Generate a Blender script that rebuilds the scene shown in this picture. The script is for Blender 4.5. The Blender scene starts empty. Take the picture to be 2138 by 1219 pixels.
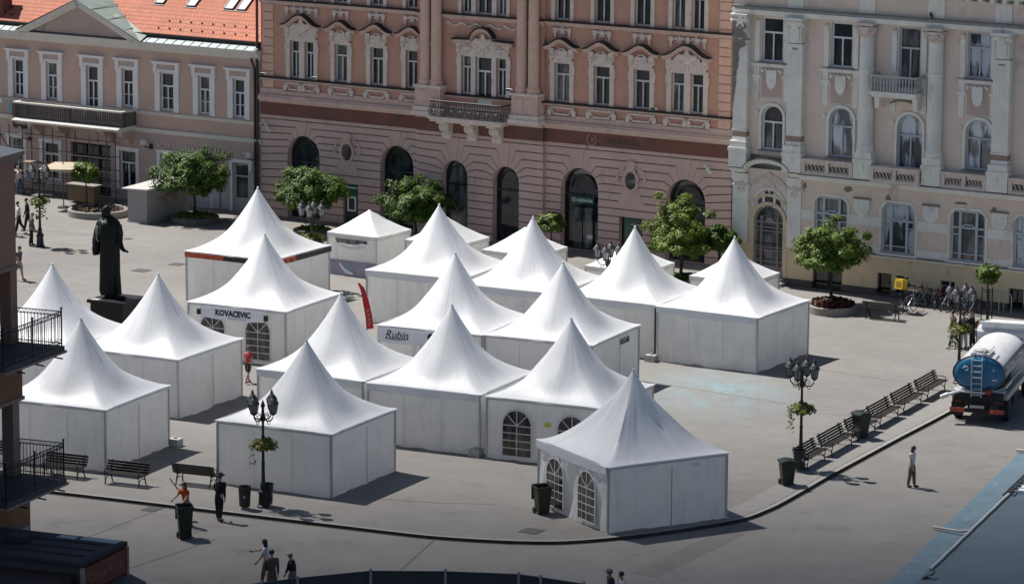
import bpy, bmesh, math, random
from mathutils import Vector, Matrix, noise
random.seed(7)
SC = bpy.context.scene
COL = SC.collection
R = math.radians
PI = math.pi
# ------------------------------------------------------------------ camera
F_PX, PITCH, ROLL, CAM_H = 7789.1, R(10.66), R(0.38), 33.36      # focal length in px of a 2138 px wide picture
PW, PH = 2138, 1219
cam = bpy.data.objects.new('camera', bpy.data.cameras.new('camera'))
COL.objects.link(cam)
cam.data.sensor_width = 36
cam.data.lens = F_PX / PW * 36
cam.data.clip_start, cam.data.clip_end = 1, 3000
cam.location = (0, 0, CAM_H)
cam.matrix_world = Matrix.Translation((0, 0, CAM_H)) @ Matrix.Rotation(PI / 2 - PITCH, 4, 'X') @ Matrix.Rotation(ROLL, 4, 'Z')
SC.camera = cam

def ray(px, py):
    u, v = px - PW / 2, py - PH / 2
    cr, sr = math.cos(ROLL), math.sin(ROLL)
    X, Y = u * cr + v * sr, -u * sr + v * cr
    c, s = math.cos(PITCH), math.sin(PITCH)
    return Vector((X / F_PX, c - Y / F_PX * s, -s - Y / F_PX * c))

def G(px, py, z=0.0):
    """world point at height z for a measured photo pixel"""
    d = ray(px, py)
    t = (z - CAM_H) / d.z
    return Vector((d.x * t, d.y * t, z))

# ------------------------------------------------------------------ materials
MATS = {}
def mat(name, col, rough=0.75, var=0.12, scale=3.0, bump=0.0, bscale=20.0, metal=0.0, spec=0.4, trans=0.0, stain=None, coat=0.0, stretch=None):
    """Principled with large and small procedural colour variation, optional bump, optional vertical streak stains"""
    if name in MATS: return MATS[name]
    m = bpy.data.materials.new(name); m.use_nodes = True
    nt = m.node_tree; N = nt.nodes; L = nt.links
    b = N['Principled BSDF']; out = N['Material Output']
    b.inputs['Roughness'].default_value = rough
    b.inputs['Metallic'].default_value = metal
    b.inputs['Specular IOR Level'].default_value = spec
    b.inputs['Coat Weight'].default_value = coat
    tc = N.new('ShaderNodeTexCoord')
    oi = N.new('ShaderNodeObjectInfo'); vo = N.new('ShaderNodeVectorMath'); vo.operation = 'MULTIPLY_ADD'
    L.new(oi.outputs['Location'], vo.inputs[0]); vo.inputs[1].default_value = (.37, .41, .29); L.new(tc.outputs['Object'], vo.inputs[2])   # no two copies share their stains
    vec = base = vo.outputs['Vector']
    if stretch:
        mp = N.new('ShaderNodeMapping'); mp.inputs['Scale'].default_value = stretch
        L.new(vec, mp.inputs['Vector']); vec = mp.outputs['Vector']
    n1 = N.new('ShaderNodeTexNoise'); n1.inputs['Scale'].default_value = scale; n1.inputs['Detail'].default_value = 6
    n1.inputs['Roughness'].default_value = 0.65
    L.new(vec, n1.inputs['Vector'])
    mr = N.new('ShaderNodeMapRange'); mr.inputs['From Min'].default_value = 0.28; mr.inputs['From Max'].default_value = 0.72
    mr.inputs['To Min'].default_value = 1 - var; mr.inputs['To Max'].default_value = 1 + var
    L.new(n1.outputs['Fac'], mr.inputs['Value'])
    mx = N.new('ShaderNodeVectorMath'); mx.operation = 'SCALE'
    mx.inputs[0].default_value = col[:3]
    L.new(mr.outputs['Result'], mx.inputs['Scale'])
    colout = mx.outputs['Vector']
    if stain:
        sc, lo, hi, scol, st = stain
        mp = N.new('ShaderNodeMapping'); mp.inputs['Scale'].default_value = st
        L.new(base, mp.inputs['Vector'])
        n2 = N.new('ShaderNodeTexNoise'); n2.inputs['Scale'].default_value = sc; n2.inputs['Detail'].default_value = 8
        n2.inputs['Roughness'].default_value = 0.7
        L.new(mp.outputs['Vector'], n2.inputs['Vector'])
        r2 = N.new('ShaderNodeMapRange'); r2.inputs['From Min'].default_value = lo; r2.inputs['From Max'].default_value = hi
        L.new(n2.outputs['Fac'], r2.inputs['Value'])
        mm = N.new('ShaderNodeMix'); mm.data_type = 'RGBA'
        L.new(r2.outputs['Result'], mm.inputs['Factor']); L.new(colout, mm.inputs['A']); mm.inputs['B'].default_value = (*scol, 1)
        colout = mm.outputs['Result']
    L.new(colout, b.inputs['Base Color'])
    if bump:
        nb = N.new('ShaderNodeTexNoise'); nb.inputs['Scale'].default_value = bscale; nb.inputs['Detail'].default_value = 4
        L.new(vec, nb.inputs['Vector'])
        bp = N.new('ShaderNodeBump'); bp.inputs['Strength'].default_value = bump; bp.inputs['Distance'].default_value = 0.05
        L.new(nb.outputs['Fac'], bp.inputs['Height']); L.new(bp.outputs['Normal'], b.inputs['Normal'])
    if trans:
        tl = N.new('ShaderNodeBsdfTranslucent'); L.new(colout, tl.inputs['Color'])
        ms = N.new('ShaderNodeMixShader'); ms.inputs['Fac'].default_value = trans
        L.new(b.outputs['BSDF'], ms.inputs[1]); L.new(tl.outputs['BSDF'], ms.inputs[2])
        L.new(ms.outputs['Shader'], out.inputs['Surface'])
    MATS[name] = m
    return m

def glass(name, col=(0.012, 0.015, 0.02), rough=0.06, patch_col=None, scale=1.2):
    """window glass seen from outside: dark room, broken by noise patches of a second, paler tone"""
    if name in MATS: return MATS[name]
    m = bpy.data.materials.new(name); m.use_nodes = True
    nt = m.node_tree; N = nt.nodes; L = nt.links; b = N['Principled BSDF']
    b.inputs['Roughness'].default_value = rough; b.inputs['Specular IOR Level'].default_value = 0.6
    tc = N.new('ShaderNodeTexCoord')
    nz = N.new('ShaderNodeTexNoise'); nz.inputs['Scale'].default_value = scale; nz.inputs['Detail'].default_value = 2
    mp = N.new('ShaderNodeMapping'); mp.inputs['Scale'].default_value = (2.2, 1, 0.7)
    L.new(tc.outputs['Object'], mp.inputs['Vector']); L.new(mp.outputs['Vector'], nz.inputs['Vector'])
    rp = N.new('ShaderNodeValToRGB')
    rp.color_ramp.elements[0].position = 0.45; rp.color_ramp.elements[0].color = (*col, 1)
    rp.color_ramp.elements[1].position = 0.56; rp.color_ramp.elements[1].color = (*(patch_col or [c * 2.2 for c in col]), 1)
    L.new(nz.outputs['Fac'], rp.inputs['Fac']); L.new(rp.outputs['Color'], b.inputs['Base Color'])
    MATS[name] = m
    return m

# ------------------------------------------------------------------ mesh builder
class MB:
    def __init__(s): s.v = []; s.f = []; s.m = []
    def add(s, vs, fs, mi=0):
        o = len(s.v); s.v += [tuple(p) for p in vs]
        for f in fs: s.f.append(tuple(i + o for i in f)); s.m.append(mi)
        return s
    def box(s, x0, x1, y0, y1, z0, z1, mi=0, T=None):
        vs = [(x, y, z) for z in (z0, z1) for y in (y0, y1) for x in (x0, x1)]
        if T is not None: vs = [T @ Vector(p) for p in vs]
        return s.add(vs, [(0, 2, 3, 1), (4, 5, 7, 6), (0, 1, 5, 4), (2, 6, 7, 3), (0, 4, 6, 2), (1, 3, 7, 5)], mi)
    def quad(s, a, b, c, d, mi=0): return s.add([a, b, c, d], [(0, 1, 2, 3)], mi)
    def prism(s, poly, y0, y1, mi=0, T=None):
        """closed outline in the xz plane pushed from y0 to y1"""
        n = len(poly)
        vs = [(x, y0, z) for x, z in poly] + [(x, y1, z) for x, z in poly]
        if T is not None: vs = [T @ Vector(p) for p in vs]
        fs = [tuple(range(n)), tuple(range(2 * n - 1, n - 1, -1))] + [(i, i + n, (i + 1) % n + n, (i + 1) % n) for i in range(n)]
        return s.add(vs, fs, mi)
    def slab(s, poly, z0, z1, mi=0):
        n = len(poly)
        vs = [(x, y, z0) for x, y in poly] + [(x, y, z1) for x, y in poly]
        fs = [tuple(range(n - 1, -1, -1)), tuple(range(n, 2 * n))] + [(i, (i + 1) % n, (i + 1) % n + n, i + n) for i in range(n)]
        return s.add(vs, fs, mi)
    def band(s, path, t, y0, y1, mi=0):
        """moulding of thickness t following an open path in the xz plane"""
        up = []
        for i, (x, z) in enumerate(path):
            a = path[max(i - 1, 0)]; b = path[min(i + 1, len(path) - 1)]
            dx, dz = b[0] - a[0], b[1] - a[1]; l = math.hypot(dx, dz) or 1
            up.append((x - dz / l * t, z + dx / l * t))
        for i in range(len(path) - 1):
            s.prism([path[i], path[i + 1], up[i + 1], up[i]], y0, y1, mi)
        return s
    def tube(s, pts, r, n=6, mi=0, r1=None, cap=True):
        pts = [Vector(p) for p in pts]; k = len(pts); rings = []
        up0 = Vector((0, 0, 1))
        for i, p in enumerate(pts):
            d = (pts[min(i + 1, k - 1)] - pts[max(i - 1, 0)]).normalized()
            a = d.cross(up0 if abs(d.z) < 0.95 else Vector((1, 0, 0))).normalized(); b = d.cross(a)
            rr = r if r1 is None else r + (r1 - r) * i / max(k - 1, 1)
            rings += [p + (a * math.cos(2 * PI * j / n) + b * math.sin(2 * PI * j / n)) * rr for j in range(n)]
        fs = [(i * n + j, i * n + (j + 1) % n, (i + 1) * n + (j + 1) % n, (i + 1) * n + j) for i in range(k - 1) for j in range(n)]
        if cap: fs += [tuple(range(n - 1, -1, -1)), tuple(range((k - 1) * n, k * n))]
        return s.add(rings, fs, mi)
    def lathe(s, prof, c=(0, 0), n=16, mi=0, sx=1, sy=1, a0=0, a1=2 * PI):
        full = abs(a1 - a0 - 2 * PI) < 1e-6; k = n if full else n + 1
        vs = [(c[0] + r * math.cos(a0 + (a1 - a0) * j / n) * sx, c[1] + r * math.sin(a0 + (a1 - a0) * j / n) * sy, z) for r, z in prof for j in range(k)]
        fs = []
        for i in range(len(prof) - 1):
            for j in range(n):
                j2 = (j + 1) % k
                fs.append((i * k + j, i * k + j2, (i + 1) * k + j2, (i + 1) * k + j))
        if full:
            if prof[0][0] > 1e-4: fs.append(tuple(range(k - 1, -1, -1)))
            if prof[-1][0] > 1e-4: fs.append(tuple(range((len(prof) - 1) * k, len(prof) * k)))
        return s.add(vs, fs, mi)
    def ell(s, c, r, n=10, k=6, mi=0, T=None):
        if not hasattr(r, '__len__'): r = (r, r, r)
        vs = []
        for i in range(k + 1):
            t = PI * i / k
            for j in range(n):
                a = 2 * PI * j / n
                p = Vector((r[0] * math.sin(t) * math.cos(a), r[1] * math.sin(t) * math.sin(a), r[2] * math.cos(t)))
                if T is not None: p = T @ p
                vs.append(Vector(c) + p)
        fs = [(i * n + j, (i + 1) * n + j, (i + 1) * n + (j + 1) % n, i * n + (j + 1) % n) for i in range(k) for j in range(n)]
        return s.add(vs, fs, mi)
    def pieces(s):
        """face lists of the far-apart pieces this mesh holds (each becomes a part of its own)"""
        if len(s.f) > 2500: return None
        par = list(range(len(s.v)))
        def find(i):
            while par[i] != i: par[i] = par[par[i]]; i = par[i]
            return i
        for f in s.f:
            a = find(f[0])
            for i in f[1:]: par[find(i)] = a
        isl = {}
        for k, f in enumerate(s.f): isl.setdefault(find(f[0]), []).append(k)
        keys = list(isl)
        if len(keys) < 2 or len(keys) > 260: return None
        bb = []
        for k in keys:
            ps = [s.v[i] for f in isl[k] for i in s.f[f]]
            lo = [min(p[a] for p in ps) for a in range(3)]; hi = [max(p[a] for p in ps) for a in range(3)]; bb.append((lo, hi, max(h - l for l, h in zip(lo, hi))))
        grp = list(range(len(keys)))
        def gf(i):
            while grp[i] != i: i = grp[i]
            return i
        for i in range(len(keys)):
            for j in range(i):
                g = math.sqrt(sum(max(0, bb[i][0][a] - bb[j][1][a], bb[j][0][a] - bb[i][1][a]) ** 2 for a in range(3)))
                if g <= max(0.02, 0.48 * max(bb[i][2], bb[j][2])): grp[gf(i)] = gf(j)
        out = {}
        for i, k in enumerate(keys): out.setdefault(gf(i), []).extend(isl[k])
        return [sorted(v) for v in out.values()] if len(out) > 1 else None
    def build(s, name, mats, parent=None, smooth=0, loc=None, rz=0, recalc=False):
        pc = s.pieces() if parent is not None else None
        if pc:
            objs = []
            for fl in pc:
                q = MB(); used = {}
                for k in fl:
                    for i in s.f[k]:
                        if i not in used: used[i] = len(q.v); q.v.append(s.v[i])
                    q.f.append(tuple(used[i] for i in s.f[k])); q.m.append(s.m[k])
                objs.append(q.build1(name, mats, parent, smooth, loc, rz, recalc))
            return objs[0]
        return s.build1(name, mats, parent, smooth, loc, rz, recalc)
    def build1(s, name, mats, parent=None, smooth=0, loc=None, rz=0, recalc=False):
        me = bpy.data.meshes.new(name)
        me.from_pydata(s.v, [], s.f); me.update()
        if not isinstance(mats, (list, tuple)): mats = [mats]
        for m in mats: me.materials.append(m)
        if len(mats) > 1: me.polygons.foreach_set('material_index', s.m)
        if smooth or recalc:
            bm = bmesh.new(); bm.from_mesh(me); bmesh.ops.remove_doubles(bm, verts=bm.verts, dist=1e-5)
            bmesh.ops.recalc_face_normals(bm, faces=bm.faces); bm.to_mesh(me); bm.free()
        if smooth:
            me.polygons.foreach_set('use_smooth', [True] * len(me.polygons))
            me.set_sharp_from_angle(angle=R(smooth))
        o = bpy.data.objects.new(name, me); COL.objects.link(o)
        if parent: o.parent = parent
        if loc is not None: o.location = loc
        o.rotation_euler.z = rz
        return o

def thing(name, label, cat, loc=(0, 0, 0), rz=0.0, group=None):
    o = bpy.data.objects.new(name, None); COL.objects.link(o)
    o.location = loc; o.rotation_euler = (0, 0, rz); o.empty_display_size = 0.3
    o['label'] = label; o['category'] = cat
    if group: o['group'] = group
    return o
def tag(o, label, cat, group=None):
    o['label'] = label; o['category'] = cat
    if group: o['group'] = group
    return o
def struct(o, label=None, kind='structure', cat=None):
    o['kind'] = kind
    if label: o['label'] = label
    if cat: o['category'] = cat
    return o
def copy_tree(o, loc=None, rz=None, label=None, parent=None, scale=None):
    c = o.copy(); COL.objects.link(c)
    if parent: c.parent = parent
    if loc is not None: c.location = loc
    if rz is not None: c.rotation_euler.z = rz
    if scale is not None: c.scale = scale
    if label: c['label'] = label
    for ch in list(o.children): copy_tree(ch, parent=c)
    return c
def text(name, body, size, m, parent, loc, rot, bold=0.0, shear=0.0, sx=1.0, ext=0.004, align='CENTER'):
    cu = bpy.data.curves.new(name, 'FONT'); cu.body = body; cu.size = size; cu.extrude = ext; cu.offset = bold
    cu.shear = shear; cu.align_x = align; cu.align_y = 'CENTER'; cu.resolution_u = 2
    t = bpy.data.objects.new(name, cu); COL.objects.link(t)
    dg = bpy.context.evaluated_depsgraph_get()
    me = bpy.data.meshes.new_from_object(t.evaluated_get(dg))
    bpy.data.objects.remove(t); me.name = name
    me.materials.clear(); me.materials.append(m)
    o = bpy.data.objects.new(name, me); COL.objects.link(o); o.parent = parent
    o.location = loc; o.rotation_euler = rot; o.scale = (sx, 1, 1)
    return o

# ------------------------------------------------------------------ palette
PVC = mat('tent_pvc', (0.84, 0.85, 0.86), 0.45, 0.03, 0.8, 0.10, 3.0, trans=0.28, stain=(1.3, 0.55, 0.85, (0.66, 0.66, 0.63), (1, 1, 0.4)))
PVC_WALL = mat('tent_wall_pvc', (0.87, 0.865, 0.845), 0.5, 0.05, 1.2, 0.22, 2.6, trans=0.46, stain=(1.6, 0.55, 0.9, (0.60, 0.59, 0.55), (1.2, 1.2, 0.25)))
ALU = mat('aluminium', (0.45, 0.46, 0.47), 0.4, 0.05, 5, metal=0.7)
BLACK_IRON = mat('black_iron', (0.018, 0.019, 0.02), 0.5, 0.2, 8, spec=0.4)
WHITE_PAINT = mat('white_window_paint', (0.70, 0.73, 0.74), 0.5, 0.06, 3)
CREAM_PAINT = mat('cream_window_paint', (0.58, 0.59, 0.58), 0.6, 0.1, 3)
DARK_WOOD = mat('dark_bench_wood', (0.016, 0.012, 0.010), 0.7, 0.3, 14, stretch=(1, 6, 6))
GLASS = glass('window_glass')
GLASS_PALE = glass('pale_patch_glass', (0.05, 0.06, 0.075), 0.08, (0.55, 0.60, 0.65), 0.9)
GLASS_GREY = glass('greyish_glass', (0.05, 0.055, 0.06), 0.08, (0.14, 0.15, 0.155))
STONE_LIGHT = mat('pale_stone', (0.42, 0.40, 0.37), 0.8, 0.12, 4, 0.1)
GREEN_BIN = mat('dark_green_plastic', (0.010, 0.020, 0.016), 0.45, 0.2, 6)
CONCRETE = mat('concrete_block', (0.42, 0.41, 0.38), 0.9, 0.15, 7, 0.2)
# ------------------------------------------------------------------ ground
def ground_material():
    m = bpy.data.materials.new('plaza_paving'); m.use_nodes = True
    nt = m.node_tree; N = nt.nodes; L = nt.links; b = N['Principled BSDF']
    b.inputs['Roughness'].default_value = 0.85; b.inputs['Specular IOR Level'].default_value = 0.25
    tc = N.new('ShaderNodeTexCoord')
    def nz(scale, detail, rough=0.6, vec=None):
        n = N.new('ShaderNodeTexNoise'); n.inputs['Scale'].default_value = scale; n.inputs['Detail'].default_value = detail
        n.inputs['Roughness'].default_value = rough; L.new(vec or tc.outputs['Object'], n.inputs['Vector']); return n.outputs['Fac']
    def rng(x, a, b_, c, d):
        r = N.new('ShaderNodeMapRange'); r.inputs['From Min'].default_value = a; r.inputs['From Max'].default_value = b_
        r.inputs['To Min'].default_value = c; r.inputs['To Max'].default_value = d; L.new(x, r.inputs['Value']); return r.outputs['Result']
    def mul(x, y):
        q = N.new('ShaderNodeMath'); q.operation = 'MULTIPLY'
        L.new(x, q.inputs[0])
        if isinstance(y, float): q.inputs[1].default_value = y
        else: L.new(y, q.inputs[1])
        return q.outputs[0]
    big = rng(nz(0.09, 5), 0.3, 0.7, 0.86, 1.12)
    mid = rng(nz(0.9, 8, 0.7), 0.3, 0.7, 0.92, 1.08)
    fine = rng(nz(14, 4, 0.7), 0.3, 0.7, 0.94, 1.06)
    mp = N.new('ShaderNodeMapping'); mp.inputs['Rotation'].default_value = (0, 0, R(31.8)); L.new(tc.outputs['Object'], mp.inputs['Vector'])
    br = N.new('ShaderNodeTexBrick'); br.inputs['Scale'].default_value = 1.0; br.inputs['Brick Width'].default_value = 0.9; br.inputs['Row Height'].default_value = 0.45
    br.inputs['Mortar Size'].default_value = 0.012; br.inputs['Color1'].default_value = (1, 1, 1, 1); br.inputs['Color2'].default_value = (0.955, 0.955, 0.96, 1); br.inputs['Mortar'].default_value = (0.80, 0.79, 0.78, 1)
    L.new(mp.outputs['Vector'], br.inputs['Vector'])
    s1 = mul(mul(big, mid), fine)
    v = N.new('ShaderNodeVectorMath'); v.operation = 'SCALE'; v.inputs[0].default_value = (0.215, 0.204, 0.189); L.new(s1, v.inputs['Scale'])
    v2 = N.new('ShaderNodeVectorMath'); v2.operation = 'MULTIPLY'; L.new(v.outputs[0], v2.inputs[0]); L.new(br.outputs['Color'], v2.inputs[1])
    # dark oil and tyre marks
    st = rng(nz(0.35, 9, 0.75), 0.55, 0.74, 0.0, 0.6)
    mm = N.new('ShaderNodeMix'); mm.data_type = 'RGBA'; L.new(st, mm.inputs['Factor']); L.new(v2.outputs[0], mm.inputs['A']); mm.inputs['B'].default_value = (0.13, 0.12, 0.11, 1)
    # blue chalk left on the stones between the tents and the benches
    c = G(1495, 818)
    mp2 = N.new('ShaderNodeMapping'); mp2.vector_type = 'POINT'; L.new(tc.outputs['Object'], mp2.inputs['Vector'])
    mp2.inputs['Location'].default_value = (-c.x / 4.2, -c.y / 7.0, 0); mp2.inputs['Scale'].default_value = (1 / 4.2, 1 / 7.0, 0)
    ln = N.new('ShaderNodeVectorMath'); ln.operation = 'LENGTH'; L.new(mp2.outputs['Vector'], ln.inputs[0])
    fall = rng(ln.outputs['Value'], 0.0, 1.0, 1.0, 0.0)
    mp3 = N.new('ShaderNodeMapping'); mp3.inputs['Rotation'].default_value = (0, 0, R(20)); mp3.inputs['Scale'].default_value = (0.5, 0.22, 1); L.new(tc.outputs['Object'], mp3.inputs['Vector'])
    chalk = mul(fall, rng(nz(1.7, 9, 0.75, mp3.outputs['Vector']), 0.38, 0.62, 0.0, 1.0))
    chalk = mul(chalk, 0.8)
    m2 = N.new('ShaderNodeMix'); m2.data_type = 'RGBA'; L.new(chalk, m2.inputs['Factor']); L.new(mm.outputs['Result'], m2.inputs['A']); m2.inputs['B'].default_value = (0.20, 0.32, 0.36, 1)
    L.new(m2.outputs['Result'], b.inputs['Base Color'])
    bp = N.new('ShaderNodeBump'); bp.inputs['Strength'].default_value = 0.15; bp.inputs['Distance'].default_value = 0.03
    L.new(nz(9, 5, 0.7), bp.inputs['Height']); L.new(bp.outputs['Normal'], b.inputs['Normal'])
    return m
PLAZA = ground_material()
ROAD_Z = -0.11
ROAD = mat('street_paving', (0.205, 0.195, 0.181), 0.85, 0.10, 0.5, 0.12, 9, spec=0.25, stain=(0.4, 0.56, 0.8, (0.12, 0.115, 0.105), (1, 1, 1)))
KERB_SHADE = mat('kerb_shade', (0.05, 0.047, 0.043), 0.9, 0.4, 1.2)
KERB = mat('kerb_stone', (0.30, 0.285, 0.26), 0.85, 0.15, 3, 0.15)
JOINT = mat('dark_joint', (0.10, 0.095, 0.088), 0.9, 0.2, 2)

# the street surface (one sheet out to the horizon) and the square standing one kerb above it
mb = MB(); mb.quad((-1500, -400, ROAD_Z), (1500, -400, ROAD_Z), (1500, 2500, ROAD_Z), (-1500, 2500, ROAD_Z))
struct(mb.build('road', ROAD), 'grey street surface around the square')
kpx = [(-60, 1006), (70, 1020), (250, 1041), (400, 1059), (600, 1083), (800, 1107), (900, 1118), (1000, 1125), (1090, 1129), (1180, 1129), (1273, 1122), (1360, 1112), (1450, 1099), (1549, 1082), (1600, 1064), (1632, 1049), (1682, 1021), (1732, 992), (1880, 912), (1944, 879), (1985, 857)]
kerb = [G(*p, 0) for p in kpx]
d0 = (kerb[0] - kerb[2]).normalized(); d1 = (kerb[-1] - kerb[-4]).normalized()
kerb = [kerb[0] + d0 * 90] + kerb + [kerb[-1] + d1 * 60]
sm = [kerb[0]]
for i in range(1, len(kerb) - 2):                                   # Catmull-Rom through the measured kerb points
    p0, p1, p2, p3 = kerb[i - 1], kerb[i], kerb[i + 1], kerb[i + 2]
    if (p2 - p1).length > 20 or i in (1,): sm.append(p1); continue
    for k in range(4):
        t = k / 4
        sm.append(p1 * (1 - t) + p2 * t if i >= len(kerb) - 6 or i < 4 else 0.5 * ((2 * p1) + (p2 - p0) * t + (2 * p0 - 5 * p1 + 4 * p2 - p3) * t * t + (3 * p1 - p0 - 3 * p2 + p3) * t ** 3))
sm += [kerb[-2], kerb[-1]]
inner = []
for i, p in enumerate(sm):
    t = (sm[min(i + 1, len(sm) - 1)] - sm[max(i - 1, 0)]).normalized(); inner.append(p + Vector((-t.y, t.x, 0)) * 0.16)
mb = MB(); n = len(sm)
for i in range(n - 1):
    a, b, c, d = sm[i], sm[i + 1], inner[i + 1], inner[i]
    mb.quad((a.x, a.y, ROAD_Z), (b.x, b.y, ROAD_Z), (b.x, b.y, 0.004), (a.x, a.y, 0.004), 1)  # kerb face coloured dark to stand in for its shade
    mb.quad((a.x, a.y, 0.004), (b.x, b.y, 0.004), (c.x, c.y, 0.004), (d.x, d.y, 0.004))
    mb.quad((d.x, d.y, 0.004), (c.x, c.y, 0.004), (c.x, c.y, 0), (d.x, d.y, 0))
struct(mb.build('kerb', [KERB, KERB_SHADE]), 'stone kerb round the edge of the square')
mb = MB()
far = [Vector((sm[-1].x, 420, 0)), Vector((sm[0].x, 420, 0))]
poly = [(p.x, p.y) for p in inner] + [(p.x, p.y) for p in far]
mb.add([(x, y, 0) for x, y in poly], [tuple(range(len(poly)))])
struct(mb.build('square_paving', PLAZA), 'pale stone paving of the town square')

def strip(name, pts, w, m, z=0.004, label=None):
    mb = MB(); pts = [Vector(p) for p in pts]; L_, R_ = [], []
    for i, p in enumerate(pts):
        t = (pts[min(i + 1, len(pts) - 1)] - pts[max(i - 1, 0)]).normalized(); nrm = Vector((-t.y, t.x, 0)) * w / 2
        L_.append(p + nrm); R_.append(p - nrm)
    for i in range(len(pts) - 1):
        mb.quad(*[(q.x, q.y, z) for q in (R_[i], R_[i + 1], L_[i + 1], L_[i])])
    return struct(mb.build(name, m), label)
# gutter strip coloured dark as the shadow line under the kerb, and paving bands
KERB_SHADE = mat('kerb_shade', (0.05, 0.047, 0.043), 0.9, 0.4, 1.2)
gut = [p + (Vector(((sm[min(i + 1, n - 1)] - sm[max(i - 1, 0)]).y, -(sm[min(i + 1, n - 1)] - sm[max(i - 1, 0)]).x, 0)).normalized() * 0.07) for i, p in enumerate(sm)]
strip('gutter', gut[1:-1], 0.12, KERB_SHADE, ROAD_Z + 0.004, 'shadow line painted at the foot of the kerb')
BAND = mat('bench_strip_paving', (0.23, 0.22, 0.205), 0.9, 0.10, 2, 0.1)
off = []
for i in range(len(sm)):
    t = (sm[min(i + 1, n - 1)] - sm[max(i - 1, 0)]).normalized(); off.append(sm[i] + Vector((-t.y, t.x, 0)) * 0.75)
strip('kerb_paving', off[n // 2 + 6:], 1.0, BAND, 0.004, 'paving strip between the bench row and the kerb')
for k, pp in enumerate([[(140, 1138), (360, 1052)], [(270, 1186), (450, 1126)], [(830, 1196), (905, 1128)]]):
    strip('paving_joint', [G(*p, ROAD_Z) for p in pp], 0.06, JOINT, ROAD_Z + 0.004)
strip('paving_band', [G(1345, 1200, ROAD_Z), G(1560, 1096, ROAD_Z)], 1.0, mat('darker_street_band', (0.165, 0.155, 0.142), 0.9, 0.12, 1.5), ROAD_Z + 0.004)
for pp in [[(60, 478), (190, 491)], [(88, 488), (185, 492)], [(30, 602), (120, 590)], [(1340, 795), (1640, 842)], [(1700, 770), (1900, 800)], [(800, 1042), (920, 1050), (1040, 1052)]]:
    strip('paving_joint', [G(*p) for p in pp], 0.05, JOINT, 0.004)
# manhole covers
IRON_LID = mat('iron_lid', (0.10, 0.095, 0.09), 0.6, 0.25, 6, metal=0.3)
for (x, y, w, z, lab) in [(1110, 1108, 0.75, 0, 'square iron cover near the kerb in front of the tents'), (316, 1063, 0.6, ROAD_Z, 'small dark drain grate in the street below the left benches'), (295, 565, 0.8, 0, 'iron cover in the paving beside the orange banner tent'), (370, 552, 0.7, 0, 'iron cover at the foot of the orange banner tent'), (267, 499, 0.4, 0, 'little dark cover in the paving right of the statue')]:
    mb = MB(); mb.box(-w / 2, w / 2, -w / 2, w / 2, 0.001, 0.012); mb.box(-w / 2 + .06, w / 2 - .06, -w / 2 + .06, w / 2 - .06, 0.012, 0.017)
    o = mb.build('manhole_cover', IRON_LID, loc=G(x, y, z), rz=R(-29)); tag(o, lab, 'manhole cover', 'covers set in the paving')
# blue painted band at the right edge and the low covered stage deck beyond it
BLUE = mat('blue_ground_paint', (0.115, 0.175, 0.215), 0.7, 0.18, 0.8, 0.05, stain=(2.0, 0.60, 0.72, (0.30, 0.36, 0.39), (1, 1, 1)))
SLATE = mat('slate_blue_cover', (0.085, 0.118, 0.142), 0.55, 0.14, 0.5, 0.05)
e0, e1 = G(1850, 1219, ROAD_Z), G(2138, 935, ROAD_Z); dv = (e1 - e0).normalized()
i0, i1 = G(1928, 1205, ROAD_Z), G(2110, 1030, ROAD_Z); iv = (i1 - i0).normalized()
a, b = e0 - dv * 25, e1 + dv * 25; c, d = i1 + iv * 25, i0 - iv * 25
mb = MB(); mb.quad(*[(q.x, q.y, ROAD_Z + 0.008) for q in (a, d, c, b)])
struct(mb.build('painted_pavement', BLUE), 'blue painted band across the street')
nrm = Vector((iv.y, -iv.x, 0))
ang = math.atan2(iv.y, iv.x)
deck = thing('stage_deck', 'low slate blue covered stage deck with white edge tube at the right corner', 'stage', i0, ang)
DL = (i1 - i0).length
mb = MB(); mb.box(-25, DL + 25, -14, -0.12, 0.0, 0.22); mb.box(-25, DL + 25, -0.12, -0.02, 0.0, 0.09); mb.build('deck_cover', SLATE, deck)
mb = MB(); pts = [(x, -0.20 + 0.008 * math.sin(x * 3.1), 0.27) for x in [0.2 + 0.4 * k for k in range(int(DL / 0.4))]]; mb.tube(pts, 0.055, 8)
mb.build('edge_tube', STONE_LIGHT, deck, 60)
def dl(px, py, z=ROAD_Z):                                             # a measured point in the deck's own frame
    q = G(px, py, z) - i0; return q.dot(iv), q.dot(Vector((-iv.y, iv.x, 0)))
for p, q in (((2024, 1121), (1948, 1105)), ((2165, 951), (2122, 944))):
    a, b = dl(*p), dl(*q); mb = MB(); mb.tube([(a[0], a[1], 0.25), (a[0] * .7 + b[0] * .3, a[1] * .7 + b[1] * .3, .14), (b[0], b[1], 0.10)], 0.05, 8); mb.build('cross_tube', STONE_LIGHT, deck, 60)
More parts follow.
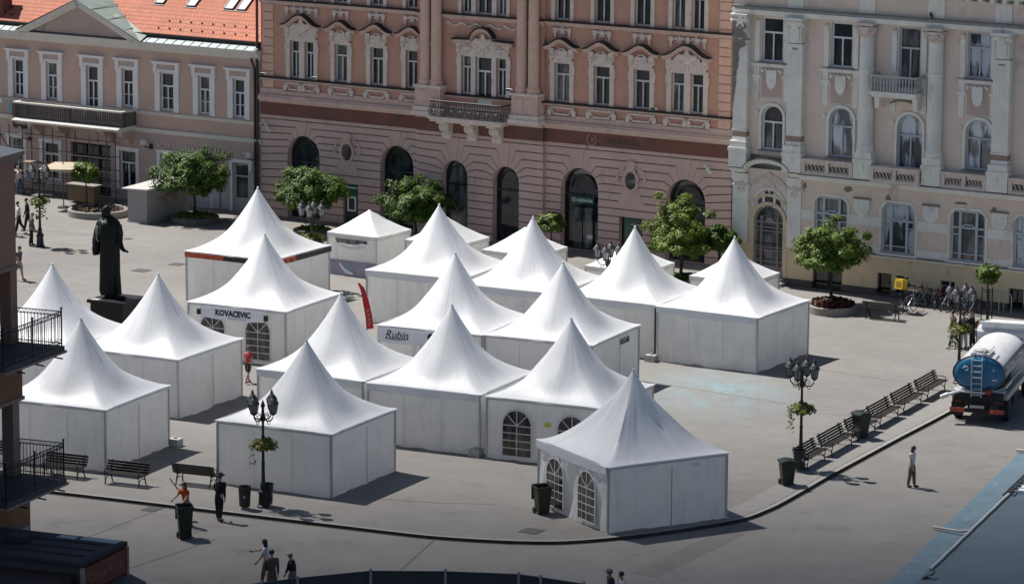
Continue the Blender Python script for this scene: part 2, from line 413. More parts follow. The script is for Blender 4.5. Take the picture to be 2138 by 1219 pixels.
for p, nseg, off_ in (((2094, 1046), 9, 0), ((1926, 1222), 1, 0)):
    a = dl(*p); x0, yy = a[0], a[1]
    mb = MB()
    mb.tube([(x0, yy, 0.24), (x0 + nseg * 0.5, yy, 0.24)], 0.035, 6); mb.tube([(x0, yy - .3, 0.40), (x0 + nseg * 0.5, yy - .3, 0.40)], 0.035, 6)
    for k in range(nseg):
        mb.add([(x0 + k * .5, yy, .25), (x0 + k * .5 + .5, yy, .25), (x0 + k * .5 + .25, yy - .3, .42), (x0 + k * .5 + .25, yy - .02, .2)], [(0, 1, 2), (0, 1, 3), (1, 2, 3), (0, 2, 3)])
    mb.build('edge_truss', BLACK_IRON, deck)
    mb = MB()
    if nseg < 3: continue
    for k in range(1, nseg): mb.box(x0 + k * .5 + .05, x0 + k * .5 + .42, yy - 1.5, yy - .42, .222, .34)
    mb.build('deck_weight', WHITE_PAINT, deck)
# ------------------------------------------------------------------ pagoda tents
TENT_PANE = glass('tent_window_foil', (0.035, 0.025, 0.02), 0.12, (0.10, 0.085, 0.075), 1.5)
EAVE, HALF = 2.475, 2.5
def roof_pvc():
    """roof membrane: welded seams between eight gores, grey rain runs towards the eaves"""
    m = mat('tent_roof_pvc', (0.84, 0.85, 0.86), 0.45, 0.03, 0.8, 0.10, 3.0, trans=0.28)
    nt = m.node_tree; N = nt.nodes; L = nt.links; b = N['Principled BSDF']
    def mth(op, x, y=None):
        q = N.new('ShaderNodeMath'); q.operation = op
        for i, v in enumerate((x, y)):
            if v is None: continue
            if isinstance(v, (int, float)): q.inputs[i].default_value = v
            else: L.new(v, q.inputs[i])
        return q.outputs[0]
    tc = N.new('ShaderNodeTexCoord'); sp = N.new('ShaderNodeSeparateXYZ'); L.new(tc.outputs['Object'], sp.inputs[0])
    an = mth('ARCTAN2', sp.outputs['Y'], sp.outputs['X']); r = mth('SQRT', mth('ADD', mth('MULTIPLY', sp.outputs['X'], sp.outputs['X']), mth('MULTIPLY', sp.outputs['Y'], sp.outputs['Y'])))
    fr = mth('ABSOLUTE', mth('SUBTRACT', mth('FRACT', mth('ADD', mth('MULTIPLY', an, 8 / (2 * PI)), 0.27)), 0.5))
    seam = mth('LESS_THAN', mth('MULTIPLY', fr, r), 0.035)
    cv = N.new('ShaderNodeCombineXYZ'); oi = N.new('ShaderNodeObjectInfo'); so_ = N.new('ShaderNodeSeparateXYZ'); L.new(oi.outputs['Location'], so_.inputs[0])
    L.new(mth('MULTIPLY', an, 9.0), cv.inputs['X']); L.new(mth('MULTIPLY', r, 0.55), cv.inputs['Y']); L.new(mth('ADD', so_.outputs['X'], so_.outputs['Y']), cv.inputs['Z'])
    nz = N.new('ShaderNodeTexNoise'); nz.inputs['Scale'].default_value = 1.0; nz.inputs['Detail'].default_value = 5; L.new(cv.outputs[0], nz.inputs['Vector'])
    mr = N.new('ShaderNodeMapRange'); mr.inputs['From Min'].default_value = .52; mr.inputs['From Max'].default_value = .78; mr.inputs['To Min'].default_value = 0; mr.inputs['To Max'].default_value = .11; L.new(nz.outputs['Fac'], mr.inputs['Value'])
    k = mth('SUBTRACT', 1.0, mth('ADD', mth('MULTIPLY', seam, 0.075), mr.outputs['Result']))
    old = b.inputs['Base Color'].links[0].from_socket; v = N.new('ShaderNodeVectorMath'); v.operation = 'SCALE'; L.new(old, v.inputs[0]); L.new(k, v.inputs['Scale'])
    L.new(v.outputs[0], b.inputs['Base Color'])
    for n_ in N:
        if n_.type == 'BSDF_TRANSLUCENT': L.new(v.outputs[0], n_.inputs['Color'])
    return m
ROOF_PVC = roof_pvc()
def roof_mesh(half, z0, z1, expo=1.75, kap=1.15, ns=24, lv=32, wr=0.0, seed=0, circ=(0.40, 0.88), sag=True, fold=1.0):
    mb = MB(); N4 = ns * 4; vs = []
    for k in range(lv + 1):
        rho = 1 - k / lv * 0.985
        rho = rho ** 1.15
        b = min(max((circ[1] - rho) / (circ[1] - circ[0]), 0), 1); b = b * b * (3 - 2 * b)
        for j in range(N4):
            s, t = divmod(j, ns); f = -1 + 2 * t / ns
            x, y = [(f, -1), (1, f), (-f, 1), (-1, -f)][s]
            l = math.hypot(x, y)
            q = Vector((x, y)) * half * (1 - b) + Vector((x / l, y / l)) * half * kap * b
            z = z0 + (z1 - z0) * (1 - rho) ** expo
            if wr:
                w = wr * math.sin(PI * min(rho * 1.3, 1)) * (noise.noise(Vector((math.atan2(y, x) * 5 + seed, rho * 1.2, seed))) + 0.6 * noise.noise(Vector((math.atan2(y, x) * 13 + seed, rho * 2.0, seed))))
                q = q * (1 + w * 0.35); z += w * 0.4
            da = math.atan2(y, x) - (0.62 + 0.25 * math.sin(seed * 1.7)); da = (da + PI) % (2 * PI) - PI
            q = q * (1 - 0.085 * math.exp(-(da / 0.11) ** 2) * math.exp(-((rho - 0.42 - .05 * math.sin(seed)) / 0.13) ** 2))
            if fold: q = q * (1 + fold * 0.012 * math.cos(8 * math.atan2(y, x)) * min(rho * 2, 1))
            vs.append((q.x * rho, q.y * rho, z - (0.05 * (1 - f * f) * max(0, 1 - (1 - rho) * 5) if sag else 0)))
    fs = [(k * N4 + j, k * N4 + (j + 1) % N4, (k + 1) * N4 + (j + 1) % N4, (k + 1) * N4 + j) for k in range(lv) for j in range(N4)]
    fs.append(tuple(range(lv * N4, (lv + 1) * N4)))
    return mb.add(vs, fs)
def side_T(side, half):
    """matrix taking wall coordinates (x along the wall seen from outside, y inward, z up) to tent space"""
    return Matrix.Rotation(side * PI / 2, 4, 'Z') @ Matrix.Translation((0, -half, 0))
def wall_mesh(T, w, z1, wr=0.02, seed=0, slit=None, flap=0.0, z0=0.01):
    mb = MB(); nx, nz = 48, 18; vs = []
    for i in range(nz + 1):
        for j in range(nx + 1):
            x = -w + 2 * w * j / nx; z = z0 + (z1 - z0) * i / nz
            if i == 0: z += max(0, noise.noise(Vector((x * 1.3, seed, 7)))) * .12
            p = Vector((x * 1.1 + seed * 7.3, z * 0.7, seed * 3.1))
            k = 1 - abs(x) / w; k = min(k * 6, 1) * min((z1 - z) * 3, 1)
            y = -(noise.noise(p) + 0.6 * noise.noise(Vector((p.x * 3.1 + p.z * 1.2, p.z * 1.4 - p.x * .8, p.y))) + .55 * noise.noise(Vector((p.x * 5.5, p.z * .6, 4)))) * wr * 1.5 * k
            if flap and x < (slit or 0): y -= flap * max(0, 1 - z / 1.6) * max(0, math.sin(PI * (x + w) / ((slit or 0) + w)))
            vs.append(T @ Vector((x, y, z)))
    fs = []
    for i in range(nz):
        for j in range(nx):
            fs.append((i * (nx + 1) + j, i * (nx + 1) + j + 1, (i + 1) * (nx + 1) + j + 1, (i + 1) * (nx + 1) + j))
    return mb.add(vs, fs)
def arch_pts(c, r, z0, zs, n=14):
    return [(c - r, z0)] + [(c - r * math.cos(PI * i / n), zs + r * math.sin(PI * i / n)) for i in range(n + 1)] + [(c + r, z0)]
def tent_window(parent, T, c, r=0.60, z0=0.22, zs=1.42, rows=4):
    mb = MB()
    mb.prism(arch_pts(c, r, z0, zs), -0.045, -0.035, 0, T)
    o = mb.build('window', TENT_PANE, parent)
    mb = MB(); w = 0.045
    mb.band([(x, z) for x, z in arch_pts(c, r + .02, z0, zs)], 0.05, -0.060, -0.034, 0) if False else None
    ap = arch_pts(c, r, z0, zs)
    for a, b in zip(ap, ap[1:] + ap[:1]):
        d = Vector((b[0] - a[0], b[1] - a[1])); l = d.length or 1; nn = Vector((-d.y, d.x)) / l * w
        mb.prism([a, b, (b[0] + nn.x, b[1] + nn.y), (a[0] + nn.x, a[1] + nn.y)], -0.058, -0.036, 0, T)
    mb.prism([(c - w / 2, z0), (c + w / 2, z0), (c + w / 2, zs + r), (c - w / 2, zs + r)], -0.056, -0.036, 0, T)
    for k in range(rows):
        z = z0 + (zs - z0) * (k + 1) / rows
        mb.prism([(c - r, z - w / 2), (c + r, z - w / 2), (c + r, z + w / 2), (c - r, z + w / 2)], -0.054, -0.036, 0, T)
    for a in (R(45), R(135)):
        d = Vector((math.cos(a), math.sin(a))); nn = Vector((-d.y, d.x)) * w / 2; e = d * r
        mb.prism([(c - nn.x, zs - nn.y), (c + e.x - nn.x, zs + e.y - nn.y), (c + e.x + nn.x, zs + e.y + nn.y), (c + nn.x, zs + nn.y)], -0.053, -0.036, 0, T)
    mb.build('glazing_bars', PVC_WALL, o)
SEAM = mat('tent_weld', (0.60, 0.60, 0.59), 0.8, 0.1, 4)
SLIT = mat('tent_opening', (0.03, 0.03, 0.03), 0.9, 0.1, 4)
def scallop(T, w, z, drop, mbx, sag=0.0):
    n = 14; top = [( -w + 2 * w * i / 40, z) for i in range(41)]
    low = []
    for i in range(40, -1, -1):
        x = -w + 2 * w * i / 40
        low.append((x, z - drop * (0.78 + 0.22 * abs(math.sin(PI * n * i / 40)))  - sag * (1 - (x / w) ** 2)))
    mbx.prism(top + low, -0.075, -0.062, 0, T)
def make_tent(label, x, y, psi, S=5.0, apex=5.38, wr=0.0, seed=0, valance=(), windows=(), slits=None, wallwr=0.045, circ=(0.40, 0.88), flap=0.0, walls=(0, 1, 2, 3), group='white pagoda tents on the square'):
    t = thing('pagoda_tent', label, 'tent', (x, y, 0), R(psi), group)
    h = S / 2
    roof_mesh(h + 0.03, EAVE, apex, wr=wr, seed=seed, circ=circ).build('roof_canopy', ROOF_PVC, t, 60)
    mb = MB(); mb.lathe([(0.06, apex - 0.13), (0.045, apex + 0.005), (0.0, apex + 0.03)], n=8); mb.build('mast_cap', PVC, t, 40)
    for s in walls:
        T = side_T(s, h - 0.03)
        w = wall_mesh(T, h - 0.04, EAVE - 0.02, wallwr, seed + s * 1.7 + x, (slits or {}).get(s), flap if s in (slits or {}) else 0).build('side_wall', PVC_WALL, t, 60)
        # welded seam between the wall panels
        mb = MB()
        sx = (slits or {}).get(s)
        for q in ([-h / 3, h / 3] if sx is None else [sx]):
            mb.prism([(q - .012, 0.03), (q + .012, 0.03), (q + .012, EAVE - .25), (q - .012, EAVE - .25)], -0.024 - wallwr, -0.020 - wallwr, 0, T)
        mb.build('seam', SEAM if sx is None else SLIT, w)
        for (ws, c) in windows:
            if ws == s: tent_window(t, T @ Matrix.Translation((0, -wallwr * 0.6, 0)), c)
    mb = MB()
    for s in range(4):                                               # eave beam with its drip edge
        T = side_T(s, h)
        mb.box(-h + .05, h - .05, -0.012, 0.06, EAVE - 0.11, EAVE - 0.012, 0, T)
    mb.build('eave_beam', ALU, t)
    for s in range(4):
        T = side_T(s, h)
        mb = MB()
        if s in valance: scallop(T, h - 0.02, EAVE - 0.004, 0.30, mb, 0.06)
        else: mb.box(-h - .01, h + .01, -0.030, -0.016, EAVE - 0.075, EAVE + 0.002, 0, T)
        mb.build('valance', PVC, t)
    for sx, sy in ((-1, -1), (1, -1), (1, 1), (-1, 1)):
        mb = MB(); mb.box(sx * (h - .035) - .04, sx * (h - .035) + .04, sy * (h - .035) - .04, sy * (h - .035) + .04, 0, EAVE - .12)
        mb.box(sx * (h - .035) - .11, sx * (h - .035) + .11, sy * (h - .035) - .11, sy * (h - .035) + .11, 0, 0.015); mb.build('corner_post', ALU, t)
    return t

tA = make_tent('frontmost tent at the kerb with wrinkled window wall, turned differently from the rest', 4.46, 133.74, -60.7, 5.1, 5.33, wr=0.05, seed=3, windows=((0, -1.15), (0, 1.15)), valance=(0,), slits={1: 0.1}, wallwr=0.085, circ=(0.02, 0.40))
tB = make_tent('plain walled tent behind the left street lamp, litter bin at its corner', -7.78, 138.7, -26.8, 5.0, 5.38, seed=5, slits={1: 0.15})
tC = make_tent('plain walled tent behind the left benches and the balconies', -16.78, 142.54, -23.9, 5.0, 5.4, seed=8, slits={1: 0.0})
tD = make_tent('tent in front of the statue with a loose door flap on its right wall', -14.68, 152.16, -27.0, 5.05, 5.42, seed=11, slits={1: 0.1}, flap=0.20, wallwr=0.055)
tE = make_tent('leftmost tent, mostly hidden behind the upper balcony railing', -19.35, 154.5, -27.0, 5.0, 5.38, seed=13)
tF = make_tent('rear left tent with orange and black banners under its eaves', -12.11, 175.02, -30.0, 4.95, 5.4, seed=17)
tG = make_tent('tent with a name banner above two arched windows', -10.94, 162.48, -26.5, 5.0, 5.34, seed=19, windows=((0, -1.2), (0, 1.1)))
tH = make_tent('left tent of the front row of three, half hidden by the tent with the lamp', -6.91, 148.13, -27.9, 4.95, 5.42, seed=23, valance=(0,))
tI = make_tent('middle tent of the front row of three, blank grey front wall', -2.38, 145.74, -25.6, 5.0, 5.42, seed=29, valance=(0,))
tJ = make_tent('tent with creased roof and two arched windows beside a yellow sticker', 2.33, 143.38, -24.8, 5.0, 5.36, wr=0.035, seed=31, windows=((0, -1.15), (0, 1.2)))
tK = make_tent('tent with a cursive name banner right of the red feather flag', -2.44, 157.58, -24.8, 4.95, 5.42, seed=37)
tL = make_tent('tent with a small black sign high on its right wall', 2.16, 155.58, -25.1, 5.0, 5.39, seed=41, slits={1: 0.3})
tM = make_tent('rear tent with scalloped valance behind the red feather flag', -3.4, 170.54, -26.8, 5.0, 5.38, seed=43, valance=(0,))
nN = G(1113, 452, 5.4)
tN = make_tent('rear middle tent squeezed between its neighbours, small stall canopy behind', nN.x, nN.y, -27.5, 4.9, 5.4, seed=47, valance=(0,))
tO = make_tent('rear right tent with a dark post and a concrete weight at its front corner', 5.48, 164.47, -29.0, 4.75, 5.43, seed=53, valance=(0,))
tP = make_tent('rightmost tent of the back row, free right wall rumpled at the bottom', 9.79, 161.87, -31.0, 5.0, 5.43, seed=59, valance=(0,), wallwr=0.075)

# what is printed on and fixed to the tents
INK = mat('navy_print', (0.02, 0.022, 0.04), 0.6, 0.1, 5)
BANNER = mat('white_banner', (0.84, 0.84, 0.87), 0.6, 0.04, 2, 0.2, 3)
def banner_piece(parent, x0, x1, z0, z1, sag=0.05, half=2.5, y=-0.10, side=0, m=BANNER, name='banner'):
    T = side_T(side, half); mb = MB(); n = 12
    top = [(x0 + (x1 - x0) * i / n, z1 - 0.02 * math.sin(PI * i / n)) for i in range(n + 1)]
    low = [(x0 + (x1 - x0) * i / n, z0 - sag * math.sin(PI * i / n)) for i in range(n, -1, -1)]
    mb.prism(top + low, y, y + 0.012, 0, T)
    return mb.build(name, m, parent)
b = banner_piece(tG, -1.75, 1.45, 1.90, 2.36, 0.09)
text('lettering', 'KOVACEVIC', 0.36, INK, b, (-0.12, -2.612, 2.13), (PI / 2, 0, 0), 0.016, sx=0.90)
text('lettering', 'poljoprivredno gazdinstvo', 0.085, ALU, b, (0.1, -2.612, 1.93), (PI / 2, 0, 0), 0.0)
for x in (-1.85, 1.55):
    mb = MB(); mb.box(x - .08, x + .08, -2.66, -2.55, 1.98, 2.22); mb.box(x - .05, x + .05, -2.70, -2.66, 2.02, 2.16); mb.build('floodlight', BLACK_IRON, tG)
b = banner_piece(tK, -2.4, 0.35, 1.80, 2.38, 0.07)
text('lettering', 'Rubin', 0.50, INK, b, (-1.52, -2.612, 2.12), (PI / 2, 0, 0), 0.0, shear=0.35, sx=0.95)
mb = MB(); mb.band([(-2.05, 1.93), (-1.5, 1.90), (-0.95, 1.97)], 0.035, -2.614, -2.611); mb.build('swash', INK, b)
mb = MB(); mb.ell((0.12, -2.615, 2.15), (0.17, 0.012, 0.19), 10, 6); mb.build('emblem', INK, b)
for x, lean in ((-0.75, 0.10), (-0.35, 0.0)):
    mb = MB(); mb.tube([(x, -2.60, 0.0), (x + lean, -2.60, 1.82)], 0.04, 6); mb.build('banner_pole', WHITE_PAINT, tK, 60)
ORANGE_PRINT = mat('orange_print', (0.55, 0.10, 0.04), 0.55, 0.45, 2.2, stain=(2.2, 0.50, 0.60, (0.06, 0.02, 0.018), (1, 1, 1)))
BLACK_PRINT = mat('black_print', (0.03, 0.025, 0.025), 0.55, 0.3, 3, stain=(6.0, 0.60, 0.66, (0.25, 0.2, 0.19), (1, 1, 2)))
banner_piece(tF, -2.45, -0.2, 2.20, 2.44, 0, 2.48, m=ORANGE_PRINT); banner_piece(tF, -0.2, 2.45, 2.20, 2.44, 0, 2.48, m=BLACK_PRINT)
banner_piece(tF, -2.45, -0.6, 2.18, 2.44, 0, 2.48, side=1, m=ORANGE_PRINT); banner_piece(tF, -0.6, 2.45, 2.18, 2.44, 0, 2.48, side=1, m=BLACK_PRINT)
b = banner_piece(tL, 0.35, 1.25, 1.98, 2.22, 0, 2.5, side=1, m=BLACK_IRON, name='name_plate', y=-0.06)
mb = MB(); T = side_T(1, 2.5)
for z, x1 in ((2.14, 1.15), (2.06, 0.95)): mb.prism([(0.45, z), (x1, z), (x1, z + .03), (0.45, z + .03)], -0.066, -0.061, 0, T)
mb.build('plate_writing', ALU, b)
YELLOW = mat('yellow_sticker', (0.60, 0.55, 0.06), 0.6, 0.08, 5)
T = side_T(0, 2.5); mb = MB(); mb.prism([(0.02, 1.50), (0.30, 1.50), (0.30, 1.68), (0.02, 1.68)], -0.034, -0.028, 0, T); mb.build('sticker', YELLOW, tJ)
T = side_T(1, 2.55); mb = MB(); mb.prism([(1.05, 2.12), (1.30, 2.12), (1.33, 2.18), (1.30, 2.25), (1.05, 2.25), (1.01, 2.18)], -0.036, -0.030, 0, T); mb.build('sticker', PVC, tA)

ps = G(1369, 752); po = thing('steel_post', 'dark steel post in the gap between the two back right tents', 'post', (ps.x, ps.y, 0), R(-30))
mb = MB(); mb.box(-.06, .06, -.06, .06, 0, 2.36); mb.build('shaft', BLACK_IRON, po); mb = MB(); mb.box(-.13, .13, -.13, .13, 0, .02); mb.build('foot_plate', ALU, po)
def weight(px, py, lab):
    mb = MB()
    for k in range(2): mb.box(-.24, .24, -.2, .2, 0.001 + k * .15, 0.145 + k * .15)
    mb.box(-.05, .05, -.05, .05, .295, .36, 0)
    o = mb.build('concrete_weight', CONCRETE, loc=G(px, py), rz=R(-29)); tag(o, lab, 'weight', 'concrete weights holding the tents')
weight(1360, 754, 'pale concrete weight at the foot of the dark post between the two back right tents')
weight(366, 930, 'concrete weight at the right corner of the tent behind the left benches')
weight(994, 952, 'concrete weight between the blank tent and the tent with the yellow sticker')
weight(783, 905, 'concrete weight in the gap left of the blank front wall')

# ------------------------------------------------------------------ small pop-up stalls along the facades
def popup(label, px, py, psi, S=3.0, eave=2.1, apex=3.15, extra=None):
    p = G(px, py, eave); h = S / 2
    t = thing('popup_stall', label, 'stall', (p.x, p.y, 0), R(psi), 'small white pop-up stalls by the facades')
    roof_mesh(h, eave, apex, 1.25, 1.1, 10, 14, circ=(0.02, 0.2), fold=0.0).build('canopy', PVC, t, 50)
    for s in range(4):
        T = side_T(s, h - 0.01); mb = MB(); mb.box(-h, h, -0.012, 0, eave - .22, eave, 0, T); mb.build('valance', PVC_WALL, t)
        w = wall_mesh(side_T(s, h - .05), h - .05, eave - .1, 0.03, px * .01 + s, z0=0.55 if (extra and s == 0) else 0.01).build('side_wall', PVC_WALL, t, 60)
    for sx, sy in ((-1, -1), (1, -1), (1, 1), (-1, 1)):
        mb = MB(); mb.box(sx * (h - .03) - .025, sx * (h - .03) + .025, sy * (h - .03) - .025, sy * (h - .03) + .025, 0, eave - .03); mb.build('leg', ALU, t)
    return t
q = popup('pop-up stall right of the orange banner tent, violet skirt with a torn white front', 771, 481, -33, extra=True)
PURPLE = mat('violet_grey_cloth', (0.30, 0.27, 0.36), 0.8, 0.25, 1.6, 0.2, 4, stain=(1.2, 0.50, 0.58, (0.25, 0.32, 0.42), (1, 1, 0.3)))
T = side_T(0, 1.5); mb = MB(); mb.box(-1.46, 1.46, -0.03, -0.015, 0.02, 0.78, 0, T); mb.build('skirt', PURPLE, q)
mb = MB(); mb.prism([(-0.75, 1.62), (-0.45, 1.62), (0.05, 1.55), (0.6, 1.68), (1.0, 1.66), (0.55, 1.42), (0.0, 1.36), (-0.45, 1.44)], -0.10, -0.045, 0, T)
mb.prism([(-0.7, 0.62), (-0.35, 0.35), (0.15, 0.18), (0.1, 0.1), (-0.3, 0.14), (-0.55, 0.35)], -0.10, -0.035, 0, T); mb.build('hanging_cloth', PVC, q)
mb = MB(); mb.prism([(-0.85, 1.60), (-0.1, 1.60), (0.95, 1.66), (0.95, 1.86), (-1.0, 1.86)], -0.040, -0.030, 0, T); mb.build('opening', GLASS_GREY, q)
popup('pop-up stall behind the scalloped rear tent', 934, 497, -33)
popup('pop-up stall in front of the arched shop windows, second from the middle', 1096, 518, -33)
popup('pop-up stall behind the rear right tent, lamp arms in front of its canopy', 1315, 551, -33, 3.1)
popup('pop-up stall at the right end beside the ornate entrance door', 1534, 572, -33, 3.1)
# ------------------------------------------------------------------ facade helpers (x along the facade, y into the building, z up)
FH = R(-31.8)
def holed_wall(mb, u0, u1, z0, z1, holes, y=0.0, depth=0.25, mi=0, rmi=None):
    """wall sheet with rectangular or arched openings (a, b, z0, z1, spring or None), with reveals"""
    rmi = mi if rmi is None else rmi
    us = sorted({u0, u1, *[h[0] for h in holes], *[h[1] for h in holes]}); zs = sorted({z0, z1, *[h[2] for h in holes], *[h[3] for h in holes]})
    us = [u for u in us if u0 <= u <= u1]; zs = [z for z in zs if z0 <= z <= z1]
    for i in range(len(us) - 1):
        for j in range(len(zs) - 1):
            cu, cz = (us[i] + us[i + 1]) / 2, (zs[j] + zs[j + 1]) / 2
            if any(h[0] < cu < h[1] and h[2] < cz < h[3] for h in holes): continue
            mb.quad((us[i], y, zs[j]), (us[i + 1], y, zs[j]), (us[i + 1], y, zs[j + 1]), (us[i], y, zs[j + 1]), mi)
    for a, b, c, d, sp in holes:
        if sp is None: out = [(a, c), (b, c), (b, d), (a, d)]
        else:
            n = 14; m_ = (a + b) / 2; rx = (b - a) / 2; rz = d - sp
            arc = [(m_ + rx * math.cos(PI * i / n), sp + rz * math.sin(PI * i / n)) for i in range(n + 1)]
            out = [(a, c), (b, c)] + arc
            for i in range(n):
                p, q = arc[i], arc[i + 1]; corner = (b, d) if i < n // 2 else (a, d)
                mb.add([(corner[0], y, corner[1]), (q[0], y, q[1]), (p[0], y, p[1])], [(0, 1, 2)], mi)
            top = arc[n // 2]
            mb.add([(a, y, d), (top[0], y, top[1]), (b, y, d)], [(0, 1, 2)], mi)
        for p, q in zip(out, out[1:] + out[:1]):
            mb.quad((p[0], y, p[1]), (q[0], y, q[1]), (q[0], y + depth, q[1]), (p[0], y + depth, p[1]), rmi)
def arc_outline(a, b, c, d, sp, n=14):
    if sp is None: return [(a, c), (b, c), (b, d), (a, d)]
    m_ = (a + b) / 2; rx = (b - a) / 2; rz = d - sp
    return [(a, c), (b, c)] + [(m_ + rx * math.cos(PI * i / n), sp + rz * math.sin(PI * i / n)) for i in range(n + 1)]
def window(parent, a, b, c, d, sp=None, y=0.16, fm=None, gm=None, fw=0.075, transom=0.68, mull=1, name='window', kick=0.0, rails=0):
    """casement window: frame with transom and mullions as one mesh, pane as its sub-part"""
    fm = fm or WHITE_PAINT; gm = gm or GLASS
    mb = MB(); o_ = arc_outline(a, b, c, d, sp); cx, cz = (a + b) / 2, (c + d) / 2
    inn = [(cx + (x - cx) * (1 - 2 * fw / (b - a)), cz + (z - cz) * (1 - 2 * fw / (d - c))) for x, z in o_]
    k = len(o_)
    for i in range(k):
        mb.prism([o_[i], o_[(i + 1) % k], inn[(i + 1) % k], inn[i]], y, y + .07)
    zt = (c + (d - c) * transom) if transom else d
    def top(x):
        if sp is None: return d
        t = abs(x - cx) / ((b - a) / 2); return sp + (d - sp) * math.sqrt(max(0, 1 - t * t))
    if transom: mb.box(a + fw * .6, b - fw * .6, y - 0.02, y + .06, zt - .045, zt + .045)
    for j in range(mull):
        x = a + (b - a) * (j + 1) / (mull + 1)
        mb.box(x - .035, x + .035, y - 0.012, y + .055, c + fw, zt if mull == 1 else top(x) - .02)
    for j in range(rails):
        z = c + (zt - c) * (j + 1) / (rails + 1); mb.box(a + fw * .7, b - fw * .7, y, y + .05, z - .02, z + .02)
    if kick: mb.box(a + fw, b - fw, y + .005, y + .06, c + fw * .5, c + kick)
    o = mb.build(name, fm, parent)
    mb = MB(); mb.prism(inn, y + .085, y + .10); mb.build('pane', gm, o)
    return o
def shell(root, u0, u1, z1, depth, m, name='rear_wall'):
    """sides, back and top of the house behind its facade"""
    mb = MB(); y0 = 0.62
    mb.quad((u0, 0, 0), (u0, depth, 0), (u0, depth, z1), (u0, 0, z1)); mb.quad((u1, 0, 0), (u1, depth, 0), (u1, depth, z1), (u1, 0, z1))
    mb.quad((u0, depth, 0), (u1, depth, 0), (u1, depth, z1), (u0, depth, z1)); mb.quad((u0, 0, z1), (u1, 0, z1), (u1, depth, z1), (u0, depth, z1))
    mb.quad((u0 + .01, y0, -0.1), (u1 - .01, y0, -0.1), (u1 - .01, y0, z1 - .01), (u0 + .01, y0, z1 - .01))
    return mb.build(name, m, root)
def relief(mb, x, z, s, y, seed=0, mi=0):
    """little stucco ornament: shell with two scrolls and drops"""
    mb.ell((x, y, z), (0.22 * s, 0.07, 0.20 * s), 8, 5, mi)
    for sx in (-1, 1):
        mb.ell((x + sx * 0.26 * s, y, z + 0.05 * s), (0.13 * s, 0.06, 0.11 * s), 7, 5, mi); mb.ell((x + sx * 0.14 * s, y, z - .2 * s), (0.09 * s, 0.05, 0.1 * s), 7, 5, mi)
        mb.ell((x + sx * 0.40 * s, y, z - .02 * s), (0.08 * s, 0.05, 0.08 * s), 6, 4, mi)
    mb.ell((x, y - .02, z + 0.22 * s), (0.08 * s, 0.06, 0.09 * s), 6, 4, mi); mb.ell((x, y, z - .3 * s), (0.06 * s, 0.04, 0.12 * s), 6, 4, mi)
def urn(mb, x, z, y, s=1.0, mi=0):
    mb.lathe([(0.02 * s, z - .42 * s), (0.05 * s, z - .3 * s), (0.06 * s, z - .2 * s), (0.13 * s, z - .05 * s), (0.15 * s, z + .1 * s), (0.09 * s, z + .16 * s)], (x, y), 8, mi, 1, 0.5)

# ================================================================== the salmon coloured palace in the middle
ob0 = G(547, 448); ob = thing('salmon_palace', 'tall salmon coloured palace with arched ground floor, paired columns and a central balcony', 'building', (ob0.x, ob0.y, 0), FH)
OB_PLASTER = mat('salmon_plaster', (0.53, 0.298, 0.222), 0.85, 0.09, 1.2, 0.1, 8, stain=(1.1, 0.60, 0.80, (0.33, 0.20, 0.15), (1.4, 1, 0.25)))
OB_TRIM = mat('pinkish_stucco', (0.598, 0.436, 0.37), 0.85, 0.12, 2.0, 0.12, 9, stain=(1.6, 0.57, 0.78, (0.22, 0.17, 0.15), (1.2, 1, 0.35)))
OB_ORN = mat('grey_stucco_ornament', (0.663, 0.566, 0.501), 0.85, 0.14, 4, 0.1, 12, stain=(2, 0.6, 0.8, (0.25, 0.21, 0.19), (1, 1, 0.5)))
OB_RUST = mat('rusticated_pink_stone', (0.546, 0.397, 0.351), 0.85, 0.09, 1.0, 0.12, 7, stain=(1.0, 0.60, 0.85, (0.24, 0.17, 0.16), (1, 1, 0.5)))
OB_JOINT = mat('deep_joint', (0.16, 0.105, 0.095), 0.9, 0.15, 2)
OB_BROWN = mat('brown_frieze', (0.178, 0.071, 0.052), 0.7, 0.18, 0.8, stain=(0.5, 0.5, 0.7, (0.10, 0.065, 0.05), (1, 1, 1)))
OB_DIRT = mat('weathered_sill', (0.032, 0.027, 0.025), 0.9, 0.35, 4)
OB_W = 28.95
ZT = 15.6
arches = [(2.79, 1.03, 4.52, 3.50), (8.80, 1.03, 4.50, 3.46), (12.58, 0.77, 4.06, 3.29), (15.72, 0.78, 4.02, 3.24), (20.03, 1.10, 4.28, 3.19), (26.26, 1.11, 4.24, 3.16)]
OFF_C = -0.22                                                          # the middle bay stands a little forward
bayu = (10.2, 17.95)
def offy(u): return OFF_C if bayu[0] < u < bayu[1] else 0.0
shell(ob, 0, OB_W, ZT, 12, OB_PLASTER)
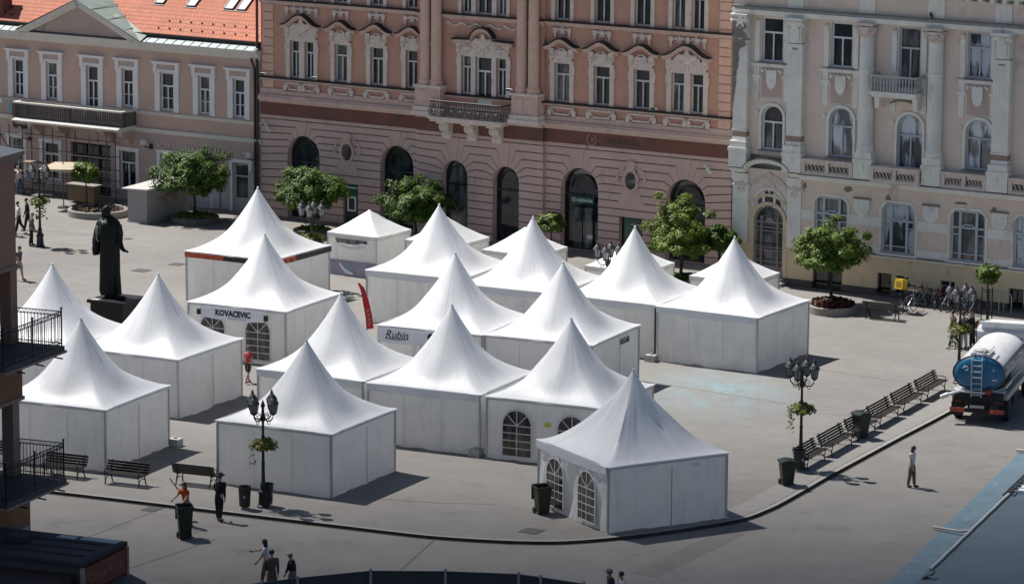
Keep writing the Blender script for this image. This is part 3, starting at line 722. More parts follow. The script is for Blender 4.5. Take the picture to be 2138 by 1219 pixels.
# ground floor: joint sheet with openings, blocks in front of it
mb = MB()
gh = [(c - r, c + r, 0.02, t, s) for c, r, t, s in arches]
small = [(5.42, 6.28, 0.02, 2.40, None), (22.45, 23.72, 0.35, 2.10, None)]
seg = [(0, bayu[0], 0.0), (bayu[0], bayu[1], OFF_C), (bayu[1], OB_W, 0.0)]
for a, b, yy in seg:
    holed_wall(mb, a, b, 0, 5.42, [h for h in gh + small if a < (h[0] + h[1]) / 2 < b], yy + 0.0, 0.45, 0, 1)
mb.build('ground_floor_wall', [OB_JOINT, OB_RUST], ob)
ROWH = 0.44; NTH = 5
def joints(edge, sgn):
    """joint polyline ends at a pier side; edge = arch tuple, or a plain x"""
    res = []
    nlow = 8
    if isinstance(edge, tuple):
        c, r, t, s = edge
        for k in range(nlow + 1): res.append([(c + sgn * (r + 0.02), s * k / nlow)])
        for k in range(1, NTH):
            th = R(90) * k / NTH * 0.98; z = s + (5.30 - s) * k / NTH
            px_, pz = c + sgn * (r + .02) * math.cos(th), s + (t - s + .02) * math.sin(th)
            rho = max((z - pz) / math.sin(th), 0.05); res.append([(px_, pz), (px_ + sgn * rho * math.cos(th), z)])
        th = R(90) * 0.93
        res.append([(c + sgn * (r + .02) * math.cos(th), s + (t - s + .02) * math.sin(th)), (c + sgn * (r + .8) * math.cos(th) * 0.95, 5.30)])
    else:
        for k in range(nlow + 1): res.append([(edge, 3.35 * k / nlow)])
        for k in range(1, NTH + 1): res.append([(edge, 3.35 + (5.30 - 3.35) * k / NTH)])
    return res
mb = MB(); g_ = 0.028
edges = [(0.0, 'x')] + [(a, 'a') for a in arches] + [(OB_W, 'x')]
cuts = [h for h in small]
def clip_x(poly, lo, hi):
    def cl(p, xx, keep):
        out = []
        for i in range(len(p)):
            a, b = p[i], p[(i + 1) % len(p)]
            ia, ib = keep(a[0]), keep(b[0])
            if ia: out.append(a)
            if ia != ib:
                t = (xx - a[0]) / (b[0] - a[0]); out.append((xx, a[1] + t * (b[1] - a[1])))
        return out
    p = cl(poly, lo, lambda x: x >= lo - 1e-9)
    return cl(p, hi, lambda x: x <= hi + 1e-9) if len(p) > 2 else []
for i in range(len(edges) - 1):
    Lj = joints(edges[i][0], 1); Rj = joints(edges[i + 1][0], -1)
    x_lo = edges[i][0] if edges[i][1] == 'x' else edges[i][0][0]; x_hi = edges[i + 1][0] if edges[i + 1][1] == 'x' else edges[i + 1][0][0]
    spans = [(x_lo, x_hi, offy((x_lo + x_hi) / 2))]
    for bb in bayu:
        if x_lo < bb < x_hi:
            spans = [(x_lo, bb, offy(bb - .1)), (bb, x_hi, offy(bb + .1))]
    for k in range(len(Lj) - 1):
        lower = Lj[k] + Rj[k][::-1]; upper = Lj[k + 1] + Rj[k + 1][::-1]
        poly = [(x, z + g_) for x, z in lower] + [(x, z - g_) for x, z in upper[::-1]]
        for a, b, yy in spans:
            pcs = [(a, b)]
            for h in cuts:
                if a < h[0] < b and (upper[0][1] + upper[-1][1]) / 2 < h[3] + .2: pcs = [(a, h[0] - .05), (h[1] + .05, b)]
            for lo, hi in pcs:
                q = clip_x(poly, lo, hi)
                if len(q) > 2: mb.prism(q, yy - 0.055, yy - 0.001)
# keystones
for c, r, t, s in arches:
    yy = offy(c); a = R(90) * 0.07
    w0, w1 = r * math.sin(a) , (r + .8) * math.sin(a)
    mb.prism([(c - w0, t + .02), (c + w0, t + .02), (c + w1 * 1.4, 5.28), (c - w1 * 1.4, 5.28)], yy - 0.09, yy - 0.001)
    n = 16
    mb.band([(c + (r + .0) * math.cos(PI * j / n), s + (t - s) * math.sin(PI * j / n)) for j in range(n + 1)][::-1], 0.05, yy - .035, yy + .10)
mb.build('rusticated_blocks', OB_RUST, ob)
# shop fronts in the arches
SHOP_DARK = mat('dark_shop_frame', (0.022, 0.022, 0.026), 0.5, 0.15, 4)
GREEN_SIGN = mat('bank_green', (0.012, 0.075, 0.045), 0.5, 0.12, 3)
SIGN_WHITE = mat('sign_white', (0.62, 0.68, 0.65), 0.5, 0.05, 3)
for i, (c, r, t, s) in enumerate(arches):
    y = offy(c) + 0.32
    w = window(ob, c - r + .01, c + r - .01, 0.04, t - .01, s, y, SHOP_DARK, GLASS if i != 2 else GLASS_GREY, 0.09, 0.68 if i != 4 else 0.66, 1 if i in (0, 1, 5) else 0, 'shop_window' if i != 4 else 'bank_entrance')
    mb = MB(); n = 12
    mb.band([(c + r * .62 * math.cos(PI * j / n), s + (t - s) * .62 * math.sin(PI * j / n)) for j in range(n + 1)][::-1], 0.06, y - .01, y + .04)
    mb.build('fanlight_bar', SHOP_DARK, w)
    if i == 4:
        mb = MB(); mb.box(c - .65, c + .72, y - .12, y - .04, 2.42, 2.78); mb.build('fascia', GREEN_SIGN, w)
        text('lettering', 'otpbanka', 0.26, SIGN_WHITE, w, (c + .15, y - .125, 2.60), (PI / 2, 0, 0), 0.004)
        mb = MB(); n = 14; rr = 0.085
        mb.band([(c - .48 + rr * math.cos(R(60) - 2 * PI * .9 * j / n), 2.60 + rr * math.sin(R(60) - 2 * PI * .9 * j / n)) for j in range(n + 1)], 0.03, y - .13, y - .125); mb.ell((c - .48, y - .127, 2.61), (.035, .006, .035), 8, 4)
        mb.build('emblem', SIGN_WHITE, w)
        mb = MB(); mb.box(c - .55, c - .02, y - .05, y - .01, 0.1, 2.2); mb.box(c + .04, c + .6, y - .05, y - .01, 0.1, 2.2); mb.build('door_leaf', GLASS_GREY, w)
        mb = MB(); mb.box(c + .30, c + .62, y - .07, y - .055, .62, .82); mb.build('notice', SIGN_WHITE, w)
# cash machine panel and green side window
mb = MB(); mb.box(5.43, 6.27, .05, .20, 0.03, 1.35); mb.box(5.43, 6.27, .05, .20, 1.35, 2.39, 1); mb.box(5.60, 6.16, .0, .06, 0.72, 1.52, 2); mb.box(5.70, 6.06, -.015, 0.001, 0.82, 1.42, 0)
mb.box(5.55, 6.2, .03, .055, 1.95, 2.02, 2)
mb.build('cash_machine', [SHOP_DARK, GREEN_SIGN, SIGN_WHITE], ob)
w = window(ob, 22.46, 23.71, .36, 2.09, None, .12, SHOP_DARK, glass('green_glass', (0.008, 0.05, 0.035), .1, (0.012, 0.09, 0.06)), .06, 0, 0, 'side_window')
text('lettering', 'otpbanka', 0.15, SIGN_WHITE, w, (23.2, .20, 1.62), (PI / 2, 0, 0), 0.0)
# oval windows with cartouches
for cu_ in (5.65, 23.08):
    z = 3.90; mb = MB(); n = 18
    ring = [(cu_ + .34 * math.cos(2 * PI * j / n), z + .46 * math.sin(2 * PI * j / n)) for j in range(n + 1)]
    mb.band(ring[::-1], 0.13, -.16, -.05)
    mb.prism([(cu_ - .28, z + .5), (cu_ + .28, z + .5), (cu_ + .16, z + .95), (cu_ - .16, z + .95)], -.20, -.05); mb.ell((cu_, -.15, z + .88), (.32, .1, .17), 9, 6)
    for sx in (-1, 1):
        mb.band([(cu_ + sx * .3, z + .62), (cu_ + sx * .65, z + .45), (cu_ + sx * .78, z + .05), (cu_ + sx * .62, z - .1)][::sx], .12, -.12, -.05)
    mb.prism([(cu_ - .45, z - .45), (cu_ + .45, z - .45), (cu_ + .75, z - 1.15), (cu_ - .75, z - 1.15)], -.085, -.05)
    o = mb.build('oval_window', OB_RUST, ob)
    mb = MB(); mb.prism([(cu_ + .31 * math.cos(2 * PI * j / n), z + .43 * math.sin(2 * PI * j / n)) for j in range(n)], -.075, -.06); mb.build('pane', GLASS, o)
# brown sign band and cornice above it
for a, b, yy in seg:
    a0 = a if a == 0 else a
    mb = MB(); mb.box(a, b, yy - 0.06, yy + .2, 5.50, 6.22); mb.build('sign_band', OB_BROWN, ob)
    mb = MB()
    mb.box(a, b, yy - .12, yy + .2, 5.34, 5.42); mb.box(a, b, yy - .09, yy + .2, 5.42, 5.50)
    mb.box(a, b, yy - .22, yy + .2, 6.22, 6.34); mb.box(a, b, yy - .34, yy + .2, 6.34, 6.52); mb.box(a, b, yy - .26, yy + .2, 6.52, 6.62)
    mb.box(a, b, yy - .10, yy + .2, 6.62, 6.84)
    mb.build('string_course', OB_TRIM, ob)
o = text('sign_lettering', 'otpbanka', 0.55, mat('dark_letters', (0.10, 0.06, 0.05), 0.5, 0.1, 4), ob, (22.55, -.062, 5.86), (PI / 2, 0, 0), 0.004, ext=.02)
mb = MB(); n = 16; rr = .24
mb.band([(20.75 + rr * math.cos(R(70) - 2 * PI * .9 * j / n), 5.82 + rr * math.sin(R(70) - 2 * PI * .9 * j / n)) for j in range(n + 1)], .07, -.10, -.06); mb.ell((20.78, -.08, 5.84), (.09, .02, .09), 8, 5)
mb.build('sign_emblem', mat('dull_emblem', (0.26, 0.18, 0.16), .6, .1, 4), ob)
# first and second floor walls
W1 = [(1.93, 3.49, 'd'), (4.83, 5.66, 's'), (7.11, 7.95, 's'), (9.36, 10.16, 's'), (12.95, 15.7, 't'), (18.47, 19.38, 's'), (20.80, 21.76, 's'), (23.14, 24.10, 's'), (25.32, 27.18, 'd')]
Z1a, Z1b, Z2a, Z2b = 7.62, 9.62, 11.82, 14.0
def sub(a, b, k):
    if k == 's': return [(a, b)]
    if k == 'd': m_ = (a + b) / 2; return [(a, m_ - .17), (m_ + .17, b)]
    w3 = (b - a); return [(a, a + w3 * .22), (a + w3 * .32, a + w3 * .68), (a + w3 * .78, b)]
mb = MB()
for sa, sb, yy in seg:
    hs = []
    for a, b, k in W1:
        if sa <= a < sb:
            for i, (p, q) in enumerate(sub(a, b, k)):
                door = (k == 't' and i == 1)
                hs += [(p, q, Z1a - (.55 if door else 0), Z1b, None), (p, q, Z2a, Z2b, None)]
    holed_wall(mb, sa, sb, 6.6, ZT, hs, yy, .22)
for bb, s in ((bayu[0], 1), (bayu[1], -1)):
    mb.quad((bb, OFF_C, 0), (bb, 0, 0), (bb, 0, ZT), (bb, OFF_C, ZT))
mb.build('upper_wall', OB_PLASTER, ob)
# courses
for a, b, yy in seg:
    mb = MB()
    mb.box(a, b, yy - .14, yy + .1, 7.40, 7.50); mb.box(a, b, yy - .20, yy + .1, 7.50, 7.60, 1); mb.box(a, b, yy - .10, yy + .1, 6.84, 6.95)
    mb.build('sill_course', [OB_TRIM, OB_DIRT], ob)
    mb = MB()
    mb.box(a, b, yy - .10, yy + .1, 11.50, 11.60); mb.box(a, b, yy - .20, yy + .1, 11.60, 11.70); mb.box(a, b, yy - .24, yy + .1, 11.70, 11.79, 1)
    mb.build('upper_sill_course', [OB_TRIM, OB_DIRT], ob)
mb = MB(); mb.box(-.3, OB_W + .3, -.7, .2, 15.3, 15.75); mb.build('main_cornice', OB_TRIM, ob)
ti = 0
for a, b, k in W1:
    yy = offy((a + b) / 2)
    for i, (p, q) in enumerate(sub(a, b, k)):
        door = (k == 't' and i == 1)
        ti += 1
        window(ob, p, q, Z1a - (.55 if door else 0), Z1b, None, yy + .12, CREAM_PAINT if not door else WHITE_PAINT, [GLASS, GLASS_GREY][(ti * 5) % 3 == 0], .07, .70, 1, 'balcony_door' if door else 'window', kick=.5 if door else 0)
        window(ob, p, q, Z2a, Z2b, None, yy + .12, CREAM_PAINT, [GLASS, GLASS_GREY][(ti * 3) % 4 == 0], .07, .70, 1)
    # architrave, ears and pediment of the first floor
    mb = MB(); fw = .24
    mb.box(a - fw, a - .0, yy - .10, yy + .02, Z1a - .05, Z1b + .12); mb.box(b + .0, b + fw, yy - .10, yy + .02, Z1a - .05, Z1b + .12); mb.box(a, b, yy - .10, yy + .02, Z1b, Z1b + .12)
    for p, q in zip(sub(a, b, k), sub(a, b, k)[1:]): mb.box(p[1], q[0], yy - .09, yy + .02, Z1a - .05, Z1b)
    mb.box(a - .06, b + .06, yy - .115, yy + .02, Z1b + .12, Z1b + .62)
    for sx, xx in ((-1, a - fw / 2), (1, b + fw / 2)):
        mb.box(xx - .13, xx + .13, yy - .20, yy + .02, Z1b + .25, Z1b + .72); mb.ell((xx, yy - .20, Z1b + .28), (.11, .1, .16), 7, 5); mb.ell((xx + sx * .12, yy - .07, Z1b - .35), (.09, .07, .28), 7, 5); mb.ell((xx + sx * .1, yy - .07, Z1b - .9), (.06, .05, .2), 7, 5)
    mb.build('architrave', OB_ORN, ob)
    mb = MB(); m_ = (a + b) / 2; hw = (b - a) / 2 + fw + (.30 if k == 's' else .2); zb = Z1b + .72
    rise = .38 if k == 's' else (.55 if k == 'd' else .62); flat = .28 if k != 't' else .62
    path = [(m_ - hw, zb)] + [(m_ + (hw - flat * hw * (1 if k != 't' else 1)) * math.sin(-PI / 2 + PI * j / 14), zb + .04 + rise * math.cos(-PI / 2 + PI * j / 14) ** 1.1) for j in range(0, 15)] + [(m_ + hw, zb)]
    if k != 't': path = [(m_ - hw, zb), (m_ - hw * .93, zb)] + [(m_ + hw * .86 * t / 8, zb + .02 + rise * (.5 + .5 * math.cos(PI * t / 8)) ** .85) for t in range(-8, 9)] + [(m_ + hw * .93, zb), (m_ + hw, zb)]
    mb.band(path, .10, yy - .34, yy + .02); mb.band([(x, z - .10) for x, z in path], .10, yy - .22, yy + .02)
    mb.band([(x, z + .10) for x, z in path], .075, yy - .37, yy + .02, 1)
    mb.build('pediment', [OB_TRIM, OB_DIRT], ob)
    mb = MB(); s = 1.0 if k == 's' else 1.5
    if k == 's':
        n = 12; mb.band([(m_ + .27 * math.cos(PI * j / n), Z1b + .44 + .26 * math.sin(PI * j / n)) for j in range(n + 1)][::-1], .07, yy - .17, yy - .10)
        for sx in (-1, 1): mb.ell((m_ + sx * .30, yy - .13, Z1b + .36), (.09, .06, .1), 7, 5)
    else: relief(mb, m_, Z1b + .72, s * 1.05, yy - .15)
    if k == 't':
        for sx in (-1, 1): relief(mb, m_ + sx * 1.0, Z1b + .38, .75, yy - .14)
    # breast panel under the sill and drops above the pediment
    for p, q in ([(a, b)] if k == 's' else sub(a, b, k)):
        if k == 't': continue
        mb.band([(p - .22, 7.36), (p + .02, 7.02), (q - .02, 7.02), (q + .22, 7.36)][::-1], .075, yy - .13, yy + .0)
        mb.box(p - .3, q + .3, yy - .13, yy + 0, 7.27, 7.36)
        for xx in (p - .28, q + .28): mb.ell((xx, yy - .1, 7.08), (.14, .09, .22), 7, 5)
        mb.box(p - .42, q + .42, yy - .10, yy + 0, 6.845, 6.93)
    if k != 't':
        xs = [m_ - .42, m_ + .42] if k == 's' else [m_ - .95, m_, m_ + .95]
        for xx in xs: urn(mb, xx, 11.28, yy - .09, .95)
        for xx in ([m_] if k == 's' else [m_ - .48, m_ + .48]): relief(mb, xx, 11.30, .72, yy - .06)
    else:
        xs = [12.1 + .88 * i for i in range(6)]
        for i in range(5):
            mb.band([(xs[i] + .88 * j / 12, 11.30 - .20 * math.sin(PI * j / 12)) for j in range(13)], .07, yy - .08, yy)
            mb.ell((xs[i], yy - .06, 11.28), (.08, .06, .08), 7, 5)
    mb.build('stucco_ornament', OB_ORN, ob, 50)
    mb = MB()
    mb.box(a - .2, a, yy - .09, yy + .02, Z2a - .05, Z2b + .2); mb.box(b, b + .2, yy - .09, yy + .02, Z2a - .05, Z2b + .2); mb.box(a, b, yy - .09, yy + .02, Z2b, Z2b + .2)
    for p, q in zip(sub(a, b, k), sub(a, b, k)[1:]): mb.box(p[1], q[0], yy - .08, yy + .02, Z2a - .05, Z2b)
    mb.build('upper_architrave', OB_ORN, ob)
# blank tympanum plaster between window heads and pediments is the wall; corner quoins
for u in (.15, 28.03):
    mb = MB(); z = 6.98
    while z < 15.2:
        mb.box(u, u + .70, -.06, .02, z, z + .40); z += .455
    mb.build('quoin', mat('quoin_stone', (0.689, 0.436, 0.338), 0.85, 0.1, 2, 0.1), ob)
# giant columns on pedestals
COLM = mat('column_stucco', (0.65, 0.442, 0.358), 0.85, 0.08, 1.5, 0.1, 9)
for grp in ((10.88, 11.57), (16.80, 17.50)):
    mid = sum(grp) / 2; y = OFF_C - .30
    mb = MB()
    mb.box(mid - .78, mid + .78, OFF_C - .62, OFF_C, 6.86, 7.86); mb.box(mid - .86, mid + .86, OFF_C - .72, OFF_C, 6.62, 6.86, 1); mb.box(mid - .92, mid + .92, OFF_C - .80, OFF_C, 6.40, 6.62, 1)
    for g2 in grp: mb.box(g2 - .26, g2 + .26, OFF_C - .65, OFF_C - .60, 7.0, 7.72)
    mb.box(mid - .86, mid + .86, OFF_C - .70, OFF_C, 7.86, 7.98, 1)
    p = mb.build('column_pedestal', [OB_TRIM, OB_ORN], ob)
    for g2 in grp:
        mb = MB(); mb.lathe([(.36, 7.98), (.36, 8.06), (.33, 8.12), (.36, 8.2), (.31, 8.28), (.285, 8.36), (.285, 10.1), (.305, 10.12), (.305, 10.2), (.285, 10.22), (.27, 13.2), (.25, 15.3)], (g2, y), 18)
        mb.build('column', COLM, ob, 35)
# balcony with iron basket railing on consoles
by0 = OFF_C - 1.0; b0, b1 = 11.62, 15.98
mb = MB(); mb.box(b0 - .1, b1 + .1, by0 - .05, OFF_C, 6.30, 6.44); mb.box(b0, b1, by0, OFF_C, 6.18, 6.30)
bal = mb.build('balcony', OB_ORN, ob)
mb = MB()
for x in [b0 + .05 + .16 * i for i in range(int((b1 - b0) / .16) + 1)]:
    mb.tube([(x, by0 + .02, 6.44), (x, by0 - .10, 6.62), (x, by0 - .02, 6.85), (x, by0 + .02, 7.22)], .014, 4)
for s in (b0 + .03, b1 - .03):
    for yy in [by0 + .15 + .17 * i for i in range(5)]: mb.tube([(s, yy, 6.44), (s, yy, 7.22)], .014, 4)
    mb.box(s - .03, s + .03, by0, OFF_C - .05, 7.22, 7.27)
    n = 10; mb.tube([(s, by0 - .02 + .14 * math.cos(2 * PI * j / n), 6.7 + .14 * math.sin(2 * PI * j / n)) for j in range(n + 1)], .02, 4)
mb.box(b0, b1, by0 - .01, by0 + .05, 7.22, 7.28); mb.box(b0, b1, by0 - .02, by0 + .03, 6.90, 6.94)
for i in range(8):
    x = b0 + .3 + i * .54; n = 10; mb.tube([(x + .13 * math.cos(2 * PI * j / n), by0 - .07, 6.68 + .13 * math.sin(2 * PI * j / n)) for j in range(n + 1)], .018, 4)
mb.build('railing', BLACK_IRON, bal)
mb = MB(); mb.box(b0, b1, by0 - .03, by0 + .06, 7.281, 7.30); mb.build('handrail', STONE_LIGHT, bal)
for x in (12.2, 13.75, 15.28):
    mb = MB(); T = Matrix.Translation((x, 0, 0)) @ Matrix.Rotation(PI / 2, 4, 'Z')
    prof = [(OFF_C - .06, 5.20), (OFF_C - .28, 5.22), (OFF_C - .34, 5.42), (OFF_C - .26, 5.56), (OFF_C - .50, 5.66), (OFF_C - .62, 5.86), (OFF_C - .55, 6.0), (OFF_C - .85, 6.06), (OFF_C - .9, 6.18), (OFF_C - .06, 6.18)]
    vs = [(x - .28, a, z) for a, z in prof] + [(x + .28, a, z) for a, z in prof]; n = len(prof)
    mb.add(vs, [tuple(range(n)), tuple(range(2 * n - 1, n - 1, -1))] + [(i, (i + 1) % n, (i + 1) % n + n, i + n) for i in range(n)])
    mb.build('console', OB_ORN, bal)
# floodlights and cameras screwed to the ledges
for (u, z, d) in ((.55, 7.72, .55), (3.9, 7.74, .55), (16.45, 8.12, .95), (24.6, 7.7, .5)):
    mb = MB(); yy = offy(u)
    mb.tube([(u, yy - .1, z - .2), (u, yy - d, z)], .02, 5, 1); mb.box(u - .16, u + .16, yy - d - .12, yy - d + .08, z, z + .11); mb.box(u - .14, u + .14, yy - d - .13, yy - d - .12, z + .01, z + .1, 1); mb.build('floodlight', [SIGN_WHITE, BLACK_IRON], ob)
for (u, z) in ((.6, 4.75), (27.6, 4.85)):
    mb = MB(); mb.tube([(u, 0, z), (u, -.3, z + .02)], .03, 6); mb.tube([(u - .02, -.3, z + .1), (u + .28, -.5, z - .06)], .075, 8); mb.tube([(u - .16, -.26, z + .28), (u + .08, -.45, z + .12)], .07, 8); mb.build('security_camera', SIGN_WHITE, ob, 40)
mb = MB(); mb.tube([(-.17, -.12, .3), (-.17, -.12, 15.4)], .075, 8); mb.build('drainpipe', mat('dark_pipe', (0.05, 0.04, 0.04), .6, .2, 3), ob)
mb = MB(); mb.tube([(29.02, -.14, .3), (29.02, -.14, 15.4)], .09, 8); mb.build('drainpipe', BLACK_IRON, ob)
# ================================================================== low pink house with the tiled roof at the left
lb = thing('pink_townhouse', 'two storey pink townhouse with orange tiled roof, triangular gable and long balcony', 'building', (ob0.x, ob0.y, 0), FH)
LB_PL = mat('dusty_pink_plaster', (0.562, 0.394, 0.319), 0.85, 0.07, 0.9, 0.08, 8, stain=(0.8, 0.62, 0.85, (0.28, 0.19, 0.16), (1, 1, 0.4)))
LB_LOW = mat('dusty_pink_base', (0.488, 0.369, 0.325), 0.85, 0.09, 0.9, 0.08, 8, stain=(0.9, 0.6, 0.85, (0.22, 0.17, 0.15), (1, 1, 0.4)))
LB_TRIM = mat('grey_white_trim', (0.663, 0.625, 0.562), 0.8, 0.07, 2, 0.08)
LB_WIN = mat('white_surround', (0.775, 0.75, 0.75), 0.8, 0.06, 2, 0.05)
ZINC = mat('zinc_sheet', (0.40, 0.45, 0.45), 0.35, 0.12, 2.5, metal=0.5)
PATINA = mat('green_patina', (0.20, 0.25, 0.225), 0.6, 0.2, 1.2, 0.05, stain=(1.5, .55, .7, (0.42, 0.40, 0.30), (1, 1, 1)))
x0 = -24.0
win_u = [(-17.13, -16.37), (-14.75, -13.96), (-9.44, -8.64), (-6.80, -5.86), (-4.20, -3.42), (-1.87, -1.08), (-19.6, -18.8), (-22.1, -21.3)]
holes = [(a, b, 5.17, 7.28, None) for a, b in win_u] + [(-11.92, -11.08, 4.45, 7.28, None)]
shell(lb, x0, -0.05, 9.2, 11, LB_PL)
mb = MB(); holed_wall(mb, x0, -.05, 4.06, 8.45, holes, 0, .18); mb.build('upper_wall', LB_PL, lb)
gfh = [(-17.45, -16.45, .6, 2.85, None), (-15.1, -13.95, .6, 2.75, None), (-13.1, -10.3, 0.02, 2.9, None), (-9.68, -8.52, .55, 2.75, None), (-6.85, -5.6, 0.4, 2.8, None), (-4.9, -3.4, .05, 2.75, None), (-1.95, -.85, 0.03, 2.72, None), (-20, -18.8, .6, 2.8, None)]
mb = MB(); holed_wall(mb, x0, -.05, 0, 4.06, gfh, 0.0, .25); mb.build('lower_wall', LB_LOW, lb)
for i, (a, b) in enumerate(win_u):
    window(lb, a, b, 5.18, 7.27, None, .10, WHITE_PAINT, [GLASS, GLASS_GREY, GLASS][i % 3], .085, .64, 1, rails=1)
window(lb, -11.91, -11.09, 4.46, 7.27, None, .10, WHITE_PAINT, GLASS, .085, .70, 1, 'balcony_door', kick=.55, rails=1)
for a, b in win_u + [(-11.92, -11.08)]:
    mb = MB(); fw = .34; zb = 5.10 if a != -11.92 else 4.45
    mb.box(a - fw, a, -.07, .02, zb, 7.30); mb.box(b, b + fw, -.07, .02, zb, 7.30); mb.box(a - fw, b + fw, -.085, .02, 7.30, 7.42); mb.box(a - fw - .03, b + fw + .03, -.075, .02, 7.42, 7.72, 1)
    mb.box(a - fw - .10, b + fw + .10, -.18, .02, 7.72, 7.80); mb.box(a - fw - .16, b + fw + .16, -.25, .02, 7.80, 7.87)
    mb.box(a - fw - .05, a - .02 - fw + .2, -.13, .02, 7.2, 7.72); mb.box(b + fw - .18, b + fw + .05, -.13, .02, 7.2, 7.72)
    mb.box(a - .1, b + .1, -.16, .02, zb - .07, zb, 1)
    mb.build('window_surround', [LB_WIN, LB_LOW], lb)
mb = MB()
mb.box(x0, -.02, -.10, .02, 4.93, 5.03); mb.box(x0, -.02, -.05, .02, 4.85, 4.93); mb.box(x0, -.02, -.16, .02, 3.98, 4.10); mb.box(x0, -.02, -.08, .02, 3.86, 3.98)
mb.build('string_course', LB_TRIM, lb)
mb = MB(); mb.box(x0, -.02, -.14, .02, 8.40, 8.52); mb.box(x0, -.02, -.26, .02, 8.52, 8.68); mb.box(x0, -.02, -.42, .02, 8.68, 8.86); mb.box(x0, -.02, -.50, .02, 8.86, 8.92); mb.build('eaves_cornice', LB_TRIM, lb)
# slanted zinc flashing, gutter, tiled roof
mb = MB()
for k in range(40):
    u = -.2 - k * .60
    if -16.4 < u - .3 < -7.9: continue
    mb.add([(u - .57, -.52, 8.93), (u, -.52, 8.93), (u, .10, 9.17), (u - .57, .10, 9.17)], [(0, 1, 2, 3)]); mb.tube([(u - .585, -.525, 8.95), (u - .585, .10, 9.19)], .014, 4)
mb.quad((x0, -.5, 8.925), (-.02, -.5, 8.925), (-.02, .12, 9.165), (x0, .12, 9.165), 1)
mb.build('flashing', [ZINC, mat('dark_zinc', (0.10, 0.11, 0.11), .5, .2, 3, metal=.4)], lb)
def tile_material():
    m = mat('orange_roof_tile', (0.46, 0.150, 0.080), 0.75, 0.14, 0.6, 0.0, stain=(1.2, .52, .75, (0.33, 0.12, 0.075), (1, 1, 1)))
    nt = m.node_tree; N = nt.nodes; L = nt.links; b = N['Principled BSDF']
    src = b.inputs['Base Color'].links[0].from_socket
    tc = N.new('ShaderNodeTexCoord'); mp = N.new('ShaderNodeMapping'); L.new(tc.outputs['Object'], mp.inputs['Vector'])
    br = N.new('ShaderNodeTexBrick'); br.inputs['Scale'].default_value = 1; br.inputs['Brick Width'].default_value = .22; br.inputs['Row Height'].default_value = .30; br.inputs['Mortar Size'].default_value = .012
    br.inputs['Color1'].default_value = (1, 1, 1, 1); br.inputs['Color2'].default_value = (.86, .84, .82, 1); br.inputs['Mortar'].default_value = (.55, .5, .48, 1)
    L.new(mp.outputs['Vector'], br.inputs['Vector'])
    v = N.new('ShaderNodeVectorMath'); v.operation = 'MULTIPLY'; L.new(src, v.inputs[0]); L.new(br.outputs['Color'], v.inputs[1]); L.new(v.outputs[0], b.inputs['Base Color'])
    bp = N.new('ShaderNodeBump'); bp.inputs['Strength'].default_value = .5; bp.inputs['Distance'].default_value = .03; L.new(br.outputs['Fac'], bp.inputs['Height']); bp.invert = True; L.new(bp.outputs['Normal'], b.inputs['Normal'])
    return m
TILE = tile_material()
SL = R(36); ry0, rz0 = .12, 9.36
rlen = 8.2
mb = MB()                                                              # roof built flat in its own plane so the tile courses follow the slope
ROWS = 26
for k in range(ROWS):
    a = k * rlen / ROWS; mb.add([(x0, a, .004), (-.05, a, .004), (-.05, a + rlen / ROWS + .03, -.004), (x0, a + rlen / ROWS + .03, -.004)], [(0, 1, 2, 3)])
roof = mb.build('roof', TILE, lb); roof.location = (0, ry0, rz0); roof.rotation_euler = (SL, 0, 0)
mb = MB(); mb.quad((x0, ry0 + rlen * math.cos(SL), rz0 + rlen * math.sin(SL)), (-.05, ry0 + rlen * math.cos(SL), rz0 + rlen * math.sin(SL)), (-.05, 13, 9.3), (x0, 13, 9.3))
mb.quad((-.05, 0, 9.1), (-.05, ry0 + rlen * math.cos(SL), rz0 + rlen * math.sin(SL)), (-.05, 13, 9.3), (-.05, 13, 9.1), 1); mb.build('rear_roof', [TILE, LB_PL], lb)
mb = MB(); mb.box(x0, -.03, -.04, .14, 9.20, 9.35); mb.build('gutter', BLACK_IRON, lb)
mb = MB()
for r_ in range(2):
    for k in range(32):
        u = -.55 - k * .74 - (r_ % 2) * .37
        if -17.0 < u < -7.3: continue
        mb = MB(); mb.prism([(u - .06, 0), (u + .06, 0), (u, .11)], .40 + r_ * .62, .45 + r_ * .62); mb.box(u - .02, u + .02, .45 + r_ * .62, .62 + r_ * .62, 0, .02); mb.build('snow_guard', BLACK_IRON, roof)
def roof_uv(px, py):
    d = ray(px, py); M = Matrix.Translation(lb.location) @ Matrix.Rotation(FH, 4, 'Z') @ Matrix.Translation((0, ry0, rz0)) @ Matrix.Rotation(SL, 4, 'X')
    Mi = M.inverted(); o_ = Mi @ Vector((0, 0, CAM_H)); dd = Mi.to_3x3() @ d; t = -o_.z / dd.z; q = o_ + dd * t; return q.x, q.y
for px, py, w in ((332, 9, .62), (398, 15, .62), (477, 21, .62), (503, 23, .60)):
    u, v = roof_uv(px, py)
    mb = MB(); h = 1.35
    mb.box(u - w / 2, u + w / 2, v, v + .07, 0, .10); mb.box(u - w / 2, u - w / 2 + .05, v, v + h, 0, .10); mb.box(u + w / 2 - .05, u + w / 2, v, v + h, 0, .10); mb.box(u - w / 2, u + w / 2, v + h - .06, v + h, 0, .11)
    mb.box(u - w / 2 - .05, u + w / 2 + .08, v - .10, v, 0, .03)
    s = mb.build('skylight', BLACK_IRON, roof)
    mb = MB(); mb.box(u - w / 2 + .05, u + w / 2 - .05, v + .07, v + h - .06, .05, .07); mb.build('pane', mat('sky_tone_glass', (0.50, 0.56, 0.60), .08, .08, 1, spec=.9, coat=.5), s)  # mirrored sky is put into the pane's pale base colour
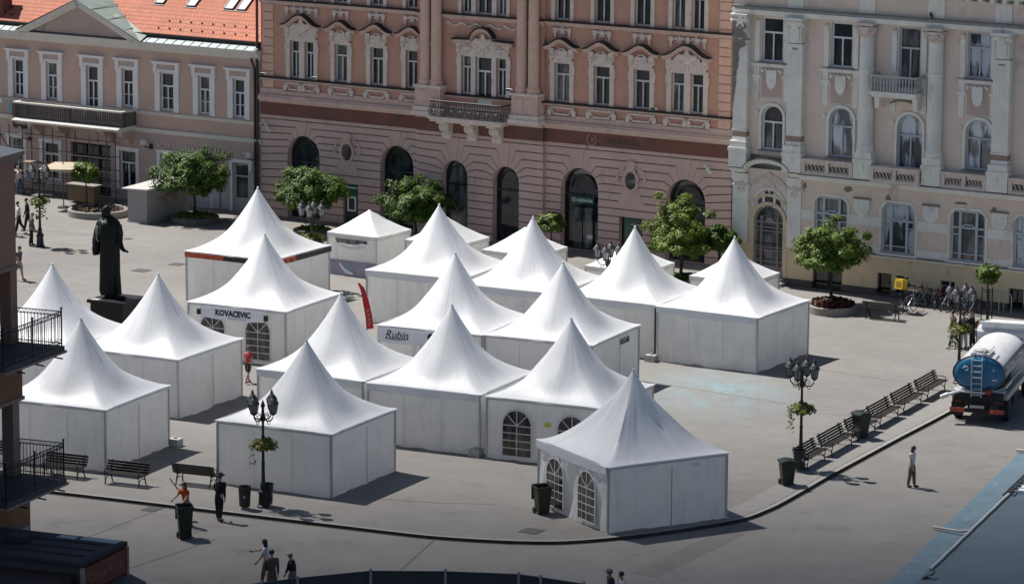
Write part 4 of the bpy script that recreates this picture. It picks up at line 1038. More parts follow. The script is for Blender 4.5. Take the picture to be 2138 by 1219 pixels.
# gable
gx0, gx1, gz, ga, gzb = -16.5, -7.75, 10.95, -12.1, 8.92
mb = MB(); mb.prism([(gx0 + .3, gzb), (gx1 - .3, gzb), (ga, gz - .2)], -.28, -.10, 0)
mb.build('gable_wall', LB_LOW, lb)
mb = MB()
for p, q in (((gx0, gzb), (ga, gz)), ((ga, gz), (gx1, gzb))):
    d = Vector((q[0] - p[0], q[1] - p[1])).normalized(); nn = Vector((d.y, -d.x)) * .36
    mb.prism([p, q, (q[0] + nn.x, q[1] + nn.y), (p[0] + nn.x, p[1] + nn.y)], -.50, -.30); mb.prism([p, q, (q[0] + nn.x * .45, q[1] + nn.y * .45), (p[0] + nn.x * .45, p[1] + nn.y * .45)], -.62, -.499)
mb.build('gable_cornice', LB_TRIM, lb)
mb = MB(); dep = 4.2
ov = .03
mb.add([(gx0 - .1, -.66, gzb + ov), (ga, -.66, gz + ov), (ga, dep * .62, gz + ov), (gx0 - .1, 0.16, gzb + .3)], [(0, 1, 2, 3)])
mb.add([(gx1 + .1, -.66, gzb + ov), (ga, -.66, gz + ov), (ga, dep * .62, gz + ov), (gx1 + .1, .20, gzb + .42)], [(0, 1, 2, 3)])
mb.tube([(ga, -.66, gz + ov), (ga, dep * .62, gz + ov)], .06, 6)
for t in (.25, .5, .75): mb.tube([(ga + (gx1 - ga) * t, -.64, gz + (gzb - gz) * t + .05), (ga + (gx1 - ga) * t, .2 + 2.2 * (1 - t), gz + (gzb - gz) * t + .12 )], .02, 4)
mb.build('gable_roof', PATINA, lb)
mb = MB(); mb.box(x0, gx0 - 1.6, .4, 1.2, 9.35, 11.2); mb.box(x0 - .1, gx0 - 1.55, .35, 1.25, 11.2, 11.3); mb.build('dormer', mat('dark_red_brick', (0.16, 0.05, 0.04), .85, .2, 4), lb)
# flag and floodlights by the left window
mb = MB(); mb.tube([(-16.35, -.05, 4.45), (-16.75, -.75, 5.05)], .02, 5); f = mb.build('flag_staff', BLACK_IRON, lb)
mb = MB(); mb.prism([(-16.75, 5.02), (-16.62, 4.98), (-16.55, 4.75), (-16.72, 4.42), (-16.95, 4.25), (-17.05, 4.5), (-16.92, 4.8)], -.74, -.72); mb.build('flag', mat('teal_flag_cloth', (0.22, 0.36, 0.38), .8, .35, 4), f)
for u, z in ((-17.65, 4.9), (-17.85, 4.42)): mb = MB(); mb.box(u - .13, u + .13, -.55, -.35, z - .1, z + .12); mb.tube([(u, -.35, z), (u, 0, z - .1)], .025, 5); mb.build('floodlight', SIGN_WHITE, lb)
# long balcony
mb = MB(); mb.box(-16.0, -8.45, -1.62, 0, 4.02, 4.12); mb.box(-16.0, -8.45, -1.40, 0, 4.12, 4.20); mb.box(-15.9, -8.55, -1.25, 0, 3.92, 4.02)
bal = mb.build('balcony', LB_TRIM, lb)
mb = MB(); mb.add([(-15.9, -1.42, 4.20), (-8.5, -1.42, 4.20), (-8.5, -1.68, 4.10), (-15.9, -1.68, 4.10), (-15.9, -1.42, 4.16), (-8.5, -1.42, 4.16), (-8.5, -1.68, 4.06), (-15.9, -1.68, 4.06)], [(0, 1, 2, 3), (4, 5, 6, 7), (3, 2, 6, 7), (0, 3, 7, 4), (1, 2, 6, 5)]); mb.build('sun_apron', mat('sun_apron_sheet', (0.40, 0.385, 0.36), .6, .2, 6), bal)  # sloped apron added to catch the sun as a bright slab edge
RAIL = mat('dark_grey_balusters', (0.085, 0.075, 0.075), .7, .2, 4)
mb = MB(); xx = -16.0
while xx < -8.4:
    mb.box(xx - .035, xx + .035, -1.33, -1.27, 4.20, 4.98); xx += .155
for s in (-15.98, -8.47):
    for yy in [-1.2 + .16 * i for i in range(8)]: mb.box(s - .03, s + .03, yy - .03, yy + .03, 4.2, 4.98)
for s in (-16.0, -12.2, -8.45): mb.box(s - .12, s + .12, -1.38, -1.14, 4.2, 5.02)
mb.box(-16, -8.45, -1.34, -1.26, 4.2, 4.3)
mb.build('railing', RAIL, bal)
mb = MB(); mb.box(-16.05, -8.4, -1.40, -1.22, 5.0, 5.09); mb.box(-16.05, -15.9, -1.22, 0, 5.0, 5.09); mb.box(-8.55, -8.4, -1.22, 0, 5.0, 5.09); mb.build('handrail', LB_TRIM, bal)
for u in (-15.2, -13.4, -10.2, -8.9):
    mb = MB(); prof = [(0, 3.1), (-.3, 3.15), (-.45, 3.4), (-.9, 3.6), (-1.1, 3.92), (0, 3.92)]; n = len(prof)
    vs = [(u - .2, a, z) for a, z in prof] + [(u + .2, a, z) for a, z in prof]
    mb.add(vs, [tuple(range(n)), tuple(range(2 * n - 1, n - 1, -1))] + [(i, (i + 1) % n, (i + 1) % n + n, i + n) for i in range(n)]); mb.build('console', LB_LOW, bal)
# ground floor joinery
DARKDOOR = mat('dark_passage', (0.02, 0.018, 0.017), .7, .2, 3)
SHUT = mat('grey_white_shutter', (0.40, 0.42, 0.45), .6, .08, 3)
for i, (a, b, c, d, sp) in enumerate(gfh):
    if i == 2:
        w = window(lb, a, b, c, d, None, .2, DARKDOOR, GLASS, .1, .75, 2, 'entrance'); continue
    if i == 6: window(lb, a, b, c, d, None, .12, SHUT, GLASS_GREY, .14, .72, 0, 'shop_door', kick=.75); continue
    if i == 5: window(lb, a, b, c, d, None, .12, SHUT, GLASS_GREY, .10, .72, 2, 'shop_window', kick=.9); continue
    window(lb, a, b, c, d, None, .12, WHITE_PAINT, [GLASS_GREY, GLASS][i % 2], .10, .68, 1, 'shop_window')
for a, b, c, d, sp in gfh:
    if a == -13.1: continue
    mb = MB(); fw = .2; mb.box(a - fw, a, -.06, .02, c, d); mb.box(b, b + fw, -.06, .02, c, d); mb.box(a - fw - .05, b + fw + .05, -.09, .02, d, d + .18); mb.build('door_surround', LB_WIN, lb)
for a, b in ((-3.3, -2.75), (-2.65, -2.1), (-5.5, -5.0), (-.8, -.45)):
    mb = MB(); mb.box(a, b, -.10, -.04, .1, 2.3); mb.box(a + .06, b - .06, -.115, -.10, .25, 2.15); mb.build('folding_shutter', SHUT, lb)
mb = MB(); rr = random.Random(3); u = -7.0
while u < -1.0:                                                         # worn raised letters over the shop, too blurred to spell
    w = rr.uniform(.10, .2)
    if rr.random() < .85:
        mb.box(u, u + .05, -.05, .0, 3.12, 3.36); mb.box(u, u + w, -.05, .0, rr.choice([3.31, 3.12, 3.22]), rr.choice([3.36, 3.27])) 
        if rr.random() < .6: mb.box(u + w - .04, u + w, -.05, .0, 3.12, 3.36)
    u += w + .12
mb.build('worn_lettering', OB_ORN, lb)
mb = MB(); rr = random.Random(5)
for k in range(16):
    u = -17.1 + rr.random() * 1.1; z = 3.3 + rr.random() * .5; mb.band([(u, z), (u + rr.uniform(-.2, .2), z + .15), (u + rr.uniform(-.3, .3), z + .1)], .05, -.05, .0)
mb.build('iron_sign', BLACK_IRON, lb)
for u, z in ((-7.70, 3.35), (-.62, 3.25), (-16.2, 3.1)):
    mb = MB(); mb.tube([(u + .25, -.02, z - .25), (u + .2, -.3, z - .28), (u, -.38, z - .2)], .035, 6); mb.box(u + .15, u + .35, -.06, 0, z - .4, z - .1)
    l = mb.build('globe_lamp', BLACK_IRON, lb); mb = MB(); mb.ell((u, -.38, z), .20, 14, 10); mb.build('globe', mat('milk_glass', (0.62, 0.60, 0.58), .3, .04, 3), l, 60)
mb = MB(); mb.tube([(-.35, -.10, .2), (-.35, -.10, 7.9), (-.35, -.42, 8.5)], .07, 8); mb.build('drainpipe', BLACK_IRON, lb)

# ================================================================== pale ornate house at the right
rb = thing('pale_ornate_house', 'pale cream ornate house with giant pilasters, peeling plaster and carved entrance', 'building', (17.665, 176.977, 0), FH)
RB_PINK = mat('pale_pink_render', (0.74, 0.61, 0.515), 0.85, 0.08, 1.0, 0.08, 8, stain=(0.9, .58, .8, (0.36, 0.30, 0.25), (1, 1, .5)))
RB_PALE = mat('pale_grey_stucco', (0.79, 0.765, 0.70), 0.85, 0.10, 1.5, 0.10, 9, stain=(1.3, .57, .8, (0.29, 0.265, 0.23), (1, 1, .35)))
RB_BASE = mat('sand_yellow_base', (0.696, 0.564, 0.372), 0.85, 0.09, 1.2, 0.08, stain=(1.0, .56, .8, (0.33, 0.27, 0.19), (1, 1, .6)))
RB_PLINTH = mat('dark_plinth', (0.10, 0.095, 0.09), .85, .2, 3, .1)
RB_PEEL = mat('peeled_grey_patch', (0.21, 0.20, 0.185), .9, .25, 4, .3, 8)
RB_BLUE = mat('blue_grey_joinery', (0.46, 0.51, 0.54), .55, .08, 3)
XR = 16.0; U0 = -8.02; ZR = 16.2
shell(rb, U0, XR, ZR, 12, RB_PALE)
upw = [(-6.57, -5.42), (-2.81, -1.68), (.80, 1.92), (4.37, 5.55), (8.3, 9.5), (12.0, 13.2)]
low = [(-6.50, -5.33, 6.58, 8.78, 8.2), (-2.82, -1.52, 6.55, 8.95, 8.3), (.82, 2.16, 6.20, 8.92, 8.25), (4.40, 5.76, 6.55, 8.95, 8.3), (8.2, 9.6, 6.55, 8.95, 8.3), (12., 13.3, 6.55, 8.95, 8.3)]
mb = MB(); holed_wall(mb, U0, XR, 6.3, 13.3, [(a, b, 10.9 if i != 2 else 10.15, 13.06, None) for i, (a, b) in enumerate(upw)] + low, 0, .22); mb.build('upper_wall', RB_PINK, rb)
gfw = [(-3.46, -1.72), (.16, 1.90), (3.78, 5.56), (7.05, 8.85), (10.6, 12.4)]
gh = [(a, b, 2.12, 4.56, None) for a, b in gfw] + [(-6.78, -5.16, .35, 3.85, 3.15)]
bw = [(-3.5, -1.9, 0.02, 1.15, None), (.0, .76, .12, 1.14, None), (1.0, 1.55, .3, 1.1, None), (3.35, 4.1, .3, 1.1, None), (6.9, 7.66, .1, 1.1, None), (9.2, 9.9, .1, 1.1, None)]
mb = MB(); holed_wall(mb, U0, XR, 1.93, 5.62, gh[:-1] + [(-6.78, -5.16, 1.93, 3.85, 3.15)], -.06, .28); mb.build('ground_floor_wall', RB_PINK, rb)
mb = MB(); holed_wall(mb, U0, XR, 0.36, 1.93, [h if h[2] > .37 else (h[0], h[1], .36, h[3], None) for h in bw] + [(-6.78, -5.16, .36, 1.93, None)], -.12, .3); mb.build('base_wall', RB_BASE, rb)
mb = MB(); holed_wall(mb, U0, XR, -.02, .36, [(h[0], h[1], h[2], .36, None) for h in bw if h[2] < .35], -.18, .3); mb.quad((U0, -.18, .36), (XR, -.18, .36), (XR, -.12, .36), (U0, -.12, .36)); mb.build('plinth', RB_PLINTH, rb)
mb = MB(); mb.box(-3.15, XR, -.20, .0, 1.90, 1.99); mb.box(-3.15, XR, -.24, .0, 1.99, 2.04, 1); mb.build('base_course', [RB_PALE, RB_PEEL], rb)
for i, (a, b, c, d, s) in enumerate(bw):
    window(rb, a + .01, b - .01, c + .01, d - .01, None, .02, mat('brown_cellar_shutter', (0.06, 0.05, 0.045), .7, .2, 5), GLASS if i else glass('dark_green_glass', (.02, .03, .028), .2), .07, 0, 1 if i == 0 else 0, 'cellar_window', rails=0)
for i, (a, b) in enumerate(upw):
    window(rb, a, b, 10.9 if i != 2 else 10.15, 13.05, None, .10, RB_BLUE if i > 1 else WHITE_PAINT, [GLASS, GLASS, GLASS_GREY, GLASS_PALE, GLASS_PALE, GLASS][i], .075, .66, 1)
for i, (a, b, c, d, s) in enumerate(low):
    window(rb, a, b, c, d, s, .10, RB_BLUE if i else WHITE_PAINT, GLASS_PALE if i else GLASS, .085, .62, 1 if i == 0 else 1)
    mb = MB(); m_ = (a + b) / 2; r_ = (b - a) / 2; n = 14
    mb.band([(a - .0, c)] + [(m_ - r_ * math.cos(PI * j / n), s + (d - s) * math.sin(PI * j / n)) for j in range(n + 1)] + [(b, c)], .13, -.09, .02)
    for sx in (-1, 1): mb.ell((m_ + sx * (r_ + .27), -.05, s + .22), (.10, .07, .11), 8, 5)
    mb.build('window_surround', RB_PALE, rb)
for i, (a, b) in enumerate(gfw):
    mbx = window(rb, a, b, 2.13, 4.55, None, .02, RB_BLUE, GLASS_PALE if i % 2 else GLASS_GREY, .09, .66, 0, 'shop_window')
    mb = MB()
    for t in (.26, .74):
        x = a + (b - a) * t; mb.box(x - .06, x + .06, -.02, .10, 2.2, 4.5)
    zt = 2.13 + 2.42 * .66; m_ = (a + b) / 2
    mb.band([(a + (b - a) * .26, zt - .05), (m_ - .2, zt + .12), (m_ + .2, zt + .12), (a + (b - a) * .74, zt - .05)], .06, -.02, .09)
    mb.box(a, a + (b - a) * .26, -.0, .09, zt - .36, zt - .31); mb.box(a + (b - a) * .74, b, -.0, .09, zt - .36, zt - .31); mb.box(a, b, 0, .09, 2.45, 2.50)
    mb.build('glazing_bars', RB_BLUE, mbx)
    mb = MB(); c = .26
    mb.add([(a - .002, -.075, 4.56), (a + c, -.075, 4.56), (a - .002, -.075, 4.56 - c)], [(0, 1, 2)]); mb.add([(b + .002, -.075, 4.56), (b - c, -.075, 4.56), (b + .002, -.075, 4.56 - c)], [(0, 1, 2)])
    mb.band([(a - .04, 2.12), (a - .04, 4.28), (a + .24, 4.60), (b - .24, 4.60), (b + .04, 4.28), (b + .04, 2.12)], .09, -.11, -.03); mb.box(a - .2, b + .2, -.22, -.03, 2.04, 2.13)
    mb.build('window_surround', RB_PALE, rb)
# pale band between the ground floor windows, shields above it
xs = [-4.6] + [v for a, b in gfw for v in (a - .14, b + .14)] + [XR]
for i in range(0, len(xs), 2):
    mb = MB(); mb.box(xs[i], xs[i + 1], -.095, -.03, 3.36, 3.84); mb.box(xs[i], xs[i + 1], -.095, -.03, 2.06, 2.44); mb.build('pale_band', RB_PALE, rb)
def shield(mb, u, z, w, h, y, d=.08):
    mb.prism([(u - w / 2, z + h / 2), (u + w / 2, z + h / 2), (u + w / 2, z - h * .1), (u + w * .36, z - h * .34), (u, z - h / 2), (u - w * .36, z - h * .34), (u - w / 2, z - h * .1)], y - d, y)
for u in (-.92, 2.74, 6.3, 9.7):
    mb = MB(); shield(mb, u, 4.22, .80, .85, -.06); mb.box(u - .46, u + .46, -.18, -.06, 4.62, 4.70, 1)
    for dx, dz in ((-.16, .12), (.16, .12), (0, -.12), (-.2, -.12), (.2, -.1)): mb.ell((u + dx, -.14, 4.22 + dz), (.07, .04, .08), 6, 4)
    mb.build('shield', [RB_PALE, RB_PEEL], rb)
for (u, z, w, h) in ((-1.7, 5.05, .5, .35), (.45, 4.75, .4, .5), (4.3, 4.9, .9, .16), (-4.05, 5.0, .25, .4), (6.0, 4.75, .3, .3)):
    mb = MB(); rr = random.Random(int(u * 10)); n = 12
    mb.add([(u + w * .5 * math.cos(2 * PI * j / n) * rr.uniform(.6, 1.1), -.0635, z + h * .5 * math.sin(2 * PI * j / n) * rr.uniform(.6, 1.1)) for j in range(n)], [tuple(range(n))]); mb.build('peeled_patch', RB_PEEL, rb)
# main cornice above the ground floor, swinging up over the entrance
mb = MB()
mb.box(-4.2, XR, -.50, 0, 5.46, 5.58); mb.box(-4.2, XR, -.38, 0, 5.34, 5.46); mb.box(-4.2, XR, -.54, 0, 5.58, 5.63, 1)
n = 16; pth = [(-8.0, 5.50), (-7.35, 5.50)] + [(-5.98 + 1.25 * math.sin(-PI / 2 + PI * j / n), 5.50 + .55 * math.cos(-PI / 2 + PI * j / n)) for j in range(n + 1)] + [(-4.6, 5.50), (-4.2, 5.50)]
mb.band(pth, .12, -.48, 0); mb.band([(x, z + .12) for x, z in pth], .05, -.54, 0, 1); mb.band([(x, z - .1) for x, z in pth], .1, -.34, 0)
mb.build('ground_floor_cornice', [RB_PALE, RB_PEEL], rb)
# entrance
DOORM = mat('grey_lilac_ironwork', (0.28, 0.24, 0.235), .6, .12, 4)
mb = MB(); n = 14; c, r_ = -5.97, .81
for k, (rr_, w, y) in enumerate(((r_, .17, -.16), (r_ + .42, .14, -.13))):
    mb.band([(c - rr_ * math.cos(PI * j / n), 3.15 + (.72 + k * .42) * math.sin(PI * j / n)) for j in range(n + 1)], w, y, -.05)
mb.box(-7.0, -6.78, -.16, -.05, .36, 3.15); mb.box(-5.16, -4.94, -.16, -.05, .36, 3.15)
mb.build('door_arch', RB_BASE, rb)
mb = MB(); o_ = [(-6.70, 3.35), (-5.24, 3.35)]
mb.prism([(-6.2, 3.98), (-5.74, 3.98), (-5.74, 4.55), (-6.2, 4.55)], -.10, -.063); mb.prism([(-6.68, 3.50), (-6.34, 3.88), (-6.34, 4.36), (-6.55, 4.1)], -.10, -.063); mb.prism([(-5.26, 3.50), (-5.60, 3.88), (-5.60, 4.36), (-5.39, 4.1)], -.10, -.063)
f = mb.build('fanlight', GLASS, rb); 
mb = MB()
for a in (-6.27, -5.67): mb.box(a - .06, a + .06, -.125, -.06, 3.75, 4.5)
n = 14; mb.band([(-5.97 - .86 * math.cos(PI * j / n), 3.72 + .92 * math.sin(PI * j / n)) for j in range(n + 1)], .10, -.13, -.06); mb.build('fanlight_frame', RB_PALE, f)
d = window(rb, -6.77, -5.17, .37, 3.84, 3.15, .02, DOORM, GLASS_GREY, .08, .76, 0, 'entrance_door', kick=.5)
mb = MB()
for x in (-6.42, -5.52): mb.box(x - .05, x + .05, -.03, .09, .4, 3.3)
for z in (1.05, 1.6, 1.75, 2.55, 2.72): mb.box(-6.72, -5.22, -.02, .09, z, z + .06)
for x0_ in (-6.62, -5.37):
    for k in range(9):
        z = .75 + k * .26; mb.tube([(x0_ - .09, 0, z), (x0_ + .09, 0, z + .13), (x0_ - .09, 0, z + .26)], .018, 4)
for k in range(6): mb.tube([(-6.36 + .15 * k, 0, 2.8), (-6.29 + .15 * k, 0, 3.35)], .02, 4)
mb.ell((-5.97, 0, 3.1), (.22, .03, .15), 8, 5); mb.build('door_grille', DOORM, d)
mb = MB(); mb.box(-7.1, -4.9, -.75, -.18, -.02, .17); mb.box(-6.95, -5.05, -.5, -.18, .17, .34); mb.build('door_step', STONE_LIGHT, rb)
mb = MB(); relief(mb, -5.97, 5.05, 1.5, -.09); relief(mb, -7.5, 4.75, 1.1, -.14); relief(mb, -4.55, 4.75, 1.1, -.14)
mb.band([(-6.9, 4.75), (-6.5, 5.15), (-5.97, 5.3), (-5.44, 5.15), (-5.04, 4.75)], .09, -.14, -.05)
mb.build('carved_ornament', OB_ORN, rb, 50)
for u0_, u1_ in ((-7.98, -7.12), (-4.95, -4.2)):
    mb = MB(); mb.box(u0_, u1_, -.16, 0, 1.9, 5.34); mb.box(u0_ - .02, u1_ + .02, -.24, 0, 5.0, 5.34); mb.build('door_pilaster', RB_PALE, rb)
# giant order
for (a, b, kind) in ((-7.97, -7.16, 'p'), (-5.02, -4.16, 'p'), (-1.17, -.37, 'c'), (2.44, 3.26, 'c'), (5.84, 6.74, 'p'), (9.9, 10.8, 'p'), (14, 14.9, 'p')):
    m_ = (a + b) / 2; mb = MB(); y1 = -.30 if kind == 'p' else -.22
    mb.box(a - .08, b + .08, -.52, 0, 5.66, 6.45); mb.box(a - .12, b + .12, -.56, 0, 6.45, 6.62); mb.box(a - .05, b + .05, -.50, 0, 6.62, 6.95)
    mb.ell((m_, -.53, 6.25), (.09, .05, .15), 7, 5); mb.build('pilaster_pedestal', RB_PALE, rb)
    mb = MB()
    if kind == 'p':
        mb.box(a + .03, b - .03, -.36, 0, 6.95, 7.15); mb.box(a + .03, b - .03, -.345, 0, 7.15, 7.42, 1); mb.box(a, b, -.38, 0, 7.42, 7.50)
        z = 7.50
        while z < 11.9:
            z2 = min(z + .98, 11.9); mb.box(a + .03, b - .03, -.35, 0, z + .012, z2 - .012); mb.box(a + .04, b - .04, -.335, 0, z, z2); z = z2
        for k in range(4): mb.box(a + .14 + k * .16, a + .20 + k * .16, -.365, -.34, 10.2, 11.5)
        mb.box(m_ - .16, m_ + .16, -.37, -.34, 11.62, 11.70, 1)
    else:
        mb.lathe([(.44, 6.95), (.44, 7.05), (.40, 7.1), (.44, 7.2), (.38, 7.3), (.37, 9.0), (.375, 9.02), (.375, 9.04), (.37, 9.06), (.37, 10.9), (.39, 10.92), (.39, 11.0), (.36, 11.02), (.34, 12.5)], (m_, -.24), 18)
    mb.build('pilaster' if kind == 'p' else 'column', [RB_PALE, mat('terracotta_inlay', (0.33, 0.23, 0.19), .85, .1, 4)], rb, 40 if kind == 'c' else 0)
    mb = MB()
    if kind == 'p':
        mb.box(a + .06, b - .06, -.40, 0, 11.95, 13.02); shield(mb, m_, 12.30, .52, .75, -.40, .06); relief(mb, m_, 12.85, 1.15, -.44)
        for k in range(5):
            for xx in (a + .1, b - .1): mb.ell((xx, -.41, 12.0 + .18 * k), (.05, .04, .07), 6, 4)
    else:
        mb.lathe([(.35, 12.5), (.36, 12.58), (.42, 12.8), (.50, 13.0)], (m_, -.24), 14); 
        for sx in (-1, 1): mb.ell((m_ + sx * .36, -.45, 12.86), (.15, .13, .15), 8, 6)
        relief(mb, m_, 12.78, .75, -.62)
    mb.box(a - .06, b + .06, -.66, 0, 13.04, 13.18); mb.build('capital', OB_ORN if kind == 'c' else RB_PALE, rb, 45)
# narrow side strips flanking the upper windows, panels with hanging shields
for i, (a, b) in enumerate(upw):
    mb = MB()
    for x in (a - .22, b + .22): mb.box(x - .13, x + .13, -.09, .02, 10.9, 12.9); mb.ell((x, -.09, 12.75), (.12, .09, .2), 7, 5)
    mb.box(a - .55, b + .55, -.12, .02, 10.66, 10.80) if i != 2 else None
    for x in (a - .25, b + .25): mb.box(x - .14, x + .14, -.06, .02, 9.0, 10.66); mb.box(x - .25, x + .25, -.10, .02, 10.1, 10.24)
    mb.build('window_surround', RB_PALE, rb)
    if i != 2:
        mb = MB(); m_ = (a + b) / 2; shield(mb, m_, 10.02, .55, .95, -.02, .09)
        for k in range(4): mb.ell((m_ - .36 + .24 * k, -.05, 10.5), (.06, .05, .07), 6, 4)
        for sx in (-1, 1): mb.ell((m_ + sx * .50, -.08, 10.45), (.09, .07, .09), 7, 5)
        mb.build('shield', RB_PALE, rb)
        mb = MB(); mb.box(a + .02, b - .02, -.015, .01, 9.15, 10.6); mb.build('sunk_panel', mat('taupe_render', (0.528, 0.414, 0.36), .9, .12, 3, .15), rb)
for i, (a, b) in enumerate(upw):
    if i != 2: mb = MB(); mb.box(a - .12, b + .12, -.16, .06, 10.82, 10.89); mb.build('window_sill', RB_PEEL, rb)
for a, b, c, d, s in low: mb = MB(); mb.box(a - .12, b + .12, -.14, .06, c - .07, c); mb.build('window_sill', RB_PEEL, rb)
# entablature
mb = MB(); mb.box(U0, XR, -.40, .1, 13.18, 13.32); mb.box(U0, XR, -.48, .1, 13.32, 13.42); mb.box(U0, XR, -.34, .1, 13.42, 13.52); mb.box(U0, XR, -.52, .1, 13.52, 13.60, 1)
mb.build('architrave', [RB_PALE, RB_PEEL], rb)
mb = MB(); mb.box(U0, XR, -.28, .1, 13.60, 14.55)
for u in (-4.6, -.77, 2.85, 6.3, 10.3): mb.box(u - .42, u + .42, -.33, -.28, 13.62, 14.5, 1)
mb.build('frieze', [RB_PINK, RB_PALE], rb)
mb = MB(); mb.box(U0 - .1, XR, -.8, .1, 14.75, 15.1)
u = U0 + .1
while u < XR: mb.box(u, u + .2, -.65, 0, 14.55, 14.75); u += .62
mb.build('main_cornice', RB_PALE, rb)
# pierced parapets under the first floor windows
for a, b in ((-4.08, -1.3), (-.25, 2.34), (3.36, 5.74), (6.85, 9.8)):
    bow = .28 if a == -.25 else 0.0
    mb = MB(); y = -.48 - bow
    mb.box(a, b, y, -.1, 5.63, 5.76); mb.box(a, b, y - .04, -.1, 6.28, 6.40); hw = (b - a) / 2
    for x in (a, a + hw - .1, b - .2): mb.box(x, x + .2, y, y + .16, 5.76, 6.28)
    for k in range(2):
        x0_ = a + .2 + k * (hw - .05); x1_ = x0_ + hw - .35
        mb.box(x0_, x1_, y + .06, y + .11, 6.12, 6.28); mb.box(x0_, x1_, y + .06, y + .11, 5.76, 5.82)
        nn = 5
        for q in range(nn):
            xc = x0_ + (x1_ - x0_) * (q + .5) / nn; mb.tube([(xc - .1, y + .085, 5.8), (xc + .06, y + .085, 5.95), (xc - .06, y + .085, 6.12)], .028, 5); mb.tube([(xc + .1, y + .085, 5.8), (xc, y + .085, 6.02)], .022, 5)
    mb.build('parapet', mat('worn_parapet', (0.672, 0.564, 0.492), .85, .15, 4, .1), rb)
    mb = MB(); mb.box(a + .15, b - .15, y + .26, y + .30, 5.76, 6.28); mb.build('parapet_shadow_board', RB_PEEL, rb)  # dark board added as the shade seen through the pierced parapet
# upper balcony with turned stone balusters
mb = MB(); mb.box(-.28, 2.18, -.95, 0, 9.86, 10.02); mb.box(-.20, 2.10, -.85, 0, 9.74, 9.86)
for x in (-.05, 1.95): mb.prism([(x - .14, 9.74), (x + .14, 9.74), (x + .10, 9.15), (x - .10, 9.15)], -.55, 0)
bal = mb.build('balcony', RB_PALE, rb)
mb = MB()
for k in range(15):
    x = -.18 + k * .163; mb.lathe([(.03, 10.02), (.05, 10.12), (.055, 10.2), (.025, 10.36), (.05, 10.6), (.03, 10.72)], (x, -.88), 6)
mb.box(-.28, 2.18, -.94, -.82, 10.72, 10.80)
for yy in (-.7, -.5, -.3):
    for x in (-.22, 2.12): mb.lathe([(.03, 10.02), (.055, 10.2), (.025, 10.36), (.05, 10.6), (.03, 10.72)], (x, yy), 6)
mb.box(-.28, -.16, -.82, 0, 10.72, 10.8); mb.box(2.06, 2.18, -.82, 0, 10.72, 10.8)
mb.build('railing', mat('weathered_baluster', (0.46, 0.46, 0.45), .85, .15, 4), bal)
mb = MB(); mb.band([(.45, 9.35), (.8, 9.5), (1.2, 9.52), (1.8, 9.40)], .09, -.16, -.05); mb.build('window_hood', RB_PEEL, rb)
# big peeled patch at the left corner
mb = MB(); rr = random.Random(9); zz = [13.1 - .18 * k for k in range(26)]
pl = [(-7.96, z) for z in zz] ; pr = [(-7.96 + max(.05, (.75 if 11.6 < z else .42 * (z - 8.4) / 3.2) * rr.uniform(.75, 1.15)), z) for z in zz]
vs = [(x, -.387 if z < 11.9 else -.47, z) for x, z in pl] + [(x, -.387 if z < 11.9 else -.47, z) for x, z in pr]; n = len(zz)
mb.add(vs, [(i, i + 1, n + i + 1, n + i) for i in range(n - 1)]); mb.build('peeled_patch', RB_PEEL, rb)
# ================================================================== building at the left edge with two iron balconies
e1h = R(-22)
Pf = G(130, 722, 7.85); ex = Vector((math.cos(e1h), math.sin(e1h), 0))
Q = Pf - ex * 1.8
cb = thing('balcony_building', 'reddish brown building at the left edge with two iron railed balconies', 'building', (Q.x, Q.y, 0), e1h)
CB_RED = mat('brick_red_render', (0.36, 0.20, 0.145), .85, .07, .8, .08, 8)
CB_BROWN = mat('ochre_brown_render', (0.24, 0.125, 0.06), .85, .08, .8, .08, 8)
CB_TRIM = mat('taupe_trim', (0.30, 0.22, 0.18), .85, .08, 2, .08)
DARK_SLAB = mat('dark_balcony_floor', (0.06, 0.06, 0.065), .7, .2, 2)
z0_, zl = ROAD_Z, -9.0
def bx(nm, m, *a):
    mb = MB(); mb.box(*a); return mb.build(nm, m, cb)
bx('lower_wall', CB_BROWN, -8, .45, zl, -.02, z0_, 3.02)
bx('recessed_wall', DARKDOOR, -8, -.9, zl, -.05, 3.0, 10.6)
bx('spandrel_wall', CB_BROWN, -8, .22, zl, 0, 5.95, 7.60); bx('spandrel_moulding', CB_TRIM, -8, .28, zl, .05, 5.85, 5.97)
bx('upper_wall', CB_RED, -8, .06, zl, .0, 10.5, 14.15); bx('wall_moulding', CB_TRIM, -8, .14, zl, .08, 10.42, 10.56)
bx('corner_pier', CB_TRIM, -.36, .08, -.45, 0, 3.0, 5.9); bx('corner_pier', CB_RED, -.36, .08, -.45, 0, 7.6, 10.45)
mb = MB(); mb.box(-8, .20, zl, .12, 14.15, 14.33); mb.box(-8, .32, zl, .26, 14.33, 14.46); mb.add([(-8, zl, 14.47), (.34, zl, 14.47), (.34, .28, 14.47), (-8, .28, 14.47), (-8, zl, 15.0), (-3, zl, 15.6), (-3, -3, 15.6), (-8, -3, 15.0)], [(0, 1, 2, 3), (1, 2, 6, 5), (2, 3, 7, 6)], 1)
mb.build('eaves', [CB_TRIM, mat('bright_sheet_roof', (0.55, 0.53, 0.50), .5, .1, 2)], cb)
